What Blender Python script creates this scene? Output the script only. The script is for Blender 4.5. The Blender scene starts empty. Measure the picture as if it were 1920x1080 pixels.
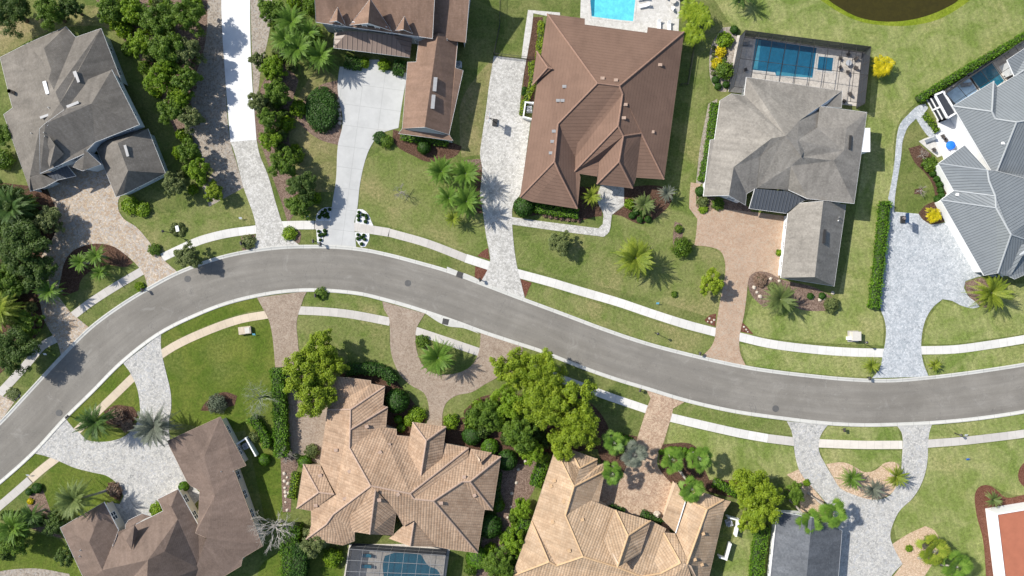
import bpy, math, random
import numpy as np
from mathutils import Vector, Matrix
from mathutils.geometry import tessellate_polygon
rnd = random.Random(7); rs = np.random.RandomState(7)
SC = bpy.context.scene
# ---------------------------------------------------------------- camera, sky, sun
H = 130.0
M_PX = 0.1
cam = bpy.data.objects.new('camera', bpy.data.cameras.new('camera')); SC.collection.objects.link(cam)
cam.location = (0, 0, H); cam.rotation_euler = (0, 0, 0)
cam.data.sensor_width = 36; cam.data.lens = 36 * H / 192.0
cam.data.clip_start = 1; cam.data.clip_end = 3000
SC.camera = cam
SUN_EL, SUN_AZ = math.radians(41), math.radians(154.3)      # azimuth measured counter-clockwise from +X
sd = Vector((math.cos(SUN_AZ) * math.cos(SUN_EL), math.sin(SUN_AZ) * math.cos(SUN_EL), math.sin(SUN_EL)))
W = bpy.data.worlds.new('World'); SC.world = W; W.use_nodes = True
nt = W.node_tree; nt.nodes.clear()
wo = nt.nodes.new('ShaderNodeOutputWorld'); bg = nt.nodes.new('ShaderNodeBackground'); sk = nt.nodes.new('ShaderNodeTexSky')
sk.sky_type = 'NISHITA'; sk.sun_disc = False; sk.sun_elevation = SUN_EL
sk.sun_rotation = math.atan2(sd.x, sd.y); bg.inputs[1].default_value = 0.105
nt.links.new(sk.outputs[0], bg.inputs[0]); nt.links.new(bg.outputs[0], wo.inputs[0])
sl = bpy.data.lights.new('sun', 'SUN'); sl.energy = 4.2; sl.angle = math.radians(0.55); sl.color = (1, 0.955, 0.88)
so = bpy.data.objects.new('sun', sl); SC.collection.objects.link(so)
so.rotation_euler = sd.to_track_quat('Z', 'Y').to_euler(); so.location = (0, 0, 60)
SC.view_settings.view_transform = 'Standard'; SC.view_settings.look = 'None'
SC.view_settings.exposure = 0.56; SC.view_settings.gamma = 1; SC.view_settings.use_curve_mapping = False
SC.cycles.max_bounces = 5; SC.cycles.transparent_max_bounces = 12

# ---------------------------------------------------------------- coordinates
def P(px, py, h=0.0):
    """point of the place seen at source pixel (px,py) standing h metres above the ground"""
    k = (H - h) / H * M_PX
    return Vector(((px - 960) * k, (540 - py) * k, h))
def T(r, c, pts):          # tile (row, col) of the 4x survey -> source pixels
    return [(480 * c + p[0] / 4, 270 * r + p[1] / 4) for p in pts]
def Zm(o, s, pts): return [(o[0] + p[0] / s, o[1] + p[1] / s) for p in pts]

# ---------------------------------------------------------------- materials
MATS = {}
def newmat(name):
    m = bpy.data.materials.new(name); m.use_nodes = True; MATS[name] = m
    n = m.node_tree.nodes; b = n['Principled BSDF']; b.inputs['Roughness'].default_value = 0.85
    b.inputs['Specular IOR Level'].default_value = 0.3
    return m, n, m.node_tree.links, b
def rgb(c): return (c[0], c[1], c[2], 1)
class G:
    """tiny node-graph builder"""
    def __init__(s, name, rough=0.85, spec=0.3):
        s.m, s.n, s.l, s.b = newmat(name); s.b.inputs['Roughness'].default_value = rough
        s.b.inputs['Specular IOR Level'].default_value = spec
        s.tc = s.n.new('ShaderNodeTexCoord'); s.geo = s.n.new('ShaderNodeNewGeometry')
    def put(s, sock, v):
        if isinstance(v, (int, float)): sock.default_value = v
        elif isinstance(v, (tuple, list)): sock.default_value = rgb(v) if len(sock.default_value) == 4 else v
        else: s.l.new(v, sock)
    @property
    def pos(s): return s.geo.outputs['Position']
    @property
    def uv(s): return s.tc.outputs['UV']
    def noise(s, scale, detail=4, rough=0.55, vec=None, dist=0.0):
        t = s.n.new('ShaderNodeTexNoise'); s.put(t.inputs['Vector'], vec or s.pos)
        t.inputs['Scale'].default_value = scale; t.inputs['Detail'].default_value = detail
        t.inputs['Roughness'].default_value = rough; t.inputs['Distortion'].default_value = dist
        return t.outputs[0]
    def vor(s, scale, vec=None, feat='F1', out='Color'):
        t = s.n.new('ShaderNodeTexVoronoi'); t.feature = feat; s.put(t.inputs['Vector'], vec or s.pos)
        t.inputs['Scale'].default_value = scale
        return t.outputs[out]
    def ramp(s, fac, stops):
        r = s.n.new('ShaderNodeValToRGB'); e = r.color_ramp.elements
        while len(e) < len(stops): e.new(0.5)
        for i, (p, c) in enumerate(stops):
            e[i].position = p; e[i].color = rgb(c) if isinstance(c, (tuple, list)) else (c, c, c, 1)
        s.put(r.inputs[0], fac); return r.outputs[0]
    def mix(s, f, a, b, mode='MIX'):
        x = s.n.new('ShaderNodeMix'); x.data_type = 'RGBA'; x.blend_type = mode
        s.put(x.inputs[0], f); s.put(x.inputs[6], a); s.put(x.inputs[7], b); return x.outputs[2]
    def math(s, op, a, b=0.0, c=0.0, clamp=False):
        x = s.n.new('ShaderNodeMath'); x.operation = op; x.use_clamp = clamp
        s.put(x.inputs[0], a); s.put(x.inputs[1], b); s.put(x.inputs[2], c); return x.outputs[0]
    def sep(s, v):
        x = s.n.new('ShaderNodeSeparateXYZ'); s.put(x.inputs[0], v); return x.outputs
    def comb(s, a, b, c=0.0):
        x = s.n.new('ShaderNodeCombineXYZ'); s.put(x.inputs[0], a); s.put(x.inputs[1], b); s.put(x.inputs[2], c); return x.outputs[0]
    def scalev(s, v, k):
        x = s.n.new('ShaderNodeVectorMath'); x.operation = 'MULTIPLY'; s.put(x.inputs[0], v); x.inputs[1].default_value = k; return x.outputs[0]
    def hsv(s, col, h=0.5, sat=1.0, val=1.0):
        x = s.n.new('ShaderNodeHueSaturation'); s.put(x.inputs['Hue'], h); s.put(x.inputs['Saturation'], sat); s.put(x.inputs['Value'], val)
        s.put(x.inputs['Color'], col); return x.outputs[0]
    def color(s, c): s.put(s.b.inputs['Base Color'], c)
    def bump(s, h, dist=0.05, strength=1.0):
        x = s.n.new('ShaderNodeBump'); x.inputs['Distance'].default_value = dist; x.inputs['Strength'].default_value = strength
        s.put(x.inputs['Height'], h); s.l.new(x.outputs[0], s.b.inputs['Normal'])

def mat_plain(name, c, rough=0.7, spec=0.3, var=0.12, metal=0.0, scale=2.0):
    g = G(name, rough, spec)
    f = g.noise(scale, 5, 0.6)
    g.color(g.mix(g.ramp(f, [(0.3, 0.0), (0.7, 1.0)]), tuple(x * (1 - var) for x in c), tuple(min(1, x * (1 + var)) for x in c)))
    g.b.inputs['Metallic'].default_value = metal
    return g.m

def mat_grass(name, dark, mid, pale, dry=(0.22, 0.2, 0.085), dryness=0.5, stripe=0.0):
    g = G(name, 0.9, 0.15)
    big = g.noise(0.045, 5, 0.6); med = g.noise(0.22, 6, 0.68, dist=0.6); fine = g.noise(2.1, 6, 0.75); micro = g.noise(7.5, 3, 0.8)
    base = g.mix(g.ramp(big, [(0.35, 0.0), (0.65, 1.0)]), dark, mid)
    base = g.mix(g.ramp(med, [(0.4, 0.0), (0.66, 0.95)]), base, pale)
    base = g.mix(g.ramp(g.noise(0.6, 6, 0.7, dist=1.2), [(0.58, 0.0), (0.72, 0.4)]), base, dark)
    d = g.math('MULTIPLY', g.ramp(g.noise(0.09, 6, 0.62, dist=0.4), [(0.5, 0.0), (0.66, 1.0)]), g.ramp(fine, [(0.35, 0.15), (0.65, 1.0)]))
    base = g.mix(g.math('MULTIPLY', d, dryness), base, dry)
    sp = g.ramp(fine, [(0.3, 0.62), (0.5, 1.0), (0.72, 1.42)])
    base = g.mix(1.0, base, sp, 'MULTIPLY')
    sp2 = g.ramp(micro, [(0.25, 0.6), (0.5, 1.0), (0.75, 1.5)])
    base = g.mix(0.8, base, sp2, 'MULTIPLY')
    # mown swaths
    if stripe:
        x, y, z = g.sep(g.pos)
        a = g.math('SINE', g.math('MULTIPLY', g.math('ADD', g.math('MULTIPLY', x, 0.96), g.math('MULTIPLY', y, 0.28)), 4.4))
        base = g.mix(1.0, base, g.ramp(g.math('MULTIPLY_ADD', a, 0.5, 0.5), [(0.0, 1 - stripe), (1.0, 1 + stripe)]), 'MULTIPLY')
    g.color(base)
    g.bump(g.math('ADD', fine, micro), 0.16, 0.9)
    return g.m
DK, MD, PL = (0.090, 0.133, 0.027), (0.128, 0.166, 0.039), (0.203, 0.215, 0.073)
mat_grass('grass', DK, MD, PL, dryness=0.6)
mat_grass('grass_vivid', (0.074, 0.123, 0.013), (0.104, 0.150, 0.018), (0.158, 0.182, 0.034), dryness=0.35)
mat_grass('grass_dry', (0.139, 0.162, 0.048), (0.203, 0.199, 0.073), (0.298, 0.259, 0.117), dryness=0.9, dry=(0.384, 0.292, 0.171))
mat_grass('grass_olive', (0.119, 0.166, 0.034), (0.165, 0.202, 0.053), (0.238, 0.243, 0.091), dryness=0.75, dry=(0.339, 0.269, 0.136))
mat_grass('grass_field', (0.143, 0.202, 0.040), (0.208, 0.253, 0.066), (0.321, 0.328, 0.131), dryness=0.5, stripe=0.05, dry=(0.430, 0.350, 0.179))

mat_grass('grass_lime', (0.128, 0.186, 0.007), (0.182, 0.244, 0.013), (0.255, 0.303, 0.031), dryness=0.1)

def mat_paver(name, cols, scale=3.4, blot=0.14, joint=0.6):
    g = G(name, 0.85, 0.25)
    x, y, z = g.sep(g.pos)
    v1 = g.vor(scale); v1x = g.sep(v1)[0]
    v2 = g.sep(g.vor(scale * 0.43))[1]
    n = g.noise(0.25, 5, 0.65)
    f = g.math('ADD', g.math('MULTIPLY', v1x, 0.62), g.math('ADD', g.math('MULTIPLY', v2, 0.2), g.math('MULTIPLY', n, 0.36)), clamp=True)
    k = len(cols); st = [(0.12 + 0.78 * i / (k - 1), cols[i]) for i in range(k)]
    c = g.ramp(f, st)
    e = g.ramp(g.vor(scale, feat='DISTANCE_TO_EDGE', out='Distance'), [(0.0, joint), (0.07, 1.0)])
    c = g.mix(1.0, c, e, 'MULTIPLY')
    st2 = g.ramp(g.noise(0.5, 7, 0.7), [(0.35, 1 - blot), (0.6, 1.0), (0.75, 1 + blot)])
    c = g.mix(1.0, c, st2, 'MULTIPLY')
    g.color(c); g.bump(g.vor(scale, feat='DISTANCE_TO_EDGE', out='Distance'), 0.03, 0.5)
    return g.m
mat_paver('paver_tan', [(0.27, 0.21, 0.16), (0.40, 0.30, 0.215), (0.48, 0.385, 0.28), (0.41, 0.375, 0.34), (0.56, 0.47, 0.37)])
mat_paver('paver_grey', [(0.25, 0.25, 0.24), (0.38, 0.375, 0.36), (0.47, 0.455, 0.42), (0.56, 0.54, 0.5), (0.42, 0.42, 0.42)])
mat_paver('paver_white', [(0.336, 0.328, 0.302), (0.437, 0.420, 0.386), (0.538, 0.521, 0.479), (0.588, 0.571, 0.538)], blot=0.12)
mat_paver('paver_blue', [(0.307, 0.335, 0.353), (0.381, 0.409, 0.428), (0.465, 0.484, 0.502), (0.539, 0.558, 0.567)], blot=0.1)
mat_paver('paver_brown', [(0.230, 0.173, 0.128), (0.288, 0.219, 0.163), (0.336, 0.265, 0.204), (0.374, 0.306, 0.240)], scale=5.2, blot=0.1, joint=0.75)
mat_paver('paver_terracotta', [(0.335, 0.227, 0.151), (0.391, 0.273, 0.189), (0.446, 0.319, 0.227), (0.419, 0.340, 0.259)], scale=5.5, blot=0.12, joint=0.82)
mat_paver('paver_peach', [(0.29, 0.2, 0.14), (0.4, 0.27, 0.185), (0.48, 0.35, 0.25), (0.55, 0.42, 0.3)], scale=4.4)
mat_paver('pool_deck_stone', [(0.45, 0.43, 0.39), (0.54, 0.52, 0.48), (0.6, 0.58, 0.54)], scale=2.6, blot=0.08, joint=0.85)
mat_paver('cage_deck_stone', [(0.5, 0.46, 0.4), (0.57, 0.52, 0.46), (0.62, 0.57, 0.5)], scale=1.2, blot=0.08, joint=0.75)

def mat_mulch(name, cols, scale=9.0):
    g = G(name, 0.95, 0.1)
    v = g.sep(g.vor(scale))[0]; n = g.noise(2.0, 6, 0.75)
    f = g.math('ADD', g.math('MULTIPLY', v, 0.55), g.math('MULTIPLY', n, 0.55), clamp=True)
    k = len(cols)
    g.color(g.ramp(f, [(0.15 + 0.7 * i / (k - 1), cols[i]) for i in range(k)]))
    g.bump(g.math('ADD', v, n), 0.08, 1.0)
    return g.m
mat_mulch('mulch', [(0.046, 0.026, 0.018), (0.098, 0.055, 0.036), (0.169, 0.101, 0.072)])
mat_mulch('mulch_red', [(0.09, 0.035, 0.022), (0.15, 0.062, 0.04), (0.22, 0.11, 0.078)])
mat_mulch('dirt', [(0.179, 0.149, 0.121), (0.294, 0.248, 0.201), (0.399, 0.347, 0.287), (0.315, 0.297, 0.270)], 4.0)
mat_mulch('leaf_litter', [(0.09, 0.06, 0.045), (0.19, 0.13, 0.1), (0.3, 0.22, 0.17)], 7.0)
mat_mulch('peach_gravel', [(0.36, 0.25, 0.16), (0.53, 0.38, 0.26), (0.66, 0.52, 0.38)], 7.0)
mat_mulch('white_gravel', [(0.5, 0.5, 0.5), (0.72, 0.72, 0.72), (0.85, 0.85, 0.85)], 9.0)

def mat_concrete(name, c, joint=1.52, panel=0.1, seams=True):
    g = G(name, 0.8, 0.25)
    x, y, z = g.sep(g.uv)
    stain = g.ramp(g.noise(0.6, 7, 0.7), [(0.3, 0.86), (0.5, 1.0), (0.75, 1.07)])
    wn = g.n.new('ShaderNodeTexWhiteNoise'); wn.noise_dimensions = '1D'; g.put(wn.inputs['W'], g.math('FLOOR', g.math('DIVIDE', x, joint * 5)))
    tone = g.math('MULTIPLY_ADD', wn.outputs['Value'], panel, 1 - panel * 0.6)
    col = g.mix(1.0, c, stain, 'MULTIPLY'); col = g.hsv(col, val=tone)
    if seams:
        f = g.math('FRACT', g.math('DIVIDE', x, joint)); e = g.math('ABSOLUTE', g.math('SUBTRACT', f, 0.5))
        col = g.mix(g.ramp(e, [(0.478, 0.0), (0.492, 0.5)]), col, tuple(v * 0.45 for v in c))
    g.color(col); return g.m
mat_concrete('sidewalk_white', (0.607, 0.589, 0.552), panel=0.12)
mat_concrete('sidewalk_tan', (0.552, 0.460, 0.345), panel=0.1)
mat_concrete('sidewalk_grey', (0.5, 0.47, 0.43), panel=0.16)
mat_concrete('sidewalk_pale', (0.62, 0.57, 0.5), panel=0.08)
mat_concrete('kerb_concrete', (0.52, 0.51, 0.47), joint=3.05, panel=0.1)
g = G('drive_concrete', 0.8, 0.25)
x, y, z = g.sep(g.pos)
u_ = g.math('ADD', g.math('MULTIPLY', x, 0.985), g.math('MULTIPLY', y, -0.13)); v_ = g.math('ADD', g.math('MULTIPLY', y, 0.985), g.math('MULTIPLY', x, 0.13))
jl = None
for q in (u_, v_):
    e = g.math('ABSOLUTE', g.math('SUBTRACT', g.math('FRACT', g.math('DIVIDE', g.math('ADD', q, 1.3), 3.9)), 0.5))
    e = g.ramp(e, [(0.488, 0.0), (0.495, 1.0)]); jl = e if jl is None else g.math('MAXIMUM', jl, e)
cc = g.mix(1.0, (0.47, 0.47, 0.455), g.ramp(g.noise(0.35, 7, 0.68), [(0.3, 0.87), (0.55, 1.0), (0.75, 1.08)]), 'MULTIPLY')
g.color(g.mix(g.math('MULTIPLY', jl, 0.5), cc, (0.22, 0.22, 0.21)))
g = G('drive_white_concrete', 0.8, 0.25)
g.color(g.mix(1.0, (0.7, 0.7, 0.7), g.ramp(g.noise(0.5, 7, 0.68), [(0.3, 0.88), (0.55, 1.0), (0.75, 1.05)]), 'MULTIPLY'))

g = G('asphalt', 0.9, 0.2)
x, y, z = g.sep(g.uv)
st = g.noise(1.0, 6, 0.65, vec=g.comb(g.math('MULTIPLY', x, 0.05), g.math('MULTIPLY', y, 0.75)))
bl = g.noise(0.12, 7, 0.66, dist=0.5); fi = g.noise(9.0, 4, 0.8); cr = g.noise(1.7, 7, 0.72)
c = g.ramp(g.math('ADD', g.math('MULTIPLY', st, 0.5), g.math('MULTIPLY', bl, 0.5)), [(0.36, (0.168, 0.155, 0.135)), (0.5, (0.202, 0.187, 0.163)), (0.62, (0.245, 0.228, 0.2))])
c = g.mix(1.0, c, g.ramp(fi, [(0.25, 0.86), (0.5, 1.0), (0.75, 1.16)]), 'MULTIPLY')
c = g.mix(g.ramp(g.noise(0.35, 7, 0.75, dist=0.8), [(0.57, 0.0), (0.7, 0.5)]), c, (0.31, 0.295, 0.268))
c = g.mix(g.ramp(cr, [(0.62, 0.0), (0.74, 0.6)]), c, (0.38, 0.365, 0.335))
yy = g.math('ABSOLUTE', g.math('SUBTRACT', g.math('ABSOLUTE', y), 1.7))
c = g.mix(g.math('MULTIPLY', g.ramp(yy, [(0.0, 0.16), (0.9, 0.0)]), g.ramp(g.noise(0.07, 4, 0.6), [(0.35, 0.2), (0.6, 1.0)])), c, (0.15, 0.143, 0.131))
c = g.mix(g.ramp(g.noise(0.8, 5, 0.7, dist=1.5), [(0.66, 0.0), (0.76, 0.6)]), c, (0.165, 0.16, 0.15))
lw = g.math('ABSOLUTE', g.math('SUBTRACT', y, g.math('MULTIPLY', g.noise(0.3, 3, 0.5), 1.2)))
crk = g.math('ABSOLUTE', g.math('SUBTRACT', g.noise(0.22, 5, 0.6, dist=0.8), 0.5))
c = g.mix(g.ramp(crk, [(0.0, 0.55), (0.004, 0.0)]), c, (0.1, 0.098, 0.095))
g.color(c); g.bump(fi, 0.02, 0.5)

def mat_roof(name, cols, course, col_w=0.0, bumpd=0.05, speck=0.2, streak=0.17, joint=0.35, spec=0.2, rough=0.85):
    """courses run along the eave (v = up-slope metres, u = along the eave)"""
    g = G(name, rough, spec)
    u, v, _ = g.sep(g.uv)
    vs = g.math('DIVIDE', v, course); row = g.math('FLOOR', vs); fr = g.math('FRACT', vs)
    us = g.math('DIVIDE', u, col_w or 0.3); us2 = g.math('ADD', us, g.math('MULTIPLY', g.math('MODULO', row, 2.0), 0.5))
    wn = g.n.new('ShaderNodeTexWhiteNoise'); wn.noise_dimensions = '2D'
    g.put(wn.inputs['Vector'], g.comb(g.math('FLOOR', us if col_w else us2), row))
    k = len(cols)
    f = g.math('ADD', g.math('MULTIPLY', wn.outputs['Value'], 0.3), g.math('MULTIPLY', g.noise(0.3, 5, 0.6), 0.7))
    c = g.ramp(f, [(0.2 + 0.6 * i / (k - 1), cols[i]) for i in range(k)])
    c = g.mix(1.0, c, g.ramp(g.noise(6.0, 4, 0.8), [(0.25, 1 - speck), (0.5, 1), (0.75, 1 + speck)]), 'MULTIPLY')
    sv = g.noise(1.0, 5, 0.6, vec=g.comb(g.math('MULTIPLY', u, 0.9), g.math('MULTIPLY', v, 0.12)))
    c = g.mix(1.0, c, g.ramp(sv, [(0.3, 1 - streak), (0.5, 1), (0.7, 1 + streak)]), 'MULTIPLY')
    c = g.mix(1.0, c, g.ramp(g.noise(0.16, 6, 0.7, dist=0.7), [(0.35, 0.88), (0.5, 1.0), (0.68, 1.1)]), 'MULTIPLY')
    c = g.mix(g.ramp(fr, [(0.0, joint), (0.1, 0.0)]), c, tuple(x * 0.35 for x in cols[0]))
    hgt = g.math('SUBTRACT', 1.0, fr)
    if col_w:
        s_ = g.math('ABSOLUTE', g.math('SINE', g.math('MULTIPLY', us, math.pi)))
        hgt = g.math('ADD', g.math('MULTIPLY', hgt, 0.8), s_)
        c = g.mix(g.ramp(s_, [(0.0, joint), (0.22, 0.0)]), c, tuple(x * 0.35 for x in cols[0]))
    g.color(c); g.bump(hgt, bumpd, 1.0)
    return g.m
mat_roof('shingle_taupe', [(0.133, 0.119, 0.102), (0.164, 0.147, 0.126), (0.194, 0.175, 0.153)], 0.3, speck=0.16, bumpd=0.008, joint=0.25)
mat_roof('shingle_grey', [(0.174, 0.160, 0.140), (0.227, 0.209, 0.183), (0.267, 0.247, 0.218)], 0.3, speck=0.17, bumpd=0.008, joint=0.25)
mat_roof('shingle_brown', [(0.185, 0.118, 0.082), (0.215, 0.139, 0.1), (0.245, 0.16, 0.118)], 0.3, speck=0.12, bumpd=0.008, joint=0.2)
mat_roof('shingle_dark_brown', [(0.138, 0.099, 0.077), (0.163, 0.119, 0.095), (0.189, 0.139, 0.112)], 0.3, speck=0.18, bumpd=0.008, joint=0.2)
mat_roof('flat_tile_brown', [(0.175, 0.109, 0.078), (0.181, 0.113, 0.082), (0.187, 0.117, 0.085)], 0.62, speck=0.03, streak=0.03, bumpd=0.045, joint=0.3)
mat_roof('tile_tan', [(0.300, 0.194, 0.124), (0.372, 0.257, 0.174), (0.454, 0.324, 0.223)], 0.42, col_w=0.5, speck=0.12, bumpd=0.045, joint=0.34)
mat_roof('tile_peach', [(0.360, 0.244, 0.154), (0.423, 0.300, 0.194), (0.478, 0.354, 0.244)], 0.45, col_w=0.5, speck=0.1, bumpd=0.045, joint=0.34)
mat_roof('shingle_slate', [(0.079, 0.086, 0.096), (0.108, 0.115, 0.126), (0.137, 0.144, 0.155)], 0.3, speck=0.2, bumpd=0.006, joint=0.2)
mat_plain('ridge_brown', (0.27, 0.165, 0.12), var=0.15); mat_plain('ridge_tan', (0.414, 0.298, 0.228), var=0.15)
mat_plain('ridge_peach', (0.546, 0.370, 0.211), var=0.12); mat_plain('ridge_metal', (0.340, 0.357, 0.365), 0.5, 0.4, 0.05)
def mat_seam(name, c, w=0.6):
    g = G(name, 0.5, 0.5); u, v, _ = g.sep(g.uv)
    fr = g.math('ABSOLUTE', g.math('SUBTRACT', g.math('FRACT', g.math('DIVIDE', u, w)), 0.5))
    rib = g.ramp(fr, [(0.36, 0.0), (0.44, 1.0)])
    col = g.mix(1.0, c, g.ramp(g.noise(0.6, 5, 0.6), [(0.3, 0.93), (0.7, 1.06)]), 'MULTIPLY')
    col = g.mix(g.ramp(fr, [(0.40, 0.0), (0.46, 0.45)]), col, tuple(x * 0.45 for x in c))
    g.color(col); g.bump(rib, 0.06, 1.0); return g.m
mat_seam('seam_metal_grey', (0.185, 0.202, 0.212), 0.5); mat_seam('seam_metal_brown', (0.2, 0.145, 0.115), 0.9); mat_seam('seam_metal_dark', (0.06, 0.068, 0.08), 0.6)
mat_plain('wall_white', (0.78, 0.78, 0.76), var=0.04); mat_plain('wall_shade_blue_grey', (0.5, 0.56, 0.6), var=0.05)  # second one: white wall with the blue of sky-lit shade put into its colour
mat_plain('wall_cream', (0.68, 0.62, 0.52), var=0.05); mat_plain('wall_peach', (0.55, 0.42, 0.3), var=0.06); mat_plain('wall_grey', (0.42, 0.43, 0.44), var=0.06)
mat_plain('trim_white', (0.8, 0.8, 0.79), var=0.03); mat_plain('trim_brown', (0.22, 0.15, 0.11)); mat_plain('trim_tan', (0.5, 0.38, 0.28))
mat_plain('red_roof_membrane', (0.376, 0.136, 0.080), 0.85, 0.2, 0.08, scale=0.7)
mat_plain('metal_dark', (0.035, 0.033, 0.03), 0.45, 0.5); mat_plain('metal_grey', (0.3, 0.3, 0.3), 0.5, 0.5); mat_plain('metal_light', (0.5, 0.52, 0.54), 0.45, 0.5)
mat_plain('cast_iron', (0.1, 0.098, 0.095), 0.7, 0.4); mat_plain('blue_plastic', (0.015, 0.17, 0.75), 0.5, 0.4)
mat_plain('cyan_plastic', (0.2, 0.55, 0.7), 0.5, 0.4); mat_plain('navy_plastic', (0.02, 0.05, 0.12), 0.4, 0.5); mat_plain('wicker_dark', (0.07, 0.06, 0.055))
mat_plain('cushion_grey', (0.2, 0.22, 0.24)); mat_plain('cushion_white', (0.8, 0.8, 0.8)); mat_plain('stone_pale', (0.5, 0.44, 0.36), var=0.3, scale=5)
mat_plain('stone_tan', (0.5, 0.42, 0.32), var=0.2); mat_plain('bark', (0.13, 0.1, 0.075), var=0.3, scale=6); mat_plain('bark_pale', (0.3, 0.27, 0.235), var=0.25, scale=6)
mat_plain('purple_glass', (0.1, 0.06, 0.22), 0.2, 0.6); mat_plain('flower_yellow', (0.7, 0.55, 0.02)); mat_plain('box_beige', (0.55, 0.52, 0.46), var=0.06)
g = G('window_glass', 0.08, 0.7); g.color((0.02, 0.035, 0.05))
def mat_water(name, c, deep=0.0, wob=0.02, rough=0.06):
    g = G(name, rough, 0.5)
    n = g.noise(1.1, 5, 0.6, dist=1.0)
    g.color(g.mix(g.ramp(n, [(0.35, 0.0), (0.65, 1.0)]), tuple(x * 0.86 for x in c), tuple(min(1, x * 1.12) for x in c)))
    g.bump(g.noise(2.2, 3, 0.6), wob, 0.6); return g.m
mat_water('water_cyan', (0.12, 0.56, 0.66)); mat_water('water_teal', (0.008, 0.11, 0.2)); mat_water('water_deep_teal', (0.01, 0.13, 0.2))
mat_water('water_step', (0.05, 0.24, 0.33)); mat_water('water_shelf', (0.38, 0.55, 0.72)); mat_water('water_pond', (0.040, 0.033, 0.004), wob=0.01); mat_water('water_edge_teal', (0.02, 0.17, 0.26))
def mat_screen(name, c, a):
    g = G(name, 0.8, 0.2); g.color(c); g.b.inputs['Alpha'].default_value = a; return g.m
mat_screen('screen_roof', (0.05, 0.05, 0.055), 0.14); mat_screen('screen_wall', (0.045, 0.05, 0.06), 0.9)
mat_screen('screen_roof_dense', (0.05, 0.055, 0.065), 0.4)

def mat_leaf(name, cols, trans=0.35):
    m = bpy.data.materials.new(name); m.use_nodes = True; MATS[name] = m
    n = m.node_tree.nodes; l = m.node_tree.links; n.clear()
    o = n.new('ShaderNodeOutputMaterial'); b = n.new('ShaderNodeBsdfPrincipled'); t = n.new('ShaderNodeBsdfTranslucent'); mx = n.new('ShaderNodeMixShader')
    b.inputs['Roughness'].default_value = 0.55; b.inputs['Specular IOR Level'].default_value = 0.3
    ge = n.new('ShaderNodeNewGeometry'); r = n.new('ShaderNodeValToRGB'); e = r.color_ramp.elements
    while len(e) < len(cols): e.new(0.5)
    for i, c in enumerate(cols): e[i].position = i / (len(cols) - 1); e[i].color = rgb(c)
    nz = n.new('ShaderNodeTexNoise'); nz.inputs['Scale'].default_value = 0.55; nz.inputs['Detail'].default_value = 3; l.new(ge.outputs['Position'], nz.inputs['Vector'])
    a = n.new('ShaderNodeMath'); a.operation = 'MULTIPLY_ADD'; l.new(ge.outputs['Random Per Island'], a.inputs[0]); a.inputs[1].default_value = 0.6
    s2 = n.new('ShaderNodeMath'); s2.operation = 'MULTIPLY_ADD'; l.new(nz.outputs[0], s2.inputs[0]); s2.inputs[1].default_value = 1.1; s2.inputs[2].default_value = -0.35
    l.new(s2.outputs[0], a.inputs[2]); l.new(a.outputs[0], r.inputs[0])
    l.new(r.outputs[0], b.inputs['Base Color']); l.new(r.outputs[0], t.inputs['Color'])
    mx.inputs[0].default_value = trans; l.new(b.outputs[0], mx.inputs[1]); l.new(t.outputs[0], mx.inputs[2]); l.new(mx.outputs[0], o.inputs[0])
    return m
mat_leaf('leaf_dark', [(0.047, 0.088, 0.018), (0.081, 0.138, 0.024), (0.135, 0.206, 0.037)])
mat_leaf('leaf_green', [(0.058, 0.115, 0.012), (0.111, 0.196, 0.018), (0.195, 0.287, 0.028)])
mat_leaf('leaf_bright', [(0.096, 0.178, 0.008), (0.168, 0.281, 0.012), (0.288, 0.400, 0.025)])
mat_leaf('leaf_lime', [(0.13, 0.2, 0.012), (0.215, 0.3, 0.016), (0.33, 0.4, 0.026)], 0.3)
mat_leaf('leaf_yellow', [(0.3, 0.3, 0.006), (0.55, 0.46, 0.008), (0.75, 0.6, 0.02)], 0.3)
mat_leaf('leaf_olive', [(0.096, 0.127, 0.039), (0.156, 0.196, 0.061), (0.240, 0.276, 0.094)])
mat_leaf('leaf_grey', [(0.09, 0.11, 0.07), (0.14, 0.17, 0.105), (0.22, 0.25, 0.16)])
mat_leaf('leaf_topiary', [(0.028, 0.08, 0.01), (0.045, 0.115, 0.014), (0.07, 0.16, 0.02)])
mat_leaf('leaf_hedge', [(0.063, 0.151, 0.008), (0.103, 0.224, 0.012), (0.172, 0.302, 0.020)])
mat_leaf('leaf_pink', [(0.2, 0.13, 0.08), (0.3, 0.2, 0.14), (0.36, 0.27, 0.2)])
mat_leaf('frond_green', [(0.07, 0.15, 0.015), (0.13, 0.24, 0.028), (0.22, 0.33, 0.05)])
mat_leaf('frond_olive', [(0.09, 0.14, 0.04), (0.16, 0.215, 0.06), (0.26, 0.31, 0.1)])
mat_leaf('frond_yellow', [(0.12, 0.18, 0.016), (0.21, 0.275, 0.026), (0.36, 0.39, 0.05)])
mat_leaf('frond_grey', [(0.1, 0.12, 0.085), (0.17, 0.19, 0.14), (0.27, 0.29, 0.22)])
mat_leaf('frond_dark', [(0.04, 0.09, 0.016), (0.07, 0.14, 0.028), (0.13, 0.2, 0.04)])
mat_plain('twig_grey_green', (0.27, 0.3, 0.2), var=.2); mat_plain('twig_pale', (0.42, 0.39, 0.35), var=.2); mat_plain('leaf_core', (0.03, 0.05, 0.012), var=0.3)

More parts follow.
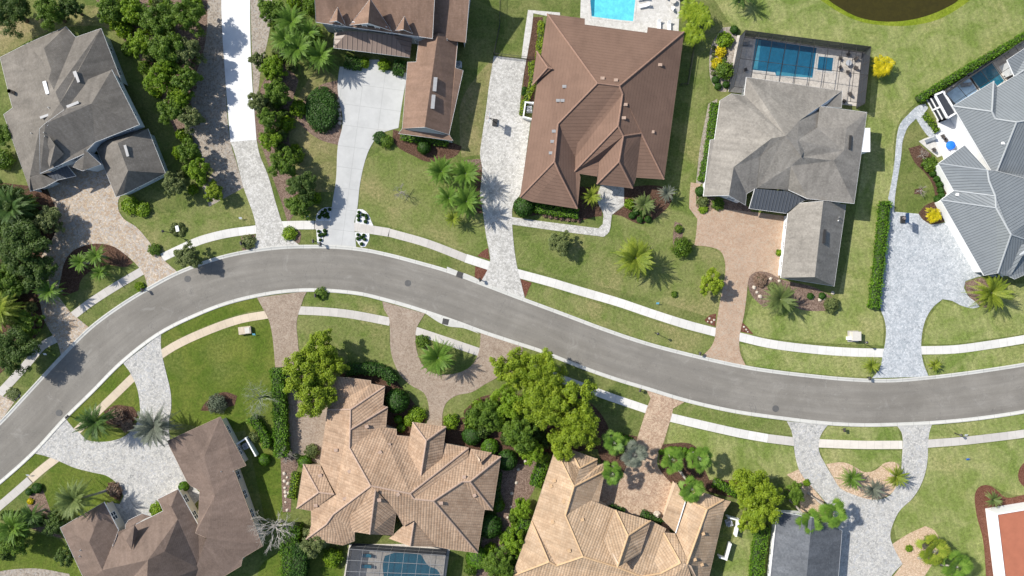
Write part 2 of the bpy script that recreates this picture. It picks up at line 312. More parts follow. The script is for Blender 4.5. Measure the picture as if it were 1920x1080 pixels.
# ---------------------------------------------------------------- object helpers
WL = {}
def link(o): SC.collection.objects.link(o); return o
def tag(o, label, cat, group=None, kind=None):
    if label: o['label'] = label
    if cat: o['category'] = cat
    if group: o['group'] = group
    if kind: o['kind'] = kind
    return o
def empty(name, loc, label, cat, group=None):
    o = bpy.data.objects.new(name, None); o.location = loc; o.empty_display_size = 0.5; link(o); WL[o] = Vector(loc)
    return tag(o, label, cat, group)
def mesh(name, V, F, mats, uv=None, mi=None, smooth=False, edges=None):
    me = bpy.data.meshes.new(name); me.from_pydata([tuple(v) for v in V], edges or [], F)
    for m in (mats if isinstance(mats, (list, tuple)) else [mats]): me.materials.append(MATS[m])
    if uv is not None:
        l = me.uv_layers.new(name='UVMap'); l.data.foreach_set('uv', np.array(uv, dtype=np.float32).ravel())
    if mi is not None: me.polygons.foreach_set('material_index', np.array(mi, dtype=np.int32))
    if smooth: me.polygons.foreach_set('use_smooth', np.ones(len(F), dtype=bool))
    me.update(); return me
def obj(name, me, parent=None, loc=None):
    """me is given in world coordinates when it has a parent made by empty(); it is moved under it"""
    o = bpy.data.objects.new(name, me); link(o)
    if parent is not None:
        o.parent = parent; w = WL.get(parent, Vector((0, 0, 0))); me.transform(Matrix.Translation(-w)); WL[o] = w
    elif loc is not None: o.location = loc; WL[o] = Vector(loc)
    else: WL[o] = Vector((0, 0, 0))
    return o
def recenter(o, loc):
    """put a free-standing mesh's origin at its base"""
    o.data.transform(Matrix.Translation(-Vector(loc))); o.location = loc; WL[o] = Vector(loc); return o
class MB:
    def __init__(s): s.V = []; s.F = []; s.MI = []
    def add(s, V, F, mi=0):
        b = len(s.V); s.V += [tuple(v) for v in V]; s.F += [tuple(i + b for i in f) for f in F]; s.MI += [mi] * len(F); return s
    def box(s, c, d, rz=0.0, mi=0):
        cx, cy, cz = c; x, y, z = d[0] / 2, d[1] / 2, d[2] / 2; ca, sa = math.cos(rz), math.sin(rz)
        v = [(cx + a * x * ca - b * y * sa, cy + a * x * sa + b * y * ca, cz + e * z) for a, b, e in
             ((-1, -1, -1), (1, -1, -1), (1, 1, -1), (-1, 1, -1), (-1, -1, 1), (1, -1, 1), (1, 1, 1), (-1, 1, 1))]
        return s.add(v, [(3, 2, 1, 0), (4, 5, 6, 7), (0, 1, 5, 4), (1, 2, 6, 5), (2, 3, 7, 6), (3, 0, 4, 7)], mi)
    def bar(s, a, b, w, h=None, mi=0):
        a, b = Vector(a), Vector(b); d = (b - a); L = d.length
        if L < 1e-5: return s
        d /= L; h = h or w; up = Vector((0, 0, 1)) if abs(d.z) < 0.95 else Vector((1, 0, 0))
        sx = d.cross(up).normalized() * (w / 2); sy = sx.cross(d).normalized() * (h / 2)
        v = [p + i * sx + j * sy for p in (a, b) for i, j in ((-1, -1), (1, -1), (1, 1), (-1, 1))]
        return s.add(v, [(3, 2, 1, 0), (4, 5, 6, 7), (0, 1, 5, 4), (1, 2, 6, 5), (2, 3, 7, 6), (3, 0, 4, 7)], mi)
    def tube(s, pts, rad, n=6, mi=0):
        pts = [Vector(p) for p in pts]; rad = rad if isinstance(rad, (list, tuple)) else [rad] * len(pts); V = []; F = []
        for i, p in enumerate(pts):
            d = (pts[min(i + 1, len(pts) - 1)] - pts[max(i - 1, 0)]).normalized()
            up = Vector((0, 0, 1)) if abs(d.z) < 0.9 else Vector((1, 0, 0))
            a = d.cross(up).normalized(); b = a.cross(d)
            V += [p + (a * math.cos(t) + b * math.sin(t)) * rad[i] for t in (2 * math.pi * j / n for j in range(n))]
        for i in range(len(pts) - 1):
            for j in range(n): F.append((i * n + j, i * n + (j + 1) % n, (i + 1) * n + (j + 1) % n, (i + 1) * n + j))
        F.append(tuple(range(n - 1, -1, -1))); F.append(tuple((len(pts) - 1) * n + j for j in range(n)))
        return s.add(V, F, mi)
    def cyl(s, c, r, h, n=16, mi=0, r2=None):
        return s.tube([c, (c[0], c[1], c[2] + h)], [r, r if r2 is None else r2], n, mi)
    def me(s, name, mats, smooth=False): return mesh(name, s.V, s.F, mats, mi=s.MI, smooth=smooth)

def smooth_poly(pts, closed=True, hard=48, step=6.0):
    n = len(pts); out = []; pts = [Vector((p[0], p[1])) for p in pts]
    def g(i): return pts[i % n] if closed else pts[max(0, min(n - 1, i))]
    def corner(i):
        if not closed and i in (0, n - 1): return True
        a = g(i) - g(i - 1); b = g(i + 1) - g(i)
        if a.length < 1e-6 or b.length < 1e-6: return True
        return math.degrees(abs(a.angle_signed(b))) > hard
    for i in range(n if closed else n - 1):
        p0, p1, p2, p3 = g(i - 1), g(i), g(i + 1), g(i + 2); L = (p2 - p1).length
        c1, c2 = corner(i), corner((i + 1) % n if closed else i + 1)
        la, lb = (p1 - p0).length, (p3 - p2).length
        t1 = (p2 - p1) if c1 else ((p1 - p0) / max(la, 1e-6) + (p2 - p1) / L).normalized() * L
        t2 = (p2 - p1) if c2 else ((p2 - p1) / L + (p3 - p2) / max(lb, 1e-6)).normalized() * L
        k = 1 if (c1 and c2) else max(1, int(L / step))
        for j in range(k):
            t = j / k; t_2, t3 = t * t, t * t * t
            out.append(p1 * (2 * t3 - 3 * t_2 + 1) + t1 * (t3 - 2 * t_2 + t) + p2 * (-2 * t3 + 3 * t_2) + t2 * (t3 - t_2))
    if not closed: out.append(pts[-1])
    return [(p.x, p.y) for p in out]
def sheet(name, pts, z, mat, parent=None, hard=48, smooth=True, skirt=0.15, h=0.0):
    if smooth: pts = smooth_poly(pts, True, hard)
    V = [P(x, y, h) for x, y in pts]; V = [Vector((v.x, v.y, z + h)) for v in V]
    ar = sum(V[i].x * V[(i + 1) % len(V)].y - V[(i + 1) % len(V)].x * V[i].y for i in range(len(V)))
    if ar < 0: V.reverse()
    n = len(V); F = [tuple(t) for t in tessellate_polygon([V])]
    F = [f if (V[f[1]] - V[f[0]]).cross(V[f[2]] - V[f[0]]).z > 0 else f[::-1] for f in F]
    V2 = V + [Vector((v.x, v.y, v.z - skirt)) for v in V]
    F += [(i, n + i, n + (i + 1) % n, (i + 1) % n) for i in range(n)]
    uv = []
    for f in F:
        for i in f: uv.append((V2[i].x, V2[i].y))
    return obj(name, mesh(name, V2, F, mat, uv=uv), parent)
def structure(o): o['kind'] = 'structure'; return o
def surf(name, pts, z, mat, **k): return structure(sheet(name, pts, z, mat, **k))
def resample(pts, n):
    p = np.array(pts); d = np.r_[0, np.cumsum(np.hypot(*np.diff(p, axis=0).T))]; s = np.linspace(0, d[-1], n)
    return np.c_[np.interp(s, d, p[:, 0]), np.interp(s, d, p[:, 1])]
def ribbon(name, pts, width, z, mat, kind=True, smooth=True):
    """strip of constant width (metres) along a source-pixel polyline"""
    if smooth: pts = smooth_poly(pts, False, 60, 10)
    w = [P(x, y) for x, y in pts]; V = []; s = 0; S = []
    for i, p in enumerate(w):
        d = (w[min(i + 1, len(w) - 1)] - w[max(i - 1, 0)]).normalized(); nn = Vector((-d.y, d.x, 0)) * width / 2
        if i: s += (p - w[i - 1]).length
        V += [Vector((p.x + nn.x, p.y + nn.y, z)), Vector((p.x - nn.x, p.y - nn.y, z))]; S.append(s)
    n = len(w); F = []; uv = []
    for i in range(n - 1):
        F.append((2 * i, 2 * i + 1, 2 * i + 3, 2 * i + 2)); uv += [(S[i], 1), (S[i], -1), (S[i + 1], -1), (S[i + 1], 1)]
    b = len(V); V += [v - Vector((0, 0, 0.15)) for v in V]
    for i in range(n - 1):
        F.append((2 * i, 2 * i + 2, b + 2 * i + 2, b + 2 * i)); F.append((2 * i + 3, 2 * i + 1, b + 2 * i + 1, b + 2 * i + 3))
        uv += [(S[i], 1), (S[i + 1], 1), (S[i + 1], 1), (S[i], 1), (S[i + 1], -1), (S[i], -1), (S[i], -1), (S[i + 1], -1)]
    return structure(obj(name, mesh(name, V, F, mat, uv=uv)))
# ---------------------------------------------------------------- ground
gs = 900
surfG = structure(obj('ground', mesh('ground', [(-gs, -gs, 0), (gs, -gs, 0), (gs, gs, 0), (-gs, gs, 0)], [(0, 1, 2, 3)], 'grass')))
UP = [(-60, 842), (0, 789), (40, 746), (115, 665), (166, 614), (219, 574), (272, 541), (332, 509), (412, 480), (467, 468), (530, 460.5), (580, 459), (630, 460), (680, 465), (730, 475), (780, 488),
      (840, 505), (905, 529), (960, 550), (1060, 587), (1135, 615), (1210, 640), (1285, 660), (1397, 685), (1440, 692), (1515, 701), (1590, 708), (1665, 710.5), (1740, 705), (1815, 696), (1877, 687), (1920, 680), (2000, 662)]
LO = [(-60, 956), (0, 909), (67, 849), (124, 787), (175, 737), (231, 681), (302, 627), (375, 591), (425, 572), (480, 558), (530, 550), (580, 547), (630, 549), (680, 555), (717, 564), (767, 578), (810, 592),
      (860, 609), (900, 624), (960, 644), (1015, 662), (1060, 680), (1110, 699), (1160, 716), (1210, 731), (1282, 753), (1335, 766), (1385, 776), (1440, 784), (1552, 797), (1615, 800), (1682, 799), (1746, 796), (1815, 790), (1877, 782), (1920, 775), (2000, 758)]
def road():
    n = 260
    a = resample(smooth_poly(UP, False, 80, 8), n); b = resample(smooth_poly(LO, False, 80, 8), n)
    V = []; F = []; uv = []; s = 0; S = []
    for i in range(n):
        p, q = P(*a[i]), P(*b[i]); d = (q - p).normalized(); p = p + d * 0.55; q = q - d * 0.55
        m = (p + q) / 2
        if i: s += (m - pm).length
        pm = m; S.append(s)
        for j in range(5): v = p.lerp(q, j / 4); V.append((v.x, v.y, 0.02 + 0.05 * (1 - (j / 2 - 1) ** 2)))
    for i in range(n - 1):
        for j in range(4):
            F.append((5 * i + j, 5 * i + j + 1, 5 * (i + 1) + j + 1, 5 * (i + 1) + j))
            for ii, jj in ((i, j), (i, j + 1), (i + 1, j + 1), (i + 1, j)): uv.append((S[ii], jj * 1.9 - 3.8))
    structure(obj('road', mesh('road', V, F, 'asphalt', uv=uv, smooth=True)))
    for pts, sg in ((a, 1), (b, -1)):
        V = []; F = []; uv = []; prof = [(-0.02, 0.0), (0.0, 0.115), (0.10, 0.13), (0.22, 0.125), (0.38, 0.05), (0.66, 0.03), (0.68, 0.0)]; k = len(prof); s = 0; S = []
        w = [P(*p) for p in pts]
        for i in range(n):
            d = (w[min(i + 1, n - 1)] - w[max(i - 1, 0)]).normalized(); nn = Vector((d.y, -d.x, 0)) * sg
            if i: s += (w[i] - w[i - 1]).length
            S.append(s)
            for o_, z_ in prof: v = w[i] + nn * o_; V.append((v.x, v.y, z_))
        for i in range(n - 1):
            for j in range(k - 1):
                f = [k * i + j, k * i + j + 1, k * (i + 1) + j + 1, k * (i + 1) + j]
                ss = [S[i], S[i], S[i + 1], S[i + 1]]
                if sg < 0: f.reverse(); ss.reverse()
                F.append(tuple(f)); uv += [(x, 0) for x in ss]
        structure(obj('kerb', mesh('kerb', V, F, 'kerb_concrete', uv=uv, smooth=False)))
road()

# lawns that differ from the surrounding turf
Z0 = 0.006
LAWNS = [
 ('grass_vivid', [(305, 675), (330, 655), (390, 625), (450, 606), (504, 596), (510, 625), (514, 660), (517, 695), (522, 740), (520, 790), (440, 810), (322, 790), (320, 735), (312, 700)]),
 ('grass_vivid', [(302, 627), (375, 592), (425, 573), (484, 558), (493, 580), (450, 588), (375, 616), (325, 640), (303, 655)]),
 ('grass_vivid', [(124, 787), (175, 738), (231, 682), (247, 700), (190, 757), (140, 803)]),
 ('grass_vivid', [(155, 808), (200, 768), (255, 712), (263, 755), (262, 785), (250, 812), (212, 826), (180, 828)]),
 ('grass_vivid', [(0, 910), (67, 850), (90, 857), (55, 890), (15, 925), (-20, 955), (-20, 925)]),
 ('grass_vivid', [(75, 900), (110, 866), (140, 877), (175, 886), (205, 893), (220, 910), (232, 935), (215, 950), (160, 975), (115, 1000), (90, 960)]),
 ('grass_vivid', [(-20, 1010), (60, 1000), (115, 1015), (140, 1050), (160, 1090), (-20, 1100)]),
 ('grass_vivid', [(455, 790), (530, 700), (528, 850), (535, 960), (500, 990), (470, 850)]),
 ('grass_vivid', [(480, 1100), (490, 1060), (540, 1030), (610, 1030), (640, 1060), (640, 1100)]),
 ('grass_olive', [(559, 592), (605, 592), (655, 597), (729, 613), (732, 652), (740, 680), (750, 702), (770, 722), (740, 700), (640, 700), (562, 665), (556, 610)]),
 ('grass_olive', [(576, 547), (630, 549), (717, 565), (720, 580), (729, 594), (655, 580), (605, 575), (566, 574)]),
 ('grass_olive', [(797, 590), (860, 610), (901, 626), (900, 652), (842, 633), (786, 612)]),
 ('grass_olive', [(740, 680), (760, 700), (770, 722), (795, 737), (802, 752), (804, 777), (760, 770), (700, 700)]),
 ('grass_olive', [(830, 775), (837, 755), (855, 742), (885, 735), (910, 720), (925, 712), (925, 790), (830, 790)]),
 ('grass_dry', [(560, 180), (600, 120), (640, 160), (640, 290), (625, 360), (560, 360), (530, 300), (545, 230)]),
 ('grass_olive', [(700, 290), (740, 275), (800, 305), (860, 315), (905, 345), (905, 395), (919, 482), (872, 470), (800, 445), (730, 424), (672, 405), (676, 345), (686, 300)]),
 ('grass_olive', [(225, 375), (310, 400), (400, 372), (457, 352), (480, 420), (425, 430), (370, 448), (312, 475), (290, 467), (255, 425), (224, 395)]),
 ('grass_dry', [(0, 40), (100, 30), (170, 10), (215, 30), (235, 70), (190, 50), (90, 60), (30, 90), (0, 110)]),
 ('grass_dry', [(865, 190), (905, 130), (925, 110), (915, 170), (900, 290), (865, 295), (862, 240)]),
 ('grass_olive', [(1312, 60), (1370, 40), (1372, 52), (1340, 90), (1318, 260), (1300, 345), (1292, 390), (1307, 410), (1303, 462), (1335, 466), (1355, 482), (1360, 507), (1345, 600), (1200, 555), (968, 500), (964, 445), (1060, 437), (1132, 446), (1146, 430), (1150, 403), (1260, 340), (1290, 200)]),
 ('grass_field', [(1340, 0), (1560, 0), (1640, 30), (1790, 20), (1840, -30), (2000, -30), (2000, 60), (1722, 190), (1685, 230), (1672, 372), (1655, 420), (1640, 560), (1655, 600), (1656, 648), (1500, 640), (1390, 626), (1410, 560), (1565, 585), (1600, 420), (1632, 180), (1636, 90), (1380, 52)]),
 ('grass_field', [(1388, 644), (1440, 653), (1515, 663), (1657, 671), (1650, 690), (1640, 706), (1590, 706), (1515, 699), (1400, 685)]),
 ('grass_olive', [(997, 532), (1085, 558), (1225, 602), (1341, 636), (1332, 652), (1317, 666), (1285, 659), (1135, 614), (985, 558)]),
 ('grass_field', [(1731, 645), (1740, 600), (1767, 562), (1800, 573), (1837, 577), (1880, 540), (1930, 530), (1930, 625), (1852, 636), (1790, 645)]),
 ('grass_field', [(1731, 667), (1852, 656), (1930, 645), (1930, 680), (1815, 695), (1742, 704)]),
 ('grass_field', [(1743, 798), (1815, 792), (1930, 775), (1930, 803), (1865, 812), (1741, 824)]),
 ('grass_field', [(1741, 841), (1802, 836), (1930, 822), (1930, 930), (1890, 925), (1860, 910), (1840, 920), (1832, 950), (1850, 1030), (1860, 1100), (1700, 1100), (1740, 1000), (1680, 1010), (1677, 985), (1690, 955), (1712, 935), (1727, 912), (1737, 885)]),
 ('grass_field', [(1552, 799), (1615, 801), (1682, 800), (1690, 828), (1536, 824)]), ('grass_field', [(1537, 842), (1690, 845), (1690, 880), (1660, 870), (1620, 888), (1547, 872)]),
 ('grass_olive', [(1263, 768), (1282, 756), (1335, 767), (1475, 792), (1486, 816), (1385, 803), (1257, 775)]),
 ('grass_field', [(1257, 792), (1385, 822), (1487, 838), (1493, 862), (1505, 890), (1440, 900), (1380, 930), (1320, 900), (1310, 850), (1250, 830)]),
 ('grass_field', [(1380, 990), (1425, 1000), (1425, 1100), (1350, 1100)]),
 ('grass_lime', [(1850, -60), (1535, -60), (1538, 0), (1575, 24), (1615, 41), (1660, 48), (1705, 48), (1755, 38), (1800, 14), (1830, -12)]),
]
for k_, (m, pts) in enumerate(LAWNS): surf('lawn', pts, Z0 + 0.0003 * k_, m)
BEDS = [
 ('mulch', [(115, 517), (120, 495), (135, 472), (160, 460), (187, 457), (212, 462), (235, 477), (250, 492), (238, 500), (200, 497), (172, 507), (152, 525), (147, 545), (120, 555), (108, 545)]),
 ('mulch', [(-20, 340), (86, 352), (107, 390), (111, 410), (101, 445), (86, 467), (73, 500), (68, 530), (78, 575), (85, 600), (60, 640), (-20, 720)]),
 ('dirt', [(375, -20), (415, -20), (418, 60), (422, 137), (432, 265), (445, 310), (457, 352), (420, 372), (392, 388), (380, 350), (402, 320), (372, 290), (350, 245), (348, 200), (362, 150), (382, 80)]),
 ('dirt', [(469, -20), (512, -20), (505, 60), (488, 140), (480, 250), (474, 140)]),
 ('leaf_litter', [(480, 258), (500, 140), (530, 110), (560, 150), (540, 230), (548, 300), (560, 380), (540, 420), (528, 380), (510, 330), (490, 275)]),
 ('leaf_litter', [(180, 0), (390, -20), (385, 80), (365, 150), (350, 240), (330, 250), (270, 120), (220, 60)]),
 ('mulch', [(737, 243), (748, 246), (752, 262), (850, 268), (866, 275), (858, 290), (830, 300), (800, 303), (775, 292), (745, 275), (737, 262)]),
 ('leaf_litter', [(550, 215), (600, 160), (636, 150), (638, 190), (640, 215), (640, 245), (634, 272), (600, 262), (570, 240)]),
 ('mulch', [(868, 300), (902, 298), (904, 320), (901, 350), (904, 400), (893, 400), (890, 330), (870, 315)]),
 ('leaf_litter', [(870, 300), (902, 298), (903, 318), (885, 316)]),
 ('mulch', [(962, 385), (975, 370), (1090, 350), (1120, 352), (1122, 368), (1120, 378), (1128, 395), (1129, 405), (1112, 407), (1090, 413), (1015, 402), (990, 405), (965, 400)]),
 ('mulch', [(1165, 352), (1240, 350), (1262, 365), (1255, 385), (1240, 400), (1225, 412), (1200, 420), (1185, 415), (1165, 405), (1148, 402), (1172, 386)]),
 ('mulch', [(1000, 32), (1018, 32), (1000, 200), (978, 190), (985, 120)]),
 ('mulch_red', [(915, 465), (918, 487), (895, 480), (903, 472)]), ('mulch_red', [(891, 499), (915, 506), (912, 520), (905, 528), (890, 520)]),
 ('mulch_red', [(972, 522), (997, 530), (990, 545), (985, 558), (979, 540)]),
 ('dirt', [(1370, 50), (1355, 52), (1335, 82), (1330, 130), (1335, 155), (1352, 172), (1362, 172), (1380, 65)]),
 ('dirt', [(1305, 345), (1312, 280), (1328, 195), (1345, 185), (1335, 280), (1318, 345)]),
 ('leaf_litter', [(1307, 365), (1345, 372), (1400, 385), (1412, 402), (1337, 394), (1320, 400), (1306, 392)]),
 ('leaf_litter', [(1402, 530), (1405, 518), (1417, 510), (1440, 510), (1461, 522), (1530, 540), (1565, 560), (1567, 580), (1545, 583), (1500, 580), (1480, 570), (1430, 575), (1410, 555)]),
 ('leaf_litter', [(1265, 415), (1278, 420), (1280, 445), (1270, 470), (1262, 465), (1262, 440)]),
 ('mulch_red', [(1321, 600), (1332, 590), (1343, 588), (1341, 612), (1325, 605)]), ('mulch_red', [(1390, 603), (1400, 612), (1413, 627), (1389, 622)]),
 ('leaf_litter', [(1731, 212), (1750, 225), (1762, 248), (1750, 248), (1738, 230)]),
 ('mulch', [(1703, 278), (1725, 272), (1755, 300), (1762, 330), (1778, 370), (1775, 385), (1760, 400), (1755, 385), (1750, 350), (1735, 325), (1715, 305)]),
 ('mulch', [(1715, 355), (1730, 352), (1728, 364), (1714, 364)]),
 ('mulch', [(1722, 400), (1735, 385), (1760, 375), (1772, 400), (1770, 416), (1745, 420), (1730, 411)]),
 ('leaf_litter', [(1808, 530), (1840, 520), (1880, 545), (1870, 575), (1840, 575), (1816, 555)]),
 ('mulch', [(195, 772), (215, 760), (250, 763), (260, 778), (245, 795), (215, 802), (200, 795)]),
 ('mulch', [(376, 770), (385, 755), (420, 735), (445, 742), (440, 760), (400, 770)]),
 ('leaf_litter', [(58, 925), (75, 905), (85, 930), (95, 960), (100, 985), (118, 1010), (85, 1000), (55, 990), (50, 960)]),
 ('mulch', [(202, 905), (218, 905), (230, 925), (225, 940), (207, 930)]),
 ('dirt', [(-20, 1075), (20, 1068), (70, 1066), (130, 1076), (140, 1110), (-20, 1110)]),
 ('leaf_litter', [(920, 870), (985, 850), (1015, 860), (1000, 920), (975, 960), (955, 1020), (935, 1100), (890, 1100), (905, 1010), (945, 940)]),
 ('leaf_litter', [(526, 855), (545, 850), (560, 870), (550, 900), (545, 960), (530, 960)]),
 ('mulch', [(1242, 833), (1295, 832), (1308, 842), (1314, 862), (1330, 900), (1390, 900), (1400, 940), (1240, 900), (1236, 860)]),
 ('mulch', [(1150, 815), (1195, 818), (1190, 838), (1165, 895), (1130, 870), (1120, 840)]),
 ('mulch', [(1000, 740), (1090, 745), (1140, 800), (1140, 840), (960, 850), (870, 800), (870, 770), (900, 745)]),
 ('mulch', [(732, 700), (800, 785), (790, 800), (750, 870), (600, 800), (640, 700)]),
 ('mulch', [(830, 790), (930, 770), (1000, 870), (830, 870)]),
 ('peach_gravel', [(1475, 890), (1497, 880), (1520, 910), (1545, 940), (1540, 960), (1500, 960), (1500, 910)]),
 ('peach_gravel', T(3, 3, [(435, 240), (570, 228), (650, 260), (720, 300), (800, 288), (880, 230), (950, 225), (990, 250), (995, 300), (960, 420), (880, 485), (760, 508), (640, 470), (540, 420), (490, 340)])),
 ('peach_gravel', T(3, 3, [(925, 845), (1050, 765), (1180, 705), (1250, 740), (1280, 790), (1310, 860), (1250, 960), (1150, 1120), (900, 1130), (1010, 990), (940, 870)])),
 ('mulch_red', T(3, 3, [(1560, 440), (1600, 402), (1660, 400), (1720, 440), (1780, 490), (1920, 470), (2100, 450), (2100, 560), (1660, 600), (1720, 1180), (1640, 1180), (1610, 800), (1560, 600)])),
 ('mulch_red', T(3, 3, [(1980, 200), (1920, 230), (1880, 290), (1880, 360), (1920, 410), (1980, 420)])),
 ('white_gravel', T(1, 1, [(568, 475), (520, 475), (470, 505), (450, 550), (450, 578), (560, 580), (566, 520)])),
 ('white_gravel', T(1, 1, [(752, 490), (800, 490), (845, 530), (865, 580), (880, 612), (745, 600)])),
 ('white_gravel', T(1, 1, [(452, 640), (540, 640), (505, 690), (505, 755), (460, 745)])),
 ('white_gravel', T(1, 1, [(740, 660), (850, 668), (848, 720), (820, 770), (790, 775), (750, 720)])),
 ('leaf_litter', T(1, 1, [(215, 648), (330, 650), (340, 680), (325, 745), (290, 740), (240, 690)])),
 ('leaf_litter', [(452, 443), (478, 440), (478, 466), (455, 470)]),
 ('dirt', [(8, 745), (24, 728), (40, 742), (28, 752)]),
]
for k_, (m, pts) in enumerate(BEDS): surf('planting_bed', pts, 0.018 + 0.0003 * k_, m, skirt=0.015)

# pavements
SW = [
 ('sidewalk_grey', [(-40, 777), (5, 732), (55, 677), (80, 648), (106, 634)], 1.55), ('sidewalk_grey', [(137, 592), (170, 567), (215, 538), (268, 507)], 1.5),
 ('sidewalk_white', [(304, 483), (340, 466), (375, 451), (425, 438), (482, 430)], 1.55), ('sidewalk_white', [(524, 423), (560, 422), (590, 422)], 1.6),
 ('sidewalk_grey', [(589, 422), (622, 422)], 1.6), ('sidewalk_grey', [(656, 424), (692, 430), (730, 436)], 1.6),
 ('sidewalk_grey', [(729, 436), (800, 456), (873, 484)], 1.5), ('sidewalk_white', [(873, 484), (919, 499)], 1.6),
 ('sidewalk_white', [(968, 512), (1035, 530), (1085, 545), (1160, 567), (1225, 589), (1285, 608), (1342, 623)], 1.6),
 ('sidewalk_white', [(1384, 631), (1440, 644), (1515, 654), (1590, 660), (1662, 662)], 1.6), ('sidewalk_white', [(1722, 657), (1790, 655), (1852, 647), (1920, 636), (2000, 620)], 1.55),
 ('sidewalk_grey', [(-60, 1000), (-20, 965), (25, 927), (57, 899)], 1.5), ('sidewalk_tan', [(56, 900), (80, 879), (106, 859)], 1.55),
 ('sidewalk_tan', [(140, 812), (190, 765), (254, 703)], 1.5), ('sidewalk_tan', [(300, 666), (325, 650), (375, 626), (450, 599), (506, 589)], 1.5),
 ('sidewalk_grey', [(558, 582), (605, 584), (655, 589), (731, 603)], 1.55), ('sidewalk_grey', [(779, 620), (842, 641), (898, 660)], 1.5),
 ('sidewalk_white', [(985, 680), (1047, 708), (1090, 724), (1135, 741), (1214, 768)], 1.5), ('sidewalk_white', [(1254, 782), (1335, 801), (1385, 812), (1440, 822)], 1.6),
 ('sidewalk_grey', [(1440, 822), (1489, 828)], 1.6), ('sidewalk_pale', [(1533, 831), (1615, 834), (1692, 834)], 1.55), ('sidewalk_grey', [(1738, 832), (1802, 827), (1865, 820), (1920, 813), (2000, 800)], 1.5),
]
for m, pts, w in SW: ribbon('sidewalk', pts, w, 0.040, m)
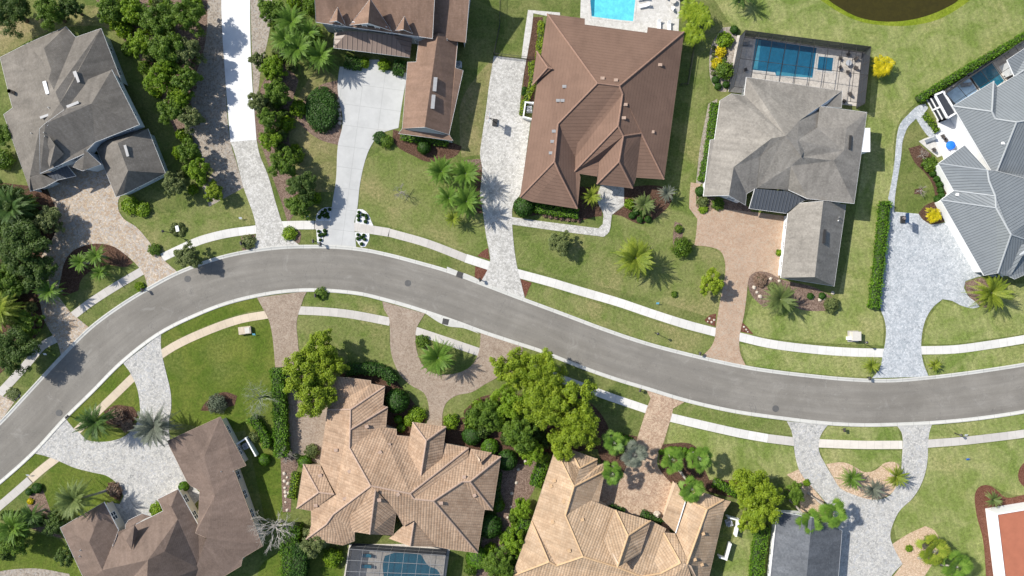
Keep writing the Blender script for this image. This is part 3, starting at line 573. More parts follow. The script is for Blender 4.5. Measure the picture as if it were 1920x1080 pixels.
DR = [
 ('paver_tan', [(86, 345), (97, 372), (105, 390), (110, 410), (100, 445), (85, 467), (72, 500), (68, 530), (76, 570), (82, 597), (95, 622), (107, 640), (115, 667), (166, 613), (150, 600), (135, 588), (120, 570), (108, 553), (110, 540), (115, 517), (120, 495), (135, 472), (160, 460), (187, 457), (212, 462), (235, 477), (255, 495), (270, 515), (277, 538), (332, 509), (310, 490), (290, 467), (275, 447), (255, 425), (232, 410), (222, 392), (222, 375), (227, 366), (200, 300), (150, 290)]),
 ('paver_tan', [(-40, 720), (0, 740), (27, 754), (0, 788), (-40, 810)]),
 ('drive_white_concrete', [(415, -30), (469, -30), (469, 40), (472, 137), (481, 262), (432, 266), (422, 137), (416, 40)]),
 ('paver_white', [(432, 266), (481, 262), (487, 290), (502, 327), (520, 390), (530, 420), (540, 442), (561, 459), (470, 469), (478, 455), (479, 420), (457, 352), (436, 275)]),
 ('drive_concrete', [(637, 125), (633, 160), (636, 190), (642, 215), (642, 237), (634, 270), (630, 337), (622, 390), (620, 415), (615, 432), (607, 447), (606, 460), (668, 464), (666, 445), (664, 420), (670, 390), (675, 345), (685, 300), (695, 275), (712, 252), (735, 243), (747, 240), (757, 175), (765, 137), (712, 130), (712, 112), (692, 112), (690, 128)]),
 ('paver_white', [(926, 105), (987, 112), (982, 140), (975, 195), (975, 217), (995, 226), (989, 270), (984, 307), (975, 365), (962, 385), (960, 410), (962, 445), (966, 480), (970, 502), (977, 530), (984, 559), (901, 529), (912, 510), (919, 492), (917, 470), (912, 445), (905, 395), (900, 365), (902, 345), (904, 315), (900, 290), (902, 270), (910, 215), (917, 160)]),
 ('paver_terracotta', [(1337, 390), (1415, 398), (1472, 405), (1472, 412), (1467, 470), (1461, 522), (1440, 511), (1417, 510), (1405, 518), (1402, 532), (1400, 552), (1395, 590), (1386, 635), (1388, 662), (1399, 687), (1317, 667), (1332, 652), (1340, 635), (1342, 615), (1350, 565), (1360, 507), (1357, 482), (1350, 470), (1335, 464), (1302, 460), (1305, 440), (1308, 405), (1330, 400)]),
 ('paver_blue', [(1676, 397), (1722, 401), (1730, 412), (1745, 421), (1772, 417), (1790, 405), (1820, 400), (1870, 520), (1840, 518), (1810, 527), (1807, 540), (1815, 555), (1830, 567), (1837, 575), (1825, 578), (1800, 572), (1785, 564), (1767, 561), (1750, 575), (1737, 595), (1730, 617), (1727, 652), (1731, 680), (1741, 706), (1635, 709), (1650, 690), (1655, 665), (1660, 640), (1661, 615), (1657, 595), (1651, 580), (1651, 540), (1655, 495), (1662, 420), (1667, 385)]),
 ('paver_grey', [(231, 681), (302, 626), (302, 652), (306, 675), (312, 700), (320, 735), (321, 765), (317, 790), (320, 830), (340, 880), (380, 930), (310, 1000), (250, 1000), (210, 960), (200, 942), (225, 945), (232, 930), (220, 907), (200, 892), (175, 886), (140, 877), (110, 864), (92, 857), (66, 850), (124, 786), (140, 805), (150, 812), (162, 824), (180, 828), (212, 826), (235, 817), (252, 800), (262, 780), (262, 755), (257, 727), (250, 710), (242, 695)]),
 ('paver_brown', [(482, 558), (576, 546), (570, 557), (565, 572), (559, 590), (556, 610), (558, 632), (562, 665), (580, 700), (625, 770), (612, 870), (600, 870), (555, 850), (535, 855), (530, 790), (525, 740), (517, 695), (514, 660), (510, 625), (504, 600), (495, 582)]),
 ('paver_brown', [(717, 565), (797, 588), (788, 602), (781, 615), (779, 632), (782, 660), (795, 687), (812, 699), (842, 702), (870, 695), (887, 682), (897, 662), (900, 647), (901, 624), (980, 651), (978, 665), (955, 690), (925, 712), (910, 720), (885, 735), (855, 742), (837, 755), (830, 775), (829, 800), (798, 800), (804, 777), (802, 752), (795, 737), (770, 722), (750, 702), (737, 675), (732, 652), (731, 615), (729, 595), (720, 580)]),
 ('paver_peach', [(1212, 732), (1283, 754), (1262, 766), (1259, 780), (1250, 810), (1244, 830), (1235, 850), (1232, 870), (1240, 885), (1262, 910), (1265, 990), (1220, 1000), (1110, 950), (1110, 900), (1150, 880), (1167, 892), (1190, 838), (1197, 815), (1205, 790), (1213, 765), (1220, 747)]),
 ('paver_grey', [(1475, 790), (1552, 797), (1542, 810), (1536, 824), (1536, 847), (1547, 870), (1562, 895), (1575, 915), (1600, 927), (1630, 936), (1655, 935), (1670, 927), (1680, 912), (1688, 890), (1691, 860), (1690, 810), (1682, 799), (1747, 796), (1742, 812), (1740, 832), (1739, 860), (1735, 885), (1725, 912), (1710, 935), (1687, 957), (1675, 980), (1669, 1005), (1675, 1025), (1692, 1057), (1670, 1082), (1660, 1120), (1555, 1120), (1562, 1035), (1567, 997), (1560, 960), (1540, 932), (1520, 910), (1500, 885), (1492, 860), (1487, 825), (1484, 808)]),
]
for k_, (m, pts) in enumerate(DR): surf('driveway', pts, 0.045 + 0.0006 * k_, m, hard=38)
FP = [
 ('paver_white', [(960, 407), (1010, 414), (1122, 428), (1130, 420), (1131, 400), (1123, 385), (1120, 370), (1127, 345), (1170, 348), (1170, 385), (1160, 393), (1147, 403), (1145, 420), (1142, 435), (1132, 444), (1060, 435), (960, 421)]),
 ('pool_deck_stone', T(0, 2, [(120, 75), (360, 95), (360, 140), (160, 100), (150, 200), (110, 440), (70, 440), (90, 280)])),
 ('paver_terracotta', [(1295, 342), (1314, 345), (1312, 350), (1305, 354), (1305, 387), (1320, 398), (1338, 395), (1345, 405), (1307, 410), (1292, 390), (1293, 365)]),
 ('paver_blue', T(0, 3, [(1180, 780), (1130, 790), (1050, 860), (990, 930), (970, 1000), (960, 1080), (950, 1200), (915, 1420), (900, 1490), (905, 1500), (945, 1605), (950, 1490), (1000, 1150), (1005, 1080), (1020, 1020), (1050, 950), (1110, 890), (1190, 1010), (1290, 1100), (1330, 1060), (1280, 1020), (1170, 850), (1200, 810)])),
 ('pool_deck_stone', T(0, 3, [(1130, 1060), (1200, 1030), (1300, 1040), (1260, 900), (1380, 830), (1560, 1120), (1480, 1090), (1380, 1140), (1270, 1180), (1200, 1120)])),
]
for k_, (m, pts) in enumerate(FP): surf('footpath', pts, 0.055 + 0.001 * k_, m, hard=38)
surf('paved_terrace', [(1090, -40), (1088, 32), (1095, 50), (1215, 66), (1272, 60), (1275, 0), (1278, -40)], 0.062, 'pool_deck_stone', smooth=False)
surf('paved_terrace', [(1382, 66), (1622, 98), (1612, 200), (1365, 172)], 0.063, 'cage_deck_stone', smooth=False)
surf('paved_terrace', [(655, 1020), (845, 1020), (832, 1110), (640, 1110)], 0.062, 'cage_deck_stone', smooth=False)
surf('paved_terrace', [(1750, 190), (1925, 68), (1980, 200), (1800, 260)], 0.0625, 'cage_deck_stone', smooth=False)
surf('paved_terrace', [(1760, 222), (1795, 205), (1900, 380), (1880, 520), (1850, 500), (1770, 300), (1753, 262)], 0.064, 'drive_white_concrete', smooth=False)
surf('pond_water', [(1530, -80), (1545, -10), (1580, 18), (1615, 34), (1660, 40.5), (1702, 38), (1740, 29), (1777, 13), (1797, 0), (1840, -80)], 0.03, 'water_pond', skirt=0.01)
# ---------------------------------------------------------------- houses
def parse_roof(o, s, vs, fs):
    N = {}
    for part in vs.replace('\n', ' ').split(';'):
        q = part.split()
        if len(q) == 4: N[q[0]] = [o[0] + float(q[1]) / s, o[1] + float(q[2]) / s, float(q[3])]
    Fc = [f.split() for f in fs.replace('\n', ' ').split(';') if f.split()]
    return N, Fc
def roof_geo(o, s, vs, fs, tol=1.3, planar=True, pitch=0.6):
    N, Fc = parse_roof(o, s, vs, fs); names = sorted({v for f in Fc for v in f}, key=lambda x: x)
    ix = {n: i for i, n in enumerate(names)}
    px = np.array([N[n][:2] for n in names]); h = np.array([N[n][2] for n in names])
    F = [[ix[v] for v in f] for f in Fc]
    # T junctions: put a vertex lying on another face's edge into that edge
    F2 = []
    for f in F:
        g = []
        for i, a in enumerate(f):
            b = f[(i + 1) % len(f)]; g.append(a); ab = px[b] - px[a]; L2 = ab @ ab; ins = []
            for v in range(len(names)):
                if v in f: continue
                t = (px[v] - px[a]) @ ab / L2
                if 0.03 < t < 0.97 and np.linalg.norm(px[a] + ab * t - px[v]) < tol: ins.append((t, v))
            g += [v for t, v in sorted(ins)]
        F2.append(g)
    F = F2; cnt = {}
    for f in F:
        for i, a in enumerate(f): k = tuple(sorted((a, f[(i + 1) % len(f)]))); cnt[k] = cnt.get(k, 0) + 1
    bverts = {v for k, c in cnt.items() if c == 1 for v in k}
    h0 = h.copy()
    if planar:      # ridge heights from the distance to the level eave of each face
        for it in range(2):
            kk = (H - h) / H * M_PX; X = np.c_[(px[:, 0] - 960) * kk, (540 - px[:, 1]) * kk]; est = {}
            for f in F:
                best = None
                for i, a in enumerate(f):
                    b = f[(i + 1) % len(f)]; L = np.linalg.norm(X[b] - X[a])
                    if cnt[tuple(sorted((a, b)))] == 1 and abs(h0[a] - h0[b]) < 0.21 and min(h0[a], h0[b]) < min(h0[j] for j in f) + 0.45 and (best is None or L > best[0]): best = (L, a, b)
                if best is None or best[0] < 1.2: continue
                L, a, b = best; t = (X[b] - X[a]) / L
                for v in f:
                    if v in bverts: continue
                    w_ = X[v] - X[a]; est.setdefault(v, []).append((L, h0[a] + pitch * abs(t[0] * w_[1] - t[1] * w_[0])))
            for v, q in est.items(): h[v] = sum(l_ * z_ for l_, z_ in q) / sum(l_ for l_, z_ in q)
            
    h0 = h.copy()
    if planar:
        for it in range(3):
            kk = (H - h) / H * M_PX; X = np.c_[(px[:, 0] - 960) * kk, (540 - px[:, 1]) * kk, np.ones(len(h))]
            A = []; B = []
            for f in F:
                if len(f) < 4: continue
                Xf = X[f]; Pm = np.eye(len(f)) - Xf @ np.linalg.pinv(Xf)
                for r in range(len(f)):
                    row = np.zeros(len(h)); row[f] = Pm[r]; A.append(row); B.append(0)
            for v in range(len(h)):
                row = np.zeros(len(h)); w = 2.0 if v in bverts else 0.22; row[v] = w; A.append(row); B.append(w * h0[v])
            h = np.linalg.lstsq(np.array(A), np.array(B), rcond=None)[0]
    V = [P(px[i][0], px[i][1], h[i]) for i in range(len(h))]
    out = []
    for f in F:
        ar = sum(V[f[i]].x * V[f[(i + 1) % len(f)]].y - V[f[(i + 1) % len(f)]].x * V[f[i]].y for i in range(len(f)))
        out.append(f if ar > 0 else f[::-1])
    return V, out, cnt
def slope_uv(V, F):
    uv = []
    for f in F:
        n = Vector((0, 0, 0))
        for i in range(len(f)): n += V[f[i]].cross(V[f[(i + 1) % len(f)]]) 
        n = n.normalized() if n.length > 1e-9 else Vector((0, 0, 1))
        if n.z < 0: n = -n
        u = Vector((0, 0, 1)).cross(n); u = u.normalized() if u.length > 1e-3 else Vector((1, 0, 0)); v = n.cross(u)
        for i in f: uv.append((V[i].dot(u), V[i].dot(v)))
    return uv
def loops_of(F):
    nxt = {}
    ed = {}
    for f in F:
        for i, a in enumerate(f): ed[(a, f[(i + 1) % len(f)])] = 1
    for (a, b) in ed:
        if (b, a) not in ed: nxt.setdefault(a, []).append(b)
    res = []
    while nxt:
        s = next(iter(nxt)); L = [s]; c = nxt[s].pop()
        if not nxt[s]: del nxt[s]
        g = 0
        while c != s and c in nxt and g < 500:
            L.append(c); d = nxt[c].pop()
            if not nxt[c]: del nxt[c]
            c = d; g += 1
        if len(L) > 2: res.append(L)
    return res
def inset(pts, d):
    n = len(pts); out = []
    for i in range(n):
        a, b, c = pts[i - 1], pts[i], pts[(i + 1) % n]
        e1 = (b - a); e2 = (c - b); e1.z = e2.z = 0
        if e1.length < 1e-4 or e2.length < 1e-4: out.append(b.copy()); continue
        e1.normalize(); e2.normalize(); n1 = Vector((-e1.y, e1.x, 0)); n2 = Vector((-e2.y, e2.x, 0)); m = n1 + n2
        k = m.dot(n1)
        off = m * (d / k) if k > 0.35 else (n1 + n2) * d * 0.9
        out.append(b + off)
    return out
HN = {}; PIECES = {}; STEEP = 1.3
def house(name, label, cat, cx, cy):
    r = empty(name, P(cx, cy), label, cat); HN[r] = dict(win=0); return r
WMAX = 22
def add_roof(root, o, s, vs, fs, roof_mat, wall_mat=None, trim='trim_white', ridge=None, over=0.55, windows=True, planar=True, ridge_w=0.32, base=0.0, fasc=0.2, name='roof', pitch=0.6):
    V, F, cnt = roof_geo(o, s, vs, fs, planar=planar, pitch=pitch)
    ro = obj(name, mesh(name, [v.copy() for v in V], F, roof_mat, uv=slope_uv(V, F)), root)
    L = loops_of(F)
    if not L: return ro
    L.sort(key=lambda l: -abs(sum(V[l[i]].x * V[l[(i + 1) % len(l)]].y - V[l[(i + 1) % len(l)]].x * V[l[i]].y for i in range(len(l)))))
    loop = L[0]; e = [V[i].copy() for i in loop]; n = len(e)
    PIECES.setdefault(root, []).append(dict(V=V, F=F, loop=loop, ro=ro, wall=wall_mat, trim=trim, over=over, windows=windows, base=base, fasc=fasc))
    if ridge:
        m = MB(); ef = {}
        for fi, f in enumerate(F):
            for i, a in enumerate(f): ef.setdefault(tuple(sorted((a, f[(i + 1) % len(f)]))), []).append(fi)
        def nrm(f):
            q = Vector((0, 0, 0))
            for i in range(len(f)): q += V[f[i]].cross(V[f[(i + 1) % len(f)]])
            return q.normalized()
        for (a, b), fl in ef.items():
            if len(fl) != 2: continue
            n1, n2 = nrm(F[fl[0]]), nrm(F[fl[1]]); c1 = sum((V[i] for i in F[fl[0]]), Vector()) / len(F[fl[0]]); c2 = sum((V[i] for i in F[fl[1]]), Vector()) / len(F[fl[1]])
            if n1.dot(n2) > 0.985: continue
            if n1.dot(c2 - V[a]) < 0.0 or n2.dot(c1 - V[a]) < 0.0: 
                up = (n1 + n2).normalized() * 0.02; m.tube([V[a] + up, V[b] + up], ridge_w / 2, 6)
        if m.V: obj('ridge_cap', m.me('ridge_cap', ridge), ro)
    return ro
def in_poly(x, y, pts):
    r = False; n = len(pts)
    for i in range(n):
        a, b = pts[i], pts[(i + 1) % n]
        if (a.y > y) != (b.y > y) and x < (b.x - a.x) * (y - a.y) / (b.y - a.y) + a.x: r = not r
    return r
def plane_z(pts, x, y):
    n = Vector((0, 0, 0))
    for i in range(len(pts)): n += pts[i].cross(pts[(i + 1) % len(pts)])
    c_ = sum(pts, Vector()) / len(pts)
    return c_.z - (n.x * (x - c_.x) + n.y * (y - c_.y)) / n.z if abs(n.z) > 1e-6 else c_.z
def finish_house(root):
    PS = PIECES.get(root, [])
    for k_, pc in enumerate(PS):
        V, F, ro, trim, over, base, fasc = pc['V'], pc['F'], pc['ro'], pc['trim'], pc['over'], pc['base'], pc['fasc']
        e = [V[i].copy() for i in pc['loop']]; n = len(e); ext = []
        for i in range(n):
            a, b = e[i], e[(i + 1) % n]; t = (b - a); t.z = 0; L = t.length; t = t / max(L, 1e-6); out = Vector((t.y, -t.x, 0)); hid = 0
            for s in (0.2, 0.5, 0.8):
                q = a.lerp(b, s) + out * 0.12; h_ = False
                for j_, o_ in enumerate(PS):
                    if j_ == k_: continue
                    for f in o_['F']:
                        P_ = [o_['V'][v] for v in f]
                        if in_poly(q.x, q.y, P_) and plane_z(P_, q.x, q.y) > q.z - 0.55: h_ = True; break
                    if h_: break
                hid += h_
            if any(all(any((Vector((v.x - w_.x, v.y - w_.y, 0))).length < 0.75 and abs(v.z - w_.z) < 0.9 for w_ in [o_['V'][q_] for q_ in o_['loop']]) for v in (a, b)) for j_, o_ in enumerate(PS) if j_ != k_): hid = 3
            ext.append(hid < 2)
        ins = inset(e, -0.03); ii = inset(e, over); dn = Vector((0, 0, -fasc))
        Vv = [p + Vector((0, 0, 0.02)) for p in ins] + [p + dn for p in ins] + [Vector((p.x, p.y, q.z - fasc)) for p, q in zip(ii, e)] + [p + Vector((0, 0, 0.02)) for p in e]
        Ff = []
        for i in range(n):
            if ext[i]: j = (i + 1) % n; Ff += [(i, n + i, n + j, j), (n + i, 2 * n + i, 2 * n + j, n + j), (3 * n + i, i, j, 3 * n + j)]
        if Ff and trim: obj('fascia', mesh('fascia', Vv, Ff, trim), ro)
        if not pc['wall']: continue
        wv = [Vector((p.x, p.y, q.z - fasc + 0.01)) for p, q in zip(ii, e)]; wb = [Vector((p.x, p.y, base)) for p in ii]
        wf = [(n + i, n + (i + 1) % n, (i + 1) % n, i) for i in range(n) if ext[i]]
        if wf: obj('wall', mesh('wall', wv + wb, wf, pc['wall']), root)
        if not pc['windows']: continue
        for i in range(n):
            if not ext[i]: continue
            a, b = wb[i], wb[(i + 1) % n]; top_z = min(wv[i].z, wv[(i + 1) % n].z); d = b - a; Ln = d.length
            if Ln < 3.4 or top_z < 2.2 or HN[root]['win'] >= WMAX: continue
            t = d / Ln; nn = Vector((t.y, -t.x, 0)); k = max(1, min(4, int(Ln / 3.4)))
            if nn.dot(-((a + b) / 2).normalized()) < 0.15: k = 1
            for lv in ([1.0, 3.9] if top_z > 5.0 else [1.0]):
                if lv < base: continue
                for j in range(k):
                    if HN[root]['win'] >= WMAX: break
                    cc_ = a + d * ((j + 0.5) / k); cc_ = Vector((cc_.x, cc_.y, 0)); HN[root]['win'] += 1; w2 = 0.75; hh = min(1.35, top_z - lv - 0.35)
                    if hh < 0.5: continue
                    f = MB(); z0, z1 = lv, lv + hh
                    for q in (-w2, 0, w2): f.bar(cc_ + t * q + nn * 0.04 + Vector((0, 0, z0)), cc_ + t * q + nn * 0.04 + Vector((0, 0, z1)), 0.1, 0.1)
                    for zz in (z0, z1, (z0 + z1) / 2): f.bar(cc_ - t * w2 + nn * 0.045 + Vector((0, 0, zz)), cc_ + t * w2 + nn * 0.045 + Vector((0, 0, zz)), 0.08, 0.1)
                    fr = obj('window', f.me('window', 'trim_white'), root); g = MB(); A = cc_ - t * w2 + nn * 0.03; B = cc_ + t * w2 + nn * 0.03
                    g.add([A + Vector((0, 0, z0)), B + Vector((0, 0, z0)), B + Vector((0, 0, z1)), A + Vector((0, 0, z1))], [(0, 1, 2, 3)]); obj('pane', g.me('pane', 'window_glass'), fr)
def on_roof(root, px, py, h):
    best = None; d = (P(px, py, 0) - Vector((0, 0, H)))
    for pc in PIECES.get(root, []):
        for f in pc['F']:
            P_ = [pc['V'][v] for v in f]; q = P(px, py, h)
            for it in range(6): q = P(px, py, max(0.5, min(14, plane_z(P_, q.x, q.y))))
            if in_poly(q.x, q.y, P_) and (best is None or q.z > best): best = q.z
    return h if best is None else best
def vent(root, px, py, h, d=(0.5, 0.35, 0.35), mat='metal_grey', rz=0.0, name='roof_vent'):
    h = on_roof(root, px, py, h); p = P(px, py, h); m = MB(); m.box((p.x, p.y, p.z + .02), d, rz); m.box((p.x, p.y, p.z + d[2] / 2 + 0.03), (d[0] + 0.12, d[1] + 0.12, 0.05), rz)
    return obj(name, m.me(name, mat), root)
def pipe(root, px, py, h, mat='metal_grey'):
    h = on_roof(root, px, py, h); p = P(px, py, h); m = MB(); m.cyl((p.x, p.y, p.z - 0.3), 0.08, 0.65, 8); m.cyl((p.x, p.y, p.z - 0.1), 0.2, 0.06, 8)
    return obj('vent_pipe', m.me('vent_pipe', mat), root)

Z1, S1 = (0, 40), 1048 / 330
h1 = house('shingle_house', 'large house with many taupe shingle gables and shade-tinted blue-grey walls above the round paver drive', 'house', 130, 190)
add_roof(h1, Z1, S1, """A 0 215 3.2; B 160 133 3.4; C 392 32 3.4; D 262 160 6; E 305 290 6.6; F 290 345 7.2; G 320 408 6.6; Hh 450 95 3.4; I 602 42 3.4; J 330 420 6.8; K 720 350 3.4;
 Lx 690 345 3.8; L 415 390 5.8; M 357 487 6.8; S 235 638 8; R 270 608 8.3; N 385 525 8.3; V 22 555 3.4; V2 75 515 3.9; V3 55 440 3.4; X 178 922 3.6; Wc 180 1012 3.2; Tt 300 900 3.6; T2 500 790 4.2; T3 600 690 5.6""",
 """A B E F; B C D; B D E; C Hh G F E D; Hh I J G; I K L M J; A F G J M N R S V V2 V3; V S X Wc; S R N T3 T2 Tt X; N M L K T3""", 'shingle_taupe', 'wall_shade_blue_grey', 'trim_white')
add_roof(h1, Z1, S1, """P 665 288 5.6; O 545 490 9.2; Q 830 615 5.6; R 270 608 8.9; N 385 525 8.7; L 415 390 6.6; T 565 720 5.6; S 235 640 8.4; Y 498 790 5.6; X 240 905 5.6; Sx 200 700 6.6; M 360 480 7.8""",
 """P O N M L; P Q O; O Q T Y X S R N""", 'shingle_taupe', 'wall_shade_blue_grey', 'trim_white', over=0.4, base=2.6)
add_roof(h1, Z1, S1, "a 290 680 8.2; b 328 735 7.6; c 295 870 6.1; d 272 800 6.2; e 380 790 6.3", "a b c d; a e c b", 'shingle_taupe', planar=False, trim=None)
add_roof(h1, Z1, S1, "a 178 925 3.6; b 240 908 3.6; c 338 948 2.9; d 265 988 2.9; e 180 1012 2.9", "a b c d e", 'shingle_taupe', 'wall_shade_blue_grey', planar=False)
add_roof(h1, Z1, S1, "a 265 905 3.2; b 400 860 3.2; c 450 920 2.8; d 330 948 2.8", "a b c d", 'seam_metal_dark', planar=False, windows=False)
add_roof(h1, Z1, S1, "a 700 725 5.9; b 762 890 5.9; c 735 1032 3; d 690 1045 3; e 575 760 3; f 620 700 3; g 600 690 3.; h 880 640 3; i 985 905 3; ", "a b d e f; b d c; b c i; a b i h; a f g h", 'shingle_taupe', 'wall_shade_blue_grey', planar=False)
add_roof(h1, Z1, S1, "a 500 758 5.8; b 600 850 4.9; c 570 862 4.6; d 490 890 4.6; e 420 862 4.6; f 500 800 5.8", "a b c d e f", 'shingle_taupe', 'wall_shade_blue_grey', planar=False)
vent(h1, 88, 165, 8.0, (0.5, 2.2, 0.5), 'trim_white', math.radians(16), 'skylight'); vent(h1, 145, 145, 6.2, (0.5, 2.0, 0.5), 'metal_grey', math.radians(20)); vent(h1, 238, 283, 4.8, (0.35, 2.0, 0.3), 'metal_grey', math.radians(16))
vent(h1, 136, 197, 7.9, (2.4, 0.35, 0.3), 'metal_grey', math.radians(22)); vent(h1, 88, 217, 7.7, (2.2, 0.3, 0.25), 'metal_grey', math.radians(20))
for q in ((84, 249), (86, 256), (92, 202), (60, 250)): pipe(h1, q[0], q[1], 7.4)
c_ = MB(); p = P(18, 171, 5.2)
for k in range(4): c_.cyl((p.x, p.y, 1.0), 0.35, 4.4, 12)
obj('chimney', c_.me('chimney', 'stone_pale'), h1)

Z2, S2 = (580, 0), 1234 / 320
h2 = house('dormered_mansion', 'brown shingle mansion with three dormers and a long garage wing beside the white concrete court', 'house', 760, 60)
add_roof(h2, Z2, S2, "a 48 160 6; b 890 278 6; c 915 -200 10.4; d 30 -240 10.4; e 30 -520 6; f 930 -480 6", "a b c d; d c f e", 'shingle_brown', 'wall_grey')
add_roof(h2, Z2, S2, "a 870 272 4.6; b 1130 308 4.6; c 1172 -200 9.0; g 880 -200 9.0", "a b c g", 'shingle_brown', 'wall_grey')
for (ax, ay, bx, by, cx, cy, dx, dy, hb, hf) in ((205, 52, 145, 158, 200, 150, 264, 190, 8.3, 6.6), (440, -8, 293, 182, 425, 167, 594, 222, 10.3, 6.7), (688, 118, 622, 220, 680, 214, 745, 240, 8.3, 6.6)):
    big = bx == 293
    add_roof(h2, Z2, S2, f"a {ax} {ay} {hb}; b {bx} {by} {hf}; c {cx} {cy} {hb}; d {dx} {dy} {hf}", "a b c; a c d", 'shingle_brown', planar=False, name='dormer_roof')
    B, Cc, D = P(Z2[0] + bx / S2, Z2[1] + by / S2, hf), P(Z2[0] + cx / S2, Z2[1] + cy / S2, hb), P(Z2[0] + dx / S2, Z2[1] + dy / S2, hf)
    m = MB(); i0 = Vector((0, 0.35, 0)); bb, cc_, dd = B + i0 + Vector((.3, 0, 0)), Cc + i0 - Vector((0, 0, .2)), D + i0 - Vector((.3, 0, 0)); lo = Vector((0, 0, -1.3 if not big else -1.6))
    m.add([bb, dd, dd + lo, bb + lo, cc_], [(3, 2, 1, 0), (0, 1, 4)])
    m.add([bb + lo, bb, bb + Vector((0, 2, 0)), bb + lo + Vector((0, 2, 0))], [(0, 1, 2, 3)]); m.add([dd + lo, dd, dd + Vector((0, 2, 0)), dd + lo + Vector((0, 2, 0))], [(3, 2, 1, 0)])
    dw = obj('dormer_wall', m.me('dormer_wall', 'wall_shade_blue_grey'), h2); k = 3 if big else 1
    for j in range(k):
        c0 = bb.lerp(dd, (j + 0.5) / k + (0.0 if big else 0)); t = (dd - bb).normalized(); nn = Vector((t.y, -t.x, 0)); w_ = 0.62 if not big else 0.75
        f = MB(); z0, z1 = -1.1, (0.9 if big else 0.25)
        for q in (-w_, w_): f.bar(c0 + t * q + nn * .05 + Vector((0, 0, z0)), c0 + t * q + nn * .05 + Vector((0, 0, z1)), 0.1)
        for zz in (z0, z1): f.bar(c0 - t * w_ + nn * .05 + Vector((0, 0, zz)), c0 + t * w_ + nn * .05 + Vector((0, 0, zz)), 0.1)
        fr = obj('window', f.me('window', 'trim_white'), h2)
        gq = MB(); gq.add([c0 - t * w_ + nn * .03 + Vector((0, 0, z0)), c0 + t * w_ + nn * .03 + Vector((0, 0, z0)), c0 + t * w_ + nn * .03 + Vector((0, 0, z1)), c0 - t * w_ + nn * .03 + Vector((0, 0, z1))], [(0, 1, 2, 3)]); obj('pane', gq.me('pane', 'window_glass'), fr)
add_roof(h2, Z2, S2, "a 185 238 3.1; b 175 346 3.1; c 727 416 3.1; d 745 275 3.1; e 285 222 4.1; f 610 255 4.1", "a b e; b c f e; c d f; a e f d", 'seam_metal_brown', None, 'trim_white', planar=False, name='porch_roof')
for q in ((232, 368), (393, 388), (553, 408), (712, 430)):
    p = P(Z2[0] + q[0] / S2, Z2[1] + q[1] / S2, 0.0); p.y += 0.7; m = MB(); m.box((p.x, p.y, 1.45), (0.36, 0.36, 2.9)); m.box((p.x, p.y, 0.12), (0.5, 0.5, 0.24)); m.box((p.x, p.y, 2.8), (0.5, 0.5, 0.16)); obj('porch_post', m.me('porch_post', 'trim_white'), h2)
add_roof(h2, Z2, S2, """a 930 240 5.7; b 790 300 3.9; c 772 448 3.9; d 710 450 3; e 645 965 2.9; f 672 930 3.15; g 835 919 5.7; h 1010 972 3.15; i 1040 1018 2.9; j 1112 510 3; k 1055 490 3.5; l 1072 305 3.5; m 1072 250 3.5""",
 "a b c d f g; g h j k l m a; f e i h", 'shingle_brown', 'wall_shade_blue_grey', planar=False)
m = MB(); a, b, c = [P(Z2[0] + x / S2, Z2[1] + y / S2, hh) for x, y, hh in ((690, 938, 3.2), (835, 922, 5.5), (1000, 978, 3.2))]; m.add([a, b, c], [(0, 2, 1)]); obj('gable_wall', m.me('gable_wall', 'wall_grey'), h2)
for q in ((910, 612), (896, 738)): vent(h2, Z2[0] + q[0] / S2, Z2[1] + q[1] / S2, 5.4, (0.55, 2.4, 0.45), 'metal_grey', math.radians(-5))
pipe(h2, Z2[0] + 996 / S2, Z2[1] + 285 / S2, 5.0)

O3, S3 = (960, 0), 4
h3 = house('tile_house', 'wide house with a smooth brown tile roof and a cyan pool behind it', 'house', 1120, 200)
add_roof(h3, O3, S3, """a 265 105 3.4; n1 545 140 3.4; n2 545 185 3.9; n3 1015 247 3.9; n4 1020 205 3.4; b 1290 240 3.4; R2 805 645 8.6; R1 640 625 8.6; K1 345 930 6.6; K2 318 1212 6.6; sw 60 1480 3.4;
 V 830 705 8.2; x1 490 1075 3.6; x2 474 1180 3.4; W2 795 945 8.0; y1 460 1295 3.4; y2 637 1322 3.4; y3 655 1200 3.8; R3 835 1020 7.2; K3 803 1212 7.0; z1 637 1380 3.4; z2 905 1412 3.4; z3 930 1330 3.4; A4 970 1000 6.2; se 1140 1345 3.4;
 k5 350 1290 5.6; s1 150 1512 3.4; s2 490 1565 3.4; s3 512 1330 3.4""",
 """a n1 n2 n3 n4 b R2 R1; a R1 K1 K2 sw; K1 R1 R2 V x1 x2; V W2 y1 x1; W2 y1 y2 y3 R3; R3 K3 z1 y3; K3 z1 z2; b R2 V W2 R3 A4 se; R3 K3 z2 z3 A4; A4 z3 se; K1 K2 k5 s2 s3 x2; K2 sw s1 k5; k5 s1 s2""",
 'flat_tile_brown', 'wall_white', 'trim_brown', 'ridge_brown')
add_roof(h3, O3, S3, "a 185 385 3.5; b 150 640 3.5; c 268 508 5.0; d 300 515 5.0", "a c b; a d c; c d b", 'flat_tile_brown', None, 'trim_brown', 'ridge_brown', planar=False)
for x, y in ((392, 650), (378, 755), (345, 755), (678, 588), (778, 602), (1110, 487), (850, 785), (838, 885), (1052, 990), (313, 985), (303, 1062), (291, 1148)): vent(h3, 960 + x / 4, y / 4, 7.0 if 600 < x < 900 else 5.6, (0.6, 0.4, 0.25), 'ridge_tan' if x > 400 else 'metal_grey')

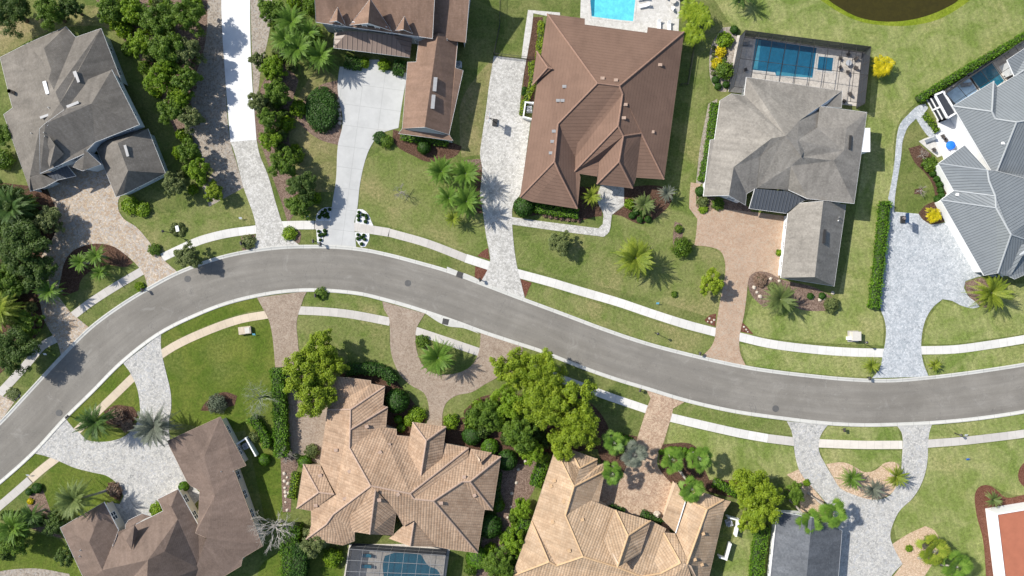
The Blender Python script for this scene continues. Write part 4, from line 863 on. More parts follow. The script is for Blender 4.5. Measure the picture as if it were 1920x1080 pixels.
Z4, S4 = (1300, 120), 904 / 360
h4 = house('grey_shingle_house', 'light grey shingle house joined to a screened pool cage and a terracotta paver court', 'house', 1470, 280)
add_roof(h4, Z4, S4, """a 178 140 3.5; a0 126 172 3.5; a1 100 355 3.5; a2 80 357 3.5; sw 48 622 3.5; rg 168 618 6.0; sb 118 636 3.4; sc 245 664 3.4; sd 250 611 3.4; r1 190 485 6.3; r2 368 350 9.4; ap 435 338 9.4;
 q 240 148 3.5; nw 250 62 3.5; ne 700 127 3.5; ne2 698 205 3.5; kk 595 198 4.6; nr 497 268 7.6; nr2 490 358 8.4; vv 583 300 6.2; c1 318 432 6.6; c2 300 583 3.4; e1 508 438 8.4; e2 460 480 6.8""",
 """a a0 a1 a2 sw rg r1 r2; r1 rg sc sd; r1 r2 ap c1 c2 sd; a r2 ap q; q ap nr2 nr nw; nw nr ne; nr ne ne2 kk vv nr2; ap nr2 vv e1""", 'shingle_grey', 'wall_white', 'trim_white', windows=True)
add_roof(h4, Z4, S4, """kk 595 198 5.4; ne 817 228 5.4; se 757 657 5.4; s 537 634 5.4; g1 447 592 3.6; g0 300 584 3.6; c1 318 432 6.8; ap 435 338 9.3; nr2 490 358 8.6; vv 583 300 6.6; e1 508 438 8.8; e2 460 480 7.4; r 660 455 8.8; p 708 408 8.3; t 722 300 8.3""",
 """kk ne t; kk t p vv; ne se r p t; r se s e2 e1; vv p r e1 ap nr2; ap e1 e2 g1 g0 c1; e2 g1 s""", 'shingle_grey', 'wall_white', 'trim_white', windows=True)
add_roof(h4, Z4, S4, "a 612 645 6.2; b 572 1003 6.2; c 412 1006 3; d 445 703 3; e 500 655 3.6; f 718 662 3; g 663 1046 3; h 500 1003 3.2", "a b c d e; a b g f; c b g", 'shingle_grey', 'wall_white', 'trim_white', planar=False)
add_roof(h4, Z4, S4, "a 290 586 3.5; b 263 680 2.9; c 437 703 2.9; d 500 655 3.3; e 538 636 3.5; f 440 600 3.6", "a b c d e f", 'seam_metal_dark', None, 'trim_white', planar=False, name='porch_roof')
for x, y in ((302, 688), (415, 700)):
    p = P(Z4[0] + x / S4, Z4[1] + y / S4, 0); m = MB(); m.box((p.x, p.y + .5, 1.4), (0.4, 0.4, 2.8)); m.box((p.x, p.y + .5, 0.2), (0.55, 0.55, 0.4)); obj('porch_post', m.me('porch_post', 'trim_white'), h4)
p = P(Z4[0] + 806 / S4, Z4[1] + 362 / S4, 4.5); m = MB(); m.box((p.x - .3, p.y, 2.6), (1.6, 4.1, 5.2)); m.box((p.x - .3, p.y, 5.26), (1.8, 4.3, 0.12)); obj('bay_window', m.me('bay_window', 'trim_white'), h4)
vent(h4, Z4[0] + 736 / S4, Z4[1] + 370 / S4, 7.6, (0.35, 2.4, 0.35), 'metal_dark', math.radians(-4)); vent(h4, Z4[0] + 615 / S4, Z4[1] + 812 / S4, 6.0, (0.35, 2.4, 0.35), 'metal_dark', math.radians(-5))
pipe(h4, Z4[0] + 680 / S4, Z4[1] + 738 / S4, 4.6, 'trim_white'); pipe(h4, Z4[0] + 684 / S4, Z4[1] + 722 / S4, 4.6)

Z5, S5 = (100, 770), 1463 / 420
h5 = house('brown_shingle_house', 'rambling dark brown shingle house with cream walls round a pale paver motor court', 'house', 340, 960)
add_roof(h5, Z5, S5, """a 1090 40 3.2; b 742 198 3.2; c 875 466 3.2; c1 900 492 3.2; c2 956 520 3.6; d 945 744 4.6; r0 985 302 6.2; r1 940 322 6.6; r2 1055 556 6.8; m 928 800 5.2; i 1000 830 5.0; e 1258 358 3.2; f 1180 390 3.8; g 1365 885 3.2; h 1235 962 3.2; j 1225 1015 3.2; k 1120 1078 3.2; l 895 1130 3.4""",
 """a b r1 r0; b c c1 c2 d m r2 r1; a e f g r2 r1 r0; r2 g h i m; i h j k l""", 'shingle_dark_brown', 'wall_cream', 'trim_tan')
add_roof(h5, Z5, S5, """l1 45 765 3.2; l2 330 598 3.2; l3 425 778 3.2; l4 250 705 5.2; l5 264 782 5.6; l6 234 858 6.1; l7 320 1042 7; l8 385 900 5; l9 215 1130 3.2; m1 385 840 3.6; m1b 400 800 3.6; mm 540 742 3.4; m2 718 655 3.4; m3 682 578 3.2; m4 815 512 3.2; m5 770 625 5.2;
 m6 812 710 6.2; m7 728 918 7.7; m8 618 975 8.2; m9 608 1160 8.2; n1 945 745 3.4; n2 1068 970 3.4; n3 955 1030 3.6; n4 895 1150 3.4; s0 400 1230 3.4""",
 """l1 l2 l4 l5 l6; l1 l6 l7 l9; l2 l3 l8 l7 l6 l5 l4; m3 m4 m5; m2 m3 m5 m6; m1 m1b mm m2 m6 m7 m8 l7 l8; l7 m8 m9 s0 l9; m4 n1 n2 n3 m7 m6 m5; m7 n3 n4 m9 m8""", 'shingle_dark_brown', 'wall_cream', 'trim_white')
add_roof(h5, Z5, S5, "a 530 745 6.0; b 475 850 6.2; c 510 908 6.4; d 558 790 5.4; e 440 800 5.0", "a b c d; a e b", 'shingle_dark_brown', planar=False, trim=None)
add_roof(h5, Z5, S5, "a 470 745 2.9; b 490 715 2.9; c 580 672 2.9; d 640 690 2.9; e 600 705 3.2; f 470 775 3.2", "a b c d e f", 'shingle_dark_brown', None, 'trim_white', planar=False, name='entry_roof')
for x, y in ((180, 910), (175, 950), (1100, 395), (1180, 392)): pipe(h5, Z5[0] + x / S5, Z5[1] + y / S5, 5.2)

Z6, S6 = (540, 690), 1163 / 420
h6 = house('tan_tile_house', 'large tan clay tile house between the horseshoe drive and a screened pool', 'house', 740, 890)
add_roof(h6, Z6, S6, """a 503 95 3.2; a1 430 82 3.2; a2 430 66 3.2; a3 310 50 3.2; a4 225 45 3.2; w1 205 215 3.2; w2 165 490 3.2; h0 325 215 5.4; h1 323 320 5.6; g1 517 203 3.3; a5 492 195 3.5; k0 320 415 6.2; g2 508 305 3.3; g3 475 305 3.6; g4 563 318 3.2; g5 563 350 3.2; g6 632 358 3.2;
 M 430 612 9.2; M2 635 652 8.8; n1 648 282 3.2; n2 820 305 3.2; n3 718 378 5.6; n4 690 558 7.6; n5 625 440 4.6; n6 800 470 3.6; e0 815 392 3.2; e1 937 415 3.2; e2 935 465 3.5; m3 655 680 8.6; m4 755 690 8.4; f1 1105 460 3.2; f0 950 420 3.2; f2 945 590 6.2; f3 905 590 6.4; e3 1062 738 3.2; e4 1020 735 3.4; se 985 960 3.2; s1 845 942 3.2; s2 770 927 3.2; s3 655 792 6.0;
 s4 600 822 5.0; s5 562 748 6.2; c0 455 636 9.0; sw1 235 760 6.2; u1 120 740 3.2; q1 245 655 4.8; w3 95 888 3.2; w4 120 820 3.2; b1 345 898 3.2; b0 345 862 4.0; y1 200 810 5.4; y2 285 920 3.2; s6 545 868 3.4; s7 525 885 3.2; s8 320 845 4.3""",
 """a a1 a2 a3 a4 w1 h0; a h0 h1 g1 a5; h1 g1 g2 g3 k0; k0 g3 g4 g5 g6 n5 n4 M2 M; n1 n2 n3; n1 n3 n4 n5 g6; n2 n6 n4 n3; n4 n6 e0 e1 M2; M2 e1 e2 m3; e2 f0 f1 f2 f3 m4 m3; f2 f1 e3; f2 e3 e4 f3; f3 e4 se m4; m4 se s1 s2 s3 s4 s5 c0 M M2 m3;
 w1 h0 h1 k0 M sw1 y1 w3 w4 u1 q1 w2; sw1 M c0 s8 b0; sw1 b0 b1 y2 y1; y1 y2 w3""", 'tile_tan', 'wall_peach', 'trim_tan', 'ridge_tan')
add_roof(h6, Z6, S6, "c0 455 634 9.4; s5 562 748 6.2; s6 545 868 3.6; s7 425 862 6.3; s8 320 845 4.0; s9 325 762 5.8", "c0 s5 s6 s7; c0 s7 s8 s9", 'tile_tan', 'wall_peach', 'trim_tan', 'ridge_tan', planar=False)
add_roof(h6, Z6, S6, "a 655 790 5.4; b 635 925 5.4; c 525 885 3.2; d 600 820 4.4; e 772 928 3.2", "a b c d; a e b", 'tile_tan', 'wall_peach', 'trim_tan', 'ridge_tan', planar=False)
add_roof(h6, Z6, S6, "p 80 500 3.2; q 168 508 3.2; r 240 655 5.2; s 160 645 5.2; t 45 728 3.2; u 125 742 3.2", "p q r s; p s t; t s r u", 'tile_tan', 'wall_peach', 'trim_tan', 'ridge_tan')
add_roof(h6, Z6, S6, "a 950 420 3.4; b 1058 440 3.4; c 992 500 4.9; d 1000 480 4.9", "a b c; ", 'tile_tan', None, 'trim_tan', 'ridge_tan', planar=False)
for x, y, hh in ((410, 303, 4.8), (525, 397, 5.6), (478, 437, 6.5), (250, 425, 5.0), (320, 535, 6), (295, 677, 6.6), (474, 684, 9), (572, 655, 9), (795, 700, 7.8), (968, 660, 5.2), (915, 565, 6.4), (145, 712, 4), (168, 557, 4.2)): vent(h6, Z6[0] + x / S6, Z6[1] + y / S6, hh, (0.55, 0.45, 0.3), 'ridge_tan', rnd.random())

Z8, S8 = (950, 820), 1869 / 450
h8 = house('peach_tile_house', 'peach clay tile house wrapped round a small paver court with fan palms', 'house', 1160, 1000)
add_roof(h8, Z8, S8, """a 380 88 3.2; b0 470 105 3.2; b 500 98 3.2; c 705 170 3.2; c1 700 225 3.2; c2 755 205 3.2; c3 766 258 3.2; c4 715 505 3.2; c5 660 490 3.6; H1 525 382 6.0; bb 570 240 4.9; K 458 607 6.6; M 595 930 9.6; w1 195 652 3.2; w2 45 1080 3.2; w3 -30 1320 3.2; L1 330 970 7.2; L2 388 1000 7.9; vx 470 175 3.9;
 n1 850 568 3.2; n0 765 810 6.1; n2 945 765 5.4; n3 862 1012 8.4; n4 1120 650 3.2; n5 1040 900 5.4; q1 1240 710 3.2; q2 1225 745 3.4; q3 1150 960 5.6; q4 1200 1060 6.9; m2 1050 1085 8.4; s0 1000 1350 6; t1 1312 750 3.4; t2 1420 978 6.4; t3 1355 978 6.6; s9 1520 1350 3.2; t4 1405 988 6.6; e9 1560 1150 3.2""",
 """a b0 vx bb H1; b c bb; b bb H1 vx; c c1 H1 bb; c1 c2 c3 H1; H1 c3 c4 c5 K; a H1 K M L2 w1; w1 L2 L1; w1 L1 w2; w2 L1 L2 M n3 m2 q4 t3 t4 s9 s0 w3; K c5 n1 n4 q1 q2 q3 q4 m2 n3 M; q2 t3 q4 q3; q2 t1 t2 t3""",
 'tile_peach', 'wall_peach', 'trim_tan', 'ridge_peach', windows=False)
add_roof(h8, Z8, S8, """f2 1402 486 3.3; t1 1318 748 3.3; t2 1420 978 6.4; R 1513 690 6.6; A 1560 560 5.2; n1 1530 430 3.2; n2 1690 487 3.2; n3 1745 500 3.2; e1 1690 583 3.2; t4 1405 988 6.8; e9 1560 1150 3.2; e8 1480 1150 4.6""",
 """f2 A R t4 t2 t1; f2 n1 n2 A; A n2 n3 e1 R; R e1 e9 e8 t4""", 'tile_peach', 'wall_peach', 'trim_tan', 'ridge_peach', windows=False)
add_roof(h8, Z8, S8, 'n1 850 566 4.0; n2 945 765 6.6; n3 862 1014 9.3; n4 1120 650 4.0; n5 1040 900 5.6; n0 762 812 6.6; n6 1180 680 3.2', 'n1 n2 n3 n0; n1 n4 n2; n4 n5 n3 n2', 'tile_peach', None, 'trim_tan', 'ridge_peach', planar=False)
add_roof(h8, Z8, S8, 'f 1320 353 2.7; a 1398 497 3.5; b 1322 748 3.5; g 1215 640 2.7', 'f a b g', 'tile_peach', 'wall_peach', 'trim_tan', windows=False, planar=False)
m = MB(); a, b = P(Z8[0] + 1392 / S8, Z8[1] + 500 / S8, 3.75), P(Z8[0] + 1316 / S8, Z8[1] + 745 / S8, 3.65); m.bar(a, b, 0.14, 0.14); obj('rain_gutter', m.me('rain_gutter', 'trim_white'), h8)
for x, y, hh in ((345, 380, 4.4), (372, 338, 4.4), (445, 500, 6), (360, 660, 5.5), (487, 882, 7.8), (590, 640, 5.6), (1530, 750, 6), (1465, 950, 6.2), (1520, 990, 5.4)): vent(h8, Z8[0] + x / S8, Z8[1] + y / S8, hh, (0.45, 0.4, 0.25), 'ridge_peach', 0.3)

Z7, S7 = (1680, 60), 518 / 240
h7 = house('metal_roof_house', 'white house with a grey ribbed metal roof beside the blue-grey motor court', 'house', 1860, 300)
add_roof(h7, Z7, S7, """b 230 300 3.3; a 395 200 3.3; c 388 322 5.8; d 402 352 6.2; e 488 365 7.8; f 400 585 3.3; g 410 222 3.3; h 700 40 3.3; i 700 330 9.6; j 445 570 3.3; k 505 655 3.3; l 700 600 3.3""",
 """b a c; a g d c; b c d e f; g h i e d; e i l k j f""", 'seam_metal_grey', 'wall_white', 'trim_white', 'ridge_metal', windows=False)
add_roof(h7, Z7, S7, """a 172 532 3.2; b 278 458 3.2; c 370 560 4.8; c2 376 602 5.2; d 402 664 6.0; e 234 642 3.2; f 182 680 3.2; g 405 712 6.2; h 465 820 7.4; i 356 985 3.2; j 412 975 3.8; k 700 900 3.2; l 700 640 5; m 400 560 4.4; n 460 990 3.2; o 480 1000 3.2""",
 """a b c; a c c2 d e; f e d g; f g h j i; c m l k h g d c2; h j n o k""", 'seam_metal_grey', 'wall_white', 'trim_white', 'ridge_metal', windows=False, planar=False)
add_roof(h7, Z7, S7, "a 450 113 3.2; b 560 40 3.2; c 600 100 4.5; d 520 170 3.2; e 480 180 3.2; f 700 90 4", "a b c e; e c f d", 'seam_metal_grey', 'wall_white', 'trim_white', 'ridge_metal', planar=False)
add_roof(h7, Z7, S7, "a 478 858 5.4; b 512 905 5.6; c 560 860 7; d 465 985 3.4; e 420 970 3.6", "a b c; a e d b", 'seam_metal_grey', None, 'trim_white', 'ridge_metal', planar=False)
for x, y, hh in ((432, 450, 6), (215, 548, 4), (247, 658, 4.3)): vent(h7, Z7[0] + x / S7, Z7[1] + y / S7, hh, (0.45, 0.35, 0.2), 'trim_white')
# long white side wall and buttresses on the court
h9 = house('slate_garage', 'dark slate-grey shingle garage half hidden by fan palms beside the pale driveway', 'garage', 1500, 1020)
add_roof(h9, (1440, 810), 4, "a 90 600 3; b 330 640 5.4; c 500 705 3.4; w 60 680 3; x 10 1150 3; y 280 1180 5.4; d 555 740 2.8; e 520 1180 2.8; f 455 1000 3.4; g 470 1180 3.4", "a b y x w; b c f g y; c d e g f", 'shingle_slate', 'wall_white', 'trim_white', windows=False)
h10 = house('flat_roofed_house', 'white house with a flat terracotta-red roof in the lower right corner', 'house', 1910, 1030)
def flat_house():
    pts = [(1868, 963), (1990, 943), (2010, 1110), (1886, 1110)]
    V = [P(x, y, 3.0) for x, y in pts]; b = [Vector((v.x, v.y, 0)) for v in V]; n = 4
    V.reverse(); b.reverse()
    obj('wall', mesh('wall', V + b, [(n + i, n + (i + 1) % n, (i + 1) % n, i) for i in range(n)], 'wall_white'), h10)
    r = inset(V, 0.25); R = [Vector((p.x, p.y, 2.75)) for p in r]; top = [Vector((p.x, p.y, 3.0)) for p in r]
    obj('roof', mesh('roof', R, [(0, 1, 2, 3)], 'red_roof_membrane', uv=[(0, 0)] * 4), h10)
    obj('parapet', mesh('parapet', [v.copy() for v in V] + top + R, [(i, (i + 1) % n, n + (i + 1) % n, n + i) for i in range(n)] + [(n + i, n + (i + 1) % n, 2 * n + (i + 1) % n, 2 * n + i) for i in range(n)], 'trim_white'), h10)
    for x in (1882, 1915):
        p = P(x, 959, 1.6); m = MB(); m.box((p.x, p.y + 0.0, 1.6), (1.2, 0.12, 0.35)); obj('window', m.me('window', 'window_glass'), h10)
flat_house()
for r_ in list(HN): finish_house(r_)
# ---------------------------------------------------------------- vegetation
def quads_mesh(name, C, U, Vv, mat, core=None):
    """C centres, U/Vv half axes -> pointed quads as separate islands"""
    n = len(C); co = np.empty((n, 4, 3), dtype=np.float32)
    co[:, 0] = C - U; co[:, 1] = C - Vv * 0.9 + U * 0.1; co[:, 2] = C + U; co[:, 3] = C + Vv * 0.9 + U * 0.1
    vs = co.reshape(-1, 3); me = bpy.data.meshes.new(name)
    me.vertices.add(n * 4); me.vertices.foreach_set('co', vs.ravel()); me.loops.add(n * 4); me.loops.foreach_set('vertex_index', np.arange(n * 4, dtype=np.int32))
    me.polygons.add(n); me.polygons.foreach_set('loop_start', np.arange(0, n * 4, 4, dtype=np.int32)); me.polygons.foreach_set('loop_total', np.full(n, 4, dtype=np.int32))
    me.materials.append(MATS[mat]); me.update(calc_edges=True); return me
def unit(a): return a / np.maximum(np.linalg.norm(a, axis=1, keepdims=True), 1e-6)
def leaf_axes(nrm, size, r):
    t = unit(np.cross(nrm, r.normal(size=nrm.shape))); b = np.cross(nrm, t); s = size[:, None]
    return t * s, b * s * 0.62
def crown_mesh(name, R, hz, mat, n, leaf, r, clumps=30, cr=0.3, flat=0.75, spread=0.9):
    """leaf clumps through an uneven dome of radius R centred at height hz"""
    ang = r.uniform(0, 2 * np.pi, clumps); rad = np.sqrt(r.uniform(0, 1, clumps)) * spread * R * (0.8 + 0.17 * np.sin(ang * 3 + r.uniform(0, 6)) + 0.13 * np.sin(ang * 5 + r.uniform(0, 6)))
    zz = (1 - (rad / R) ** 2) ** 0.5 * R * flat * r.uniform(0.05, 1.0, clumps) ** 0.8 - 0.12 * R
    cc = np.c_[rad * np.cos(ang), rad * np.sin(ang), zz + hz]
    w = r.uniform(0.55, 1.25, clumps); k = r.choice(clumps, n, p=w / w.sum())
    d = unit(r.normal(size=(n, 3))); rr = (r.uniform(0, 1, n) ** 0.45)[:, None] * (cr * R) * w[k][:, None]; d2 = d * rr; d2[:, 2] *= 0.62
    C = cc[k] + d2; nn = unit(d + np.array([0, 0, 0.9]) + r.normal(size=(n, 3)) * 0.5)
    U, V = leaf_axes(nn, leaf * r.uniform(0.6, 1.25, n), r)
    return quads_mesh(name, C, U, V, mat)
def trunk_mesh(name, R, hz, r, mat='bark', limbs=6):
    m = MB(); rt = 0.07 * R + 0.06
    m.tube([(0, 0, -0.05), (0.02 * R, 0.01 * R, hz * 0.3), (0.03 * R, -0.02 * R, hz * 0.62)], [rt * 1.25, rt * 0.85, rt * 0.7], 8)
    for i in range(limbs):
        a = 2 * math.pi * i / limbs + r.uniform(-.4, .4); q = R * r.uniform(0.45, 0.8)
        m.tube([(0.03 * R, -0.02 * R, hz * 0.55), (math.cos(a) * q * 0.45, math.sin(a) * q * 0.45, hz * 0.82), (math.cos(a) * q, math.sin(a) * q, hz * 1.02)], [rt * 0.5, rt * 0.32, rt * 0.1], 5)
    return m.me(name, mat, True)
def palm_crown(name, R, hz, mat, r, fronds=34, leaflets=17, droop=0.9, lw=0.085, up=0.9, dense=1.0):
    C = []; U = []; V = []
    for i in range(fronds):
        a = 2.399963 * i + r.uniform(-.4, .4); f = i / fronds; el = (1 - f) * up * 1.25 + 0.05; L = R * (1.12 - 0.1 * (1 - f)) * r.uniform(0.76, 1.06); el += r.normal() * 0.12; droop = r.uniform(0.65, 1.2)
        t = np.linspace(0.06, 1, leaflets); hx = L * (t * math.cos(el * (0.75))) ; hx = hx / hx[-1] * L * (0.62 + 0.38 * f ** 0.5); z = L * (math.sin(el) * t - droop * (0.35 + 0.5 * f) * t * t * 0.75)
        ca, sa = math.cos(a), math.sin(a); base = np.c_[hx * ca, hx * sa, hz + z]
        tan = unit(np.gradient(base, axis=0)); side = unit(np.cross(tan, np.array([[0, 0, 1.0]]) + 0 * tan)); nrm = np.cross(side, tan)
        ll = R * 0.13 * np.clip(np.sin(np.pi * (t * 0.82 + 0.16)), 0.2, 1) * dense
        for s in (-1, 1):
            d = unit(side * s + tan * 0.8 - nrm * 0.12 + r.normal(size=side.shape) * 0.09)
            C.append(base + d * ll[:, None] * 0.5); U.append(d * ll[:, None] * 0.55); w = unit(np.cross(d, nrm)); V.append(w * lw * R * 0.42)
        C.append(base); seg = L / leaflets; U.append(tan * seg * 0.75); V.append(side * 0.045)
    return quads_mesh(name, np.concatenate(C), np.concatenate(U), np.concatenate(V), mat)
def fan_crown(name, R, hz, mat, r, leaves=24, fingers=13):
    C = []; U = []; V = []
    for i in range(leaves):
        a = 2.399963 * i + r.uniform(-.45, .45); f = i / leaves; el = 0.8 * (1 - f) - 0.25 + r.uniform(-.25, .25); st = R * (0.22 + 0.46 * f) * r.uniform(0.85, 1.1)
        d = np.array([math.cos(a) * math.cos(el), math.sin(a) * math.cos(el), math.sin(el)]); tip = np.array([0, 0, hz]) + d * st
        side = np.cross(d, [0, 0, 1.0]); side /= max(np.linalg.norm(side), 1e-3); up = np.cross(side, d)
        C.append([np.array([0, 0, hz]) + d * st * 0.5]); U.append([d * st * 0.5]); V.append([side * 0.04])
        fa = np.linspace(-1.9, 1.9, fingers); fl = R * 0.37 * (1 - 0.12 * np.abs(fa)) * r.uniform(0.9, 1.08, fingers)
        dirs = np.cos(fa)[:, None] * d + np.sin(fa)[:, None] * side; dirs = unit(dirs - np.array([0, 0, 0.22]) + up * 0.1)
        C.append(tip + dirs * fl[:, None] * 0.5); U.append(dirs * fl[:, None] * 0.52); V.append(np.cross(dirs, up) * (R * 0.045))
    return quads_mesh(name, np.concatenate(C), np.concatenate(U), np.concatenate(V), mat)
def areca_crown(name, R, hz, mat, r):
    C = []; U = []; V = []
    for s in range(7):
        a = r.uniform(0, 6.28); q = R * 0.5 * math.sqrt(r.uniform(0, 1)); ox, oy = q * math.cos(a), q * math.sin(a)
        for i in range(9):
            a2 = 2.4 * i + r.uniform(-.3, .3); L = R * r.uniform(0.42, 0.62); t = np.linspace(0.1, 1, 9)
            base = np.c_[ox + L * t * math.cos(a2), oy + L * t * math.sin(a2), hz * r.uniform(0.75, 1.0) + L * (0.9 * t - 1.15 * t * t)]
            tan = unit(np.gradient(base, axis=0)); side = unit(np.cross(tan, [[0, 0, 1.0]] + 0 * tan)); ll = R * 0.17 * np.sin(np.pi * (t * 0.8 + 0.15))
            for sg in (-1, 1):
                d = unit(side * sg + tan * 0.9 + r.normal(size=side.shape) * .1); C.append(base + d * ll[:, None] * .5); U.append(d * ll[:, None] * .55); V.append(unit(np.cross(d, np.cross(side, tan))) * 0.065 * R * 0.6)
    return quads_mesh(name, np.concatenate(C), np.concatenate(U), np.concatenate(V), mat)
def bare_crown(name, R, hz, mat, r, n=16):
    m = MB()
    def br(p, d, L, rad, lv):
        q = p + d * L; mid = p + d * L * 0.5 + Vector((r.normal(), r.normal(), r.normal())) * L * 0.06
        m.tube([p, mid, q], [rad, rad * 0.75, rad * 0.5], 4)
        if lv < 5:
            for k in range(3 if lv < 4 else 2):
                dd = (d + Vector((r.normal(), r.normal(), r.normal() * 0.6 + 0.1)) * 0.52).normalized(); br(p.lerp(q, r.uniform(0.55, 1.0)), dd, L * r.uniform(0.5, 0.78), rad * 0.55, lv + 1)
    for i in range(n):
        a = 2 * math.pi * i / n + r.uniform(-.2, .2); e = r.uniform(0.15, 1.1); br(Vector((0, 0, hz * 0.55)), Vector((math.cos(a) * math.cos(e), math.sin(a) * math.cos(e), math.sin(e))).normalized(), R * 0.4, 0.05 + R * 0.006, 1)
    return m.me(name, mat)
def ico_core(R, hz, sx=1, sz=1):
    m = MB(); n, k = 10, 6
    V = [(0, 0, hz - R * sz)] ; F = []
    for i in range(1, k):
        p = math.pi * i / k
        for j in range(n): a = 2 * math.pi * j / n; V.append((R * math.sin(p) * math.cos(a), R * math.sin(p) * math.sin(a), hz - R * sz * math.cos(p)))
    V.append((0, 0, hz + R * sz)); T_ = len(V) - 1
    for j in range(n):
        F.append((0, 1 + (j + 1) % n, 1 + j)); F.append((T_, T_ - n + j, T_ - n + (j + 1) % n))
    for i in range(k - 2):
        for j in range(n): a, b = 1 + i * n + j, 1 + i * n + (j + 1) % n; F.append((a, b, b + n, a + n))
    return V, F
def join_core(me, V, F, mat):
    """solid inside of a dense shrub joined into the leaf mesh"""
    nv, nl, npoly = len(me.vertices), len(me.loops), len(me.polygons)
    co = np.empty(nv * 3, dtype=np.float32); me.vertices.foreach_get('co', co)
    li = np.empty(nl, dtype=np.int32); me.loops.foreach_get('vertex_index', li); ls = np.empty(npoly, dtype=np.int32); me.polygons.foreach_get('loop_start', ls)
    lt = np.diff(np.r_[ls, nl]); verts = np.r_[co, np.array(V, dtype=np.float32).ravel()]
    l2 = np.concatenate([np.array(f, dtype=np.int32) + nv for f in F]); lt2 = np.array([len(f) for f in F])
    m = bpy.data.meshes.new(me.name); m.vertices.add(len(verts) // 3); m.vertices.foreach_set('co', verts)
    al = np.r_[li, l2]; m.loops.add(len(al)); m.loops.foreach_set('vertex_index', al.astype(np.int32)); at = np.r_[lt, lt2]
    m.polygons.add(len(at)); m.polygons.foreach_set('loop_start', np.r_[0, np.cumsum(at)[:-1]].astype(np.int32)); m.polygons.foreach_set('loop_total', at.astype(np.int32))
    for x in me.materials: m.materials.append(x)
    m.materials.append(MATS[mat]); m.polygons.foreach_set('material_index', np.r_[np.zeros(npoly), np.ones(len(F))].astype(np.int32)); m.update(calc_edges=True); return m
def shrub_mesh(name, R, mat, r, loose=True):
    n = int(420 * max(R, 0.6) ** 1.5) + 120; d = unit(r.normal(size=(n, 3))); d[:, 2] = np.abs(d[:, 2]) * 1.0 - 0.15
    if loose: rr = R * (0.62 + 0.38 * r.uniform(0, 1, n) + 0.16 * np.sin(d[:, 0] * 5 + 1) * np.cos(d[:, 1] * 6))
    else: rr = R * (0.95 + 0.06 * r.uniform(-1, 1, n))
    C = d * rr[:, None]; C[:, 2] = C[:, 2] * 0.85 + R * 0.55; nn = unit(d + r.normal(size=(n, 3)) * (0.6 if loose else 0.35))
    U, V = leaf_axes(nn, (0.14 + 0.035 * R) * r.uniform(0.6, 1.3, n), r); me = quads_mesh(name, C, U, V, mat)
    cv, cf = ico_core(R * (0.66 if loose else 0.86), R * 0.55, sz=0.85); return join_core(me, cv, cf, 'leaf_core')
PM = {}
LEAN = {(1518, 980): (1482, 938), (1563, 962): (1515, 925), (1298, 918): (1274, 882), (1190, 852): (1172, 842), (1148, 888): (1150, 872), (1752, 1032): (1722, 1046), (1795, 1062): (1735, 1052), (142, 936): (205, 918)}
def pm(key, fn):
    if key not in PM: PM[key] = fn()
    return PM[key]
def bucket(R, bs): return min(bs, key=lambda b: abs(math.log(b / R)))
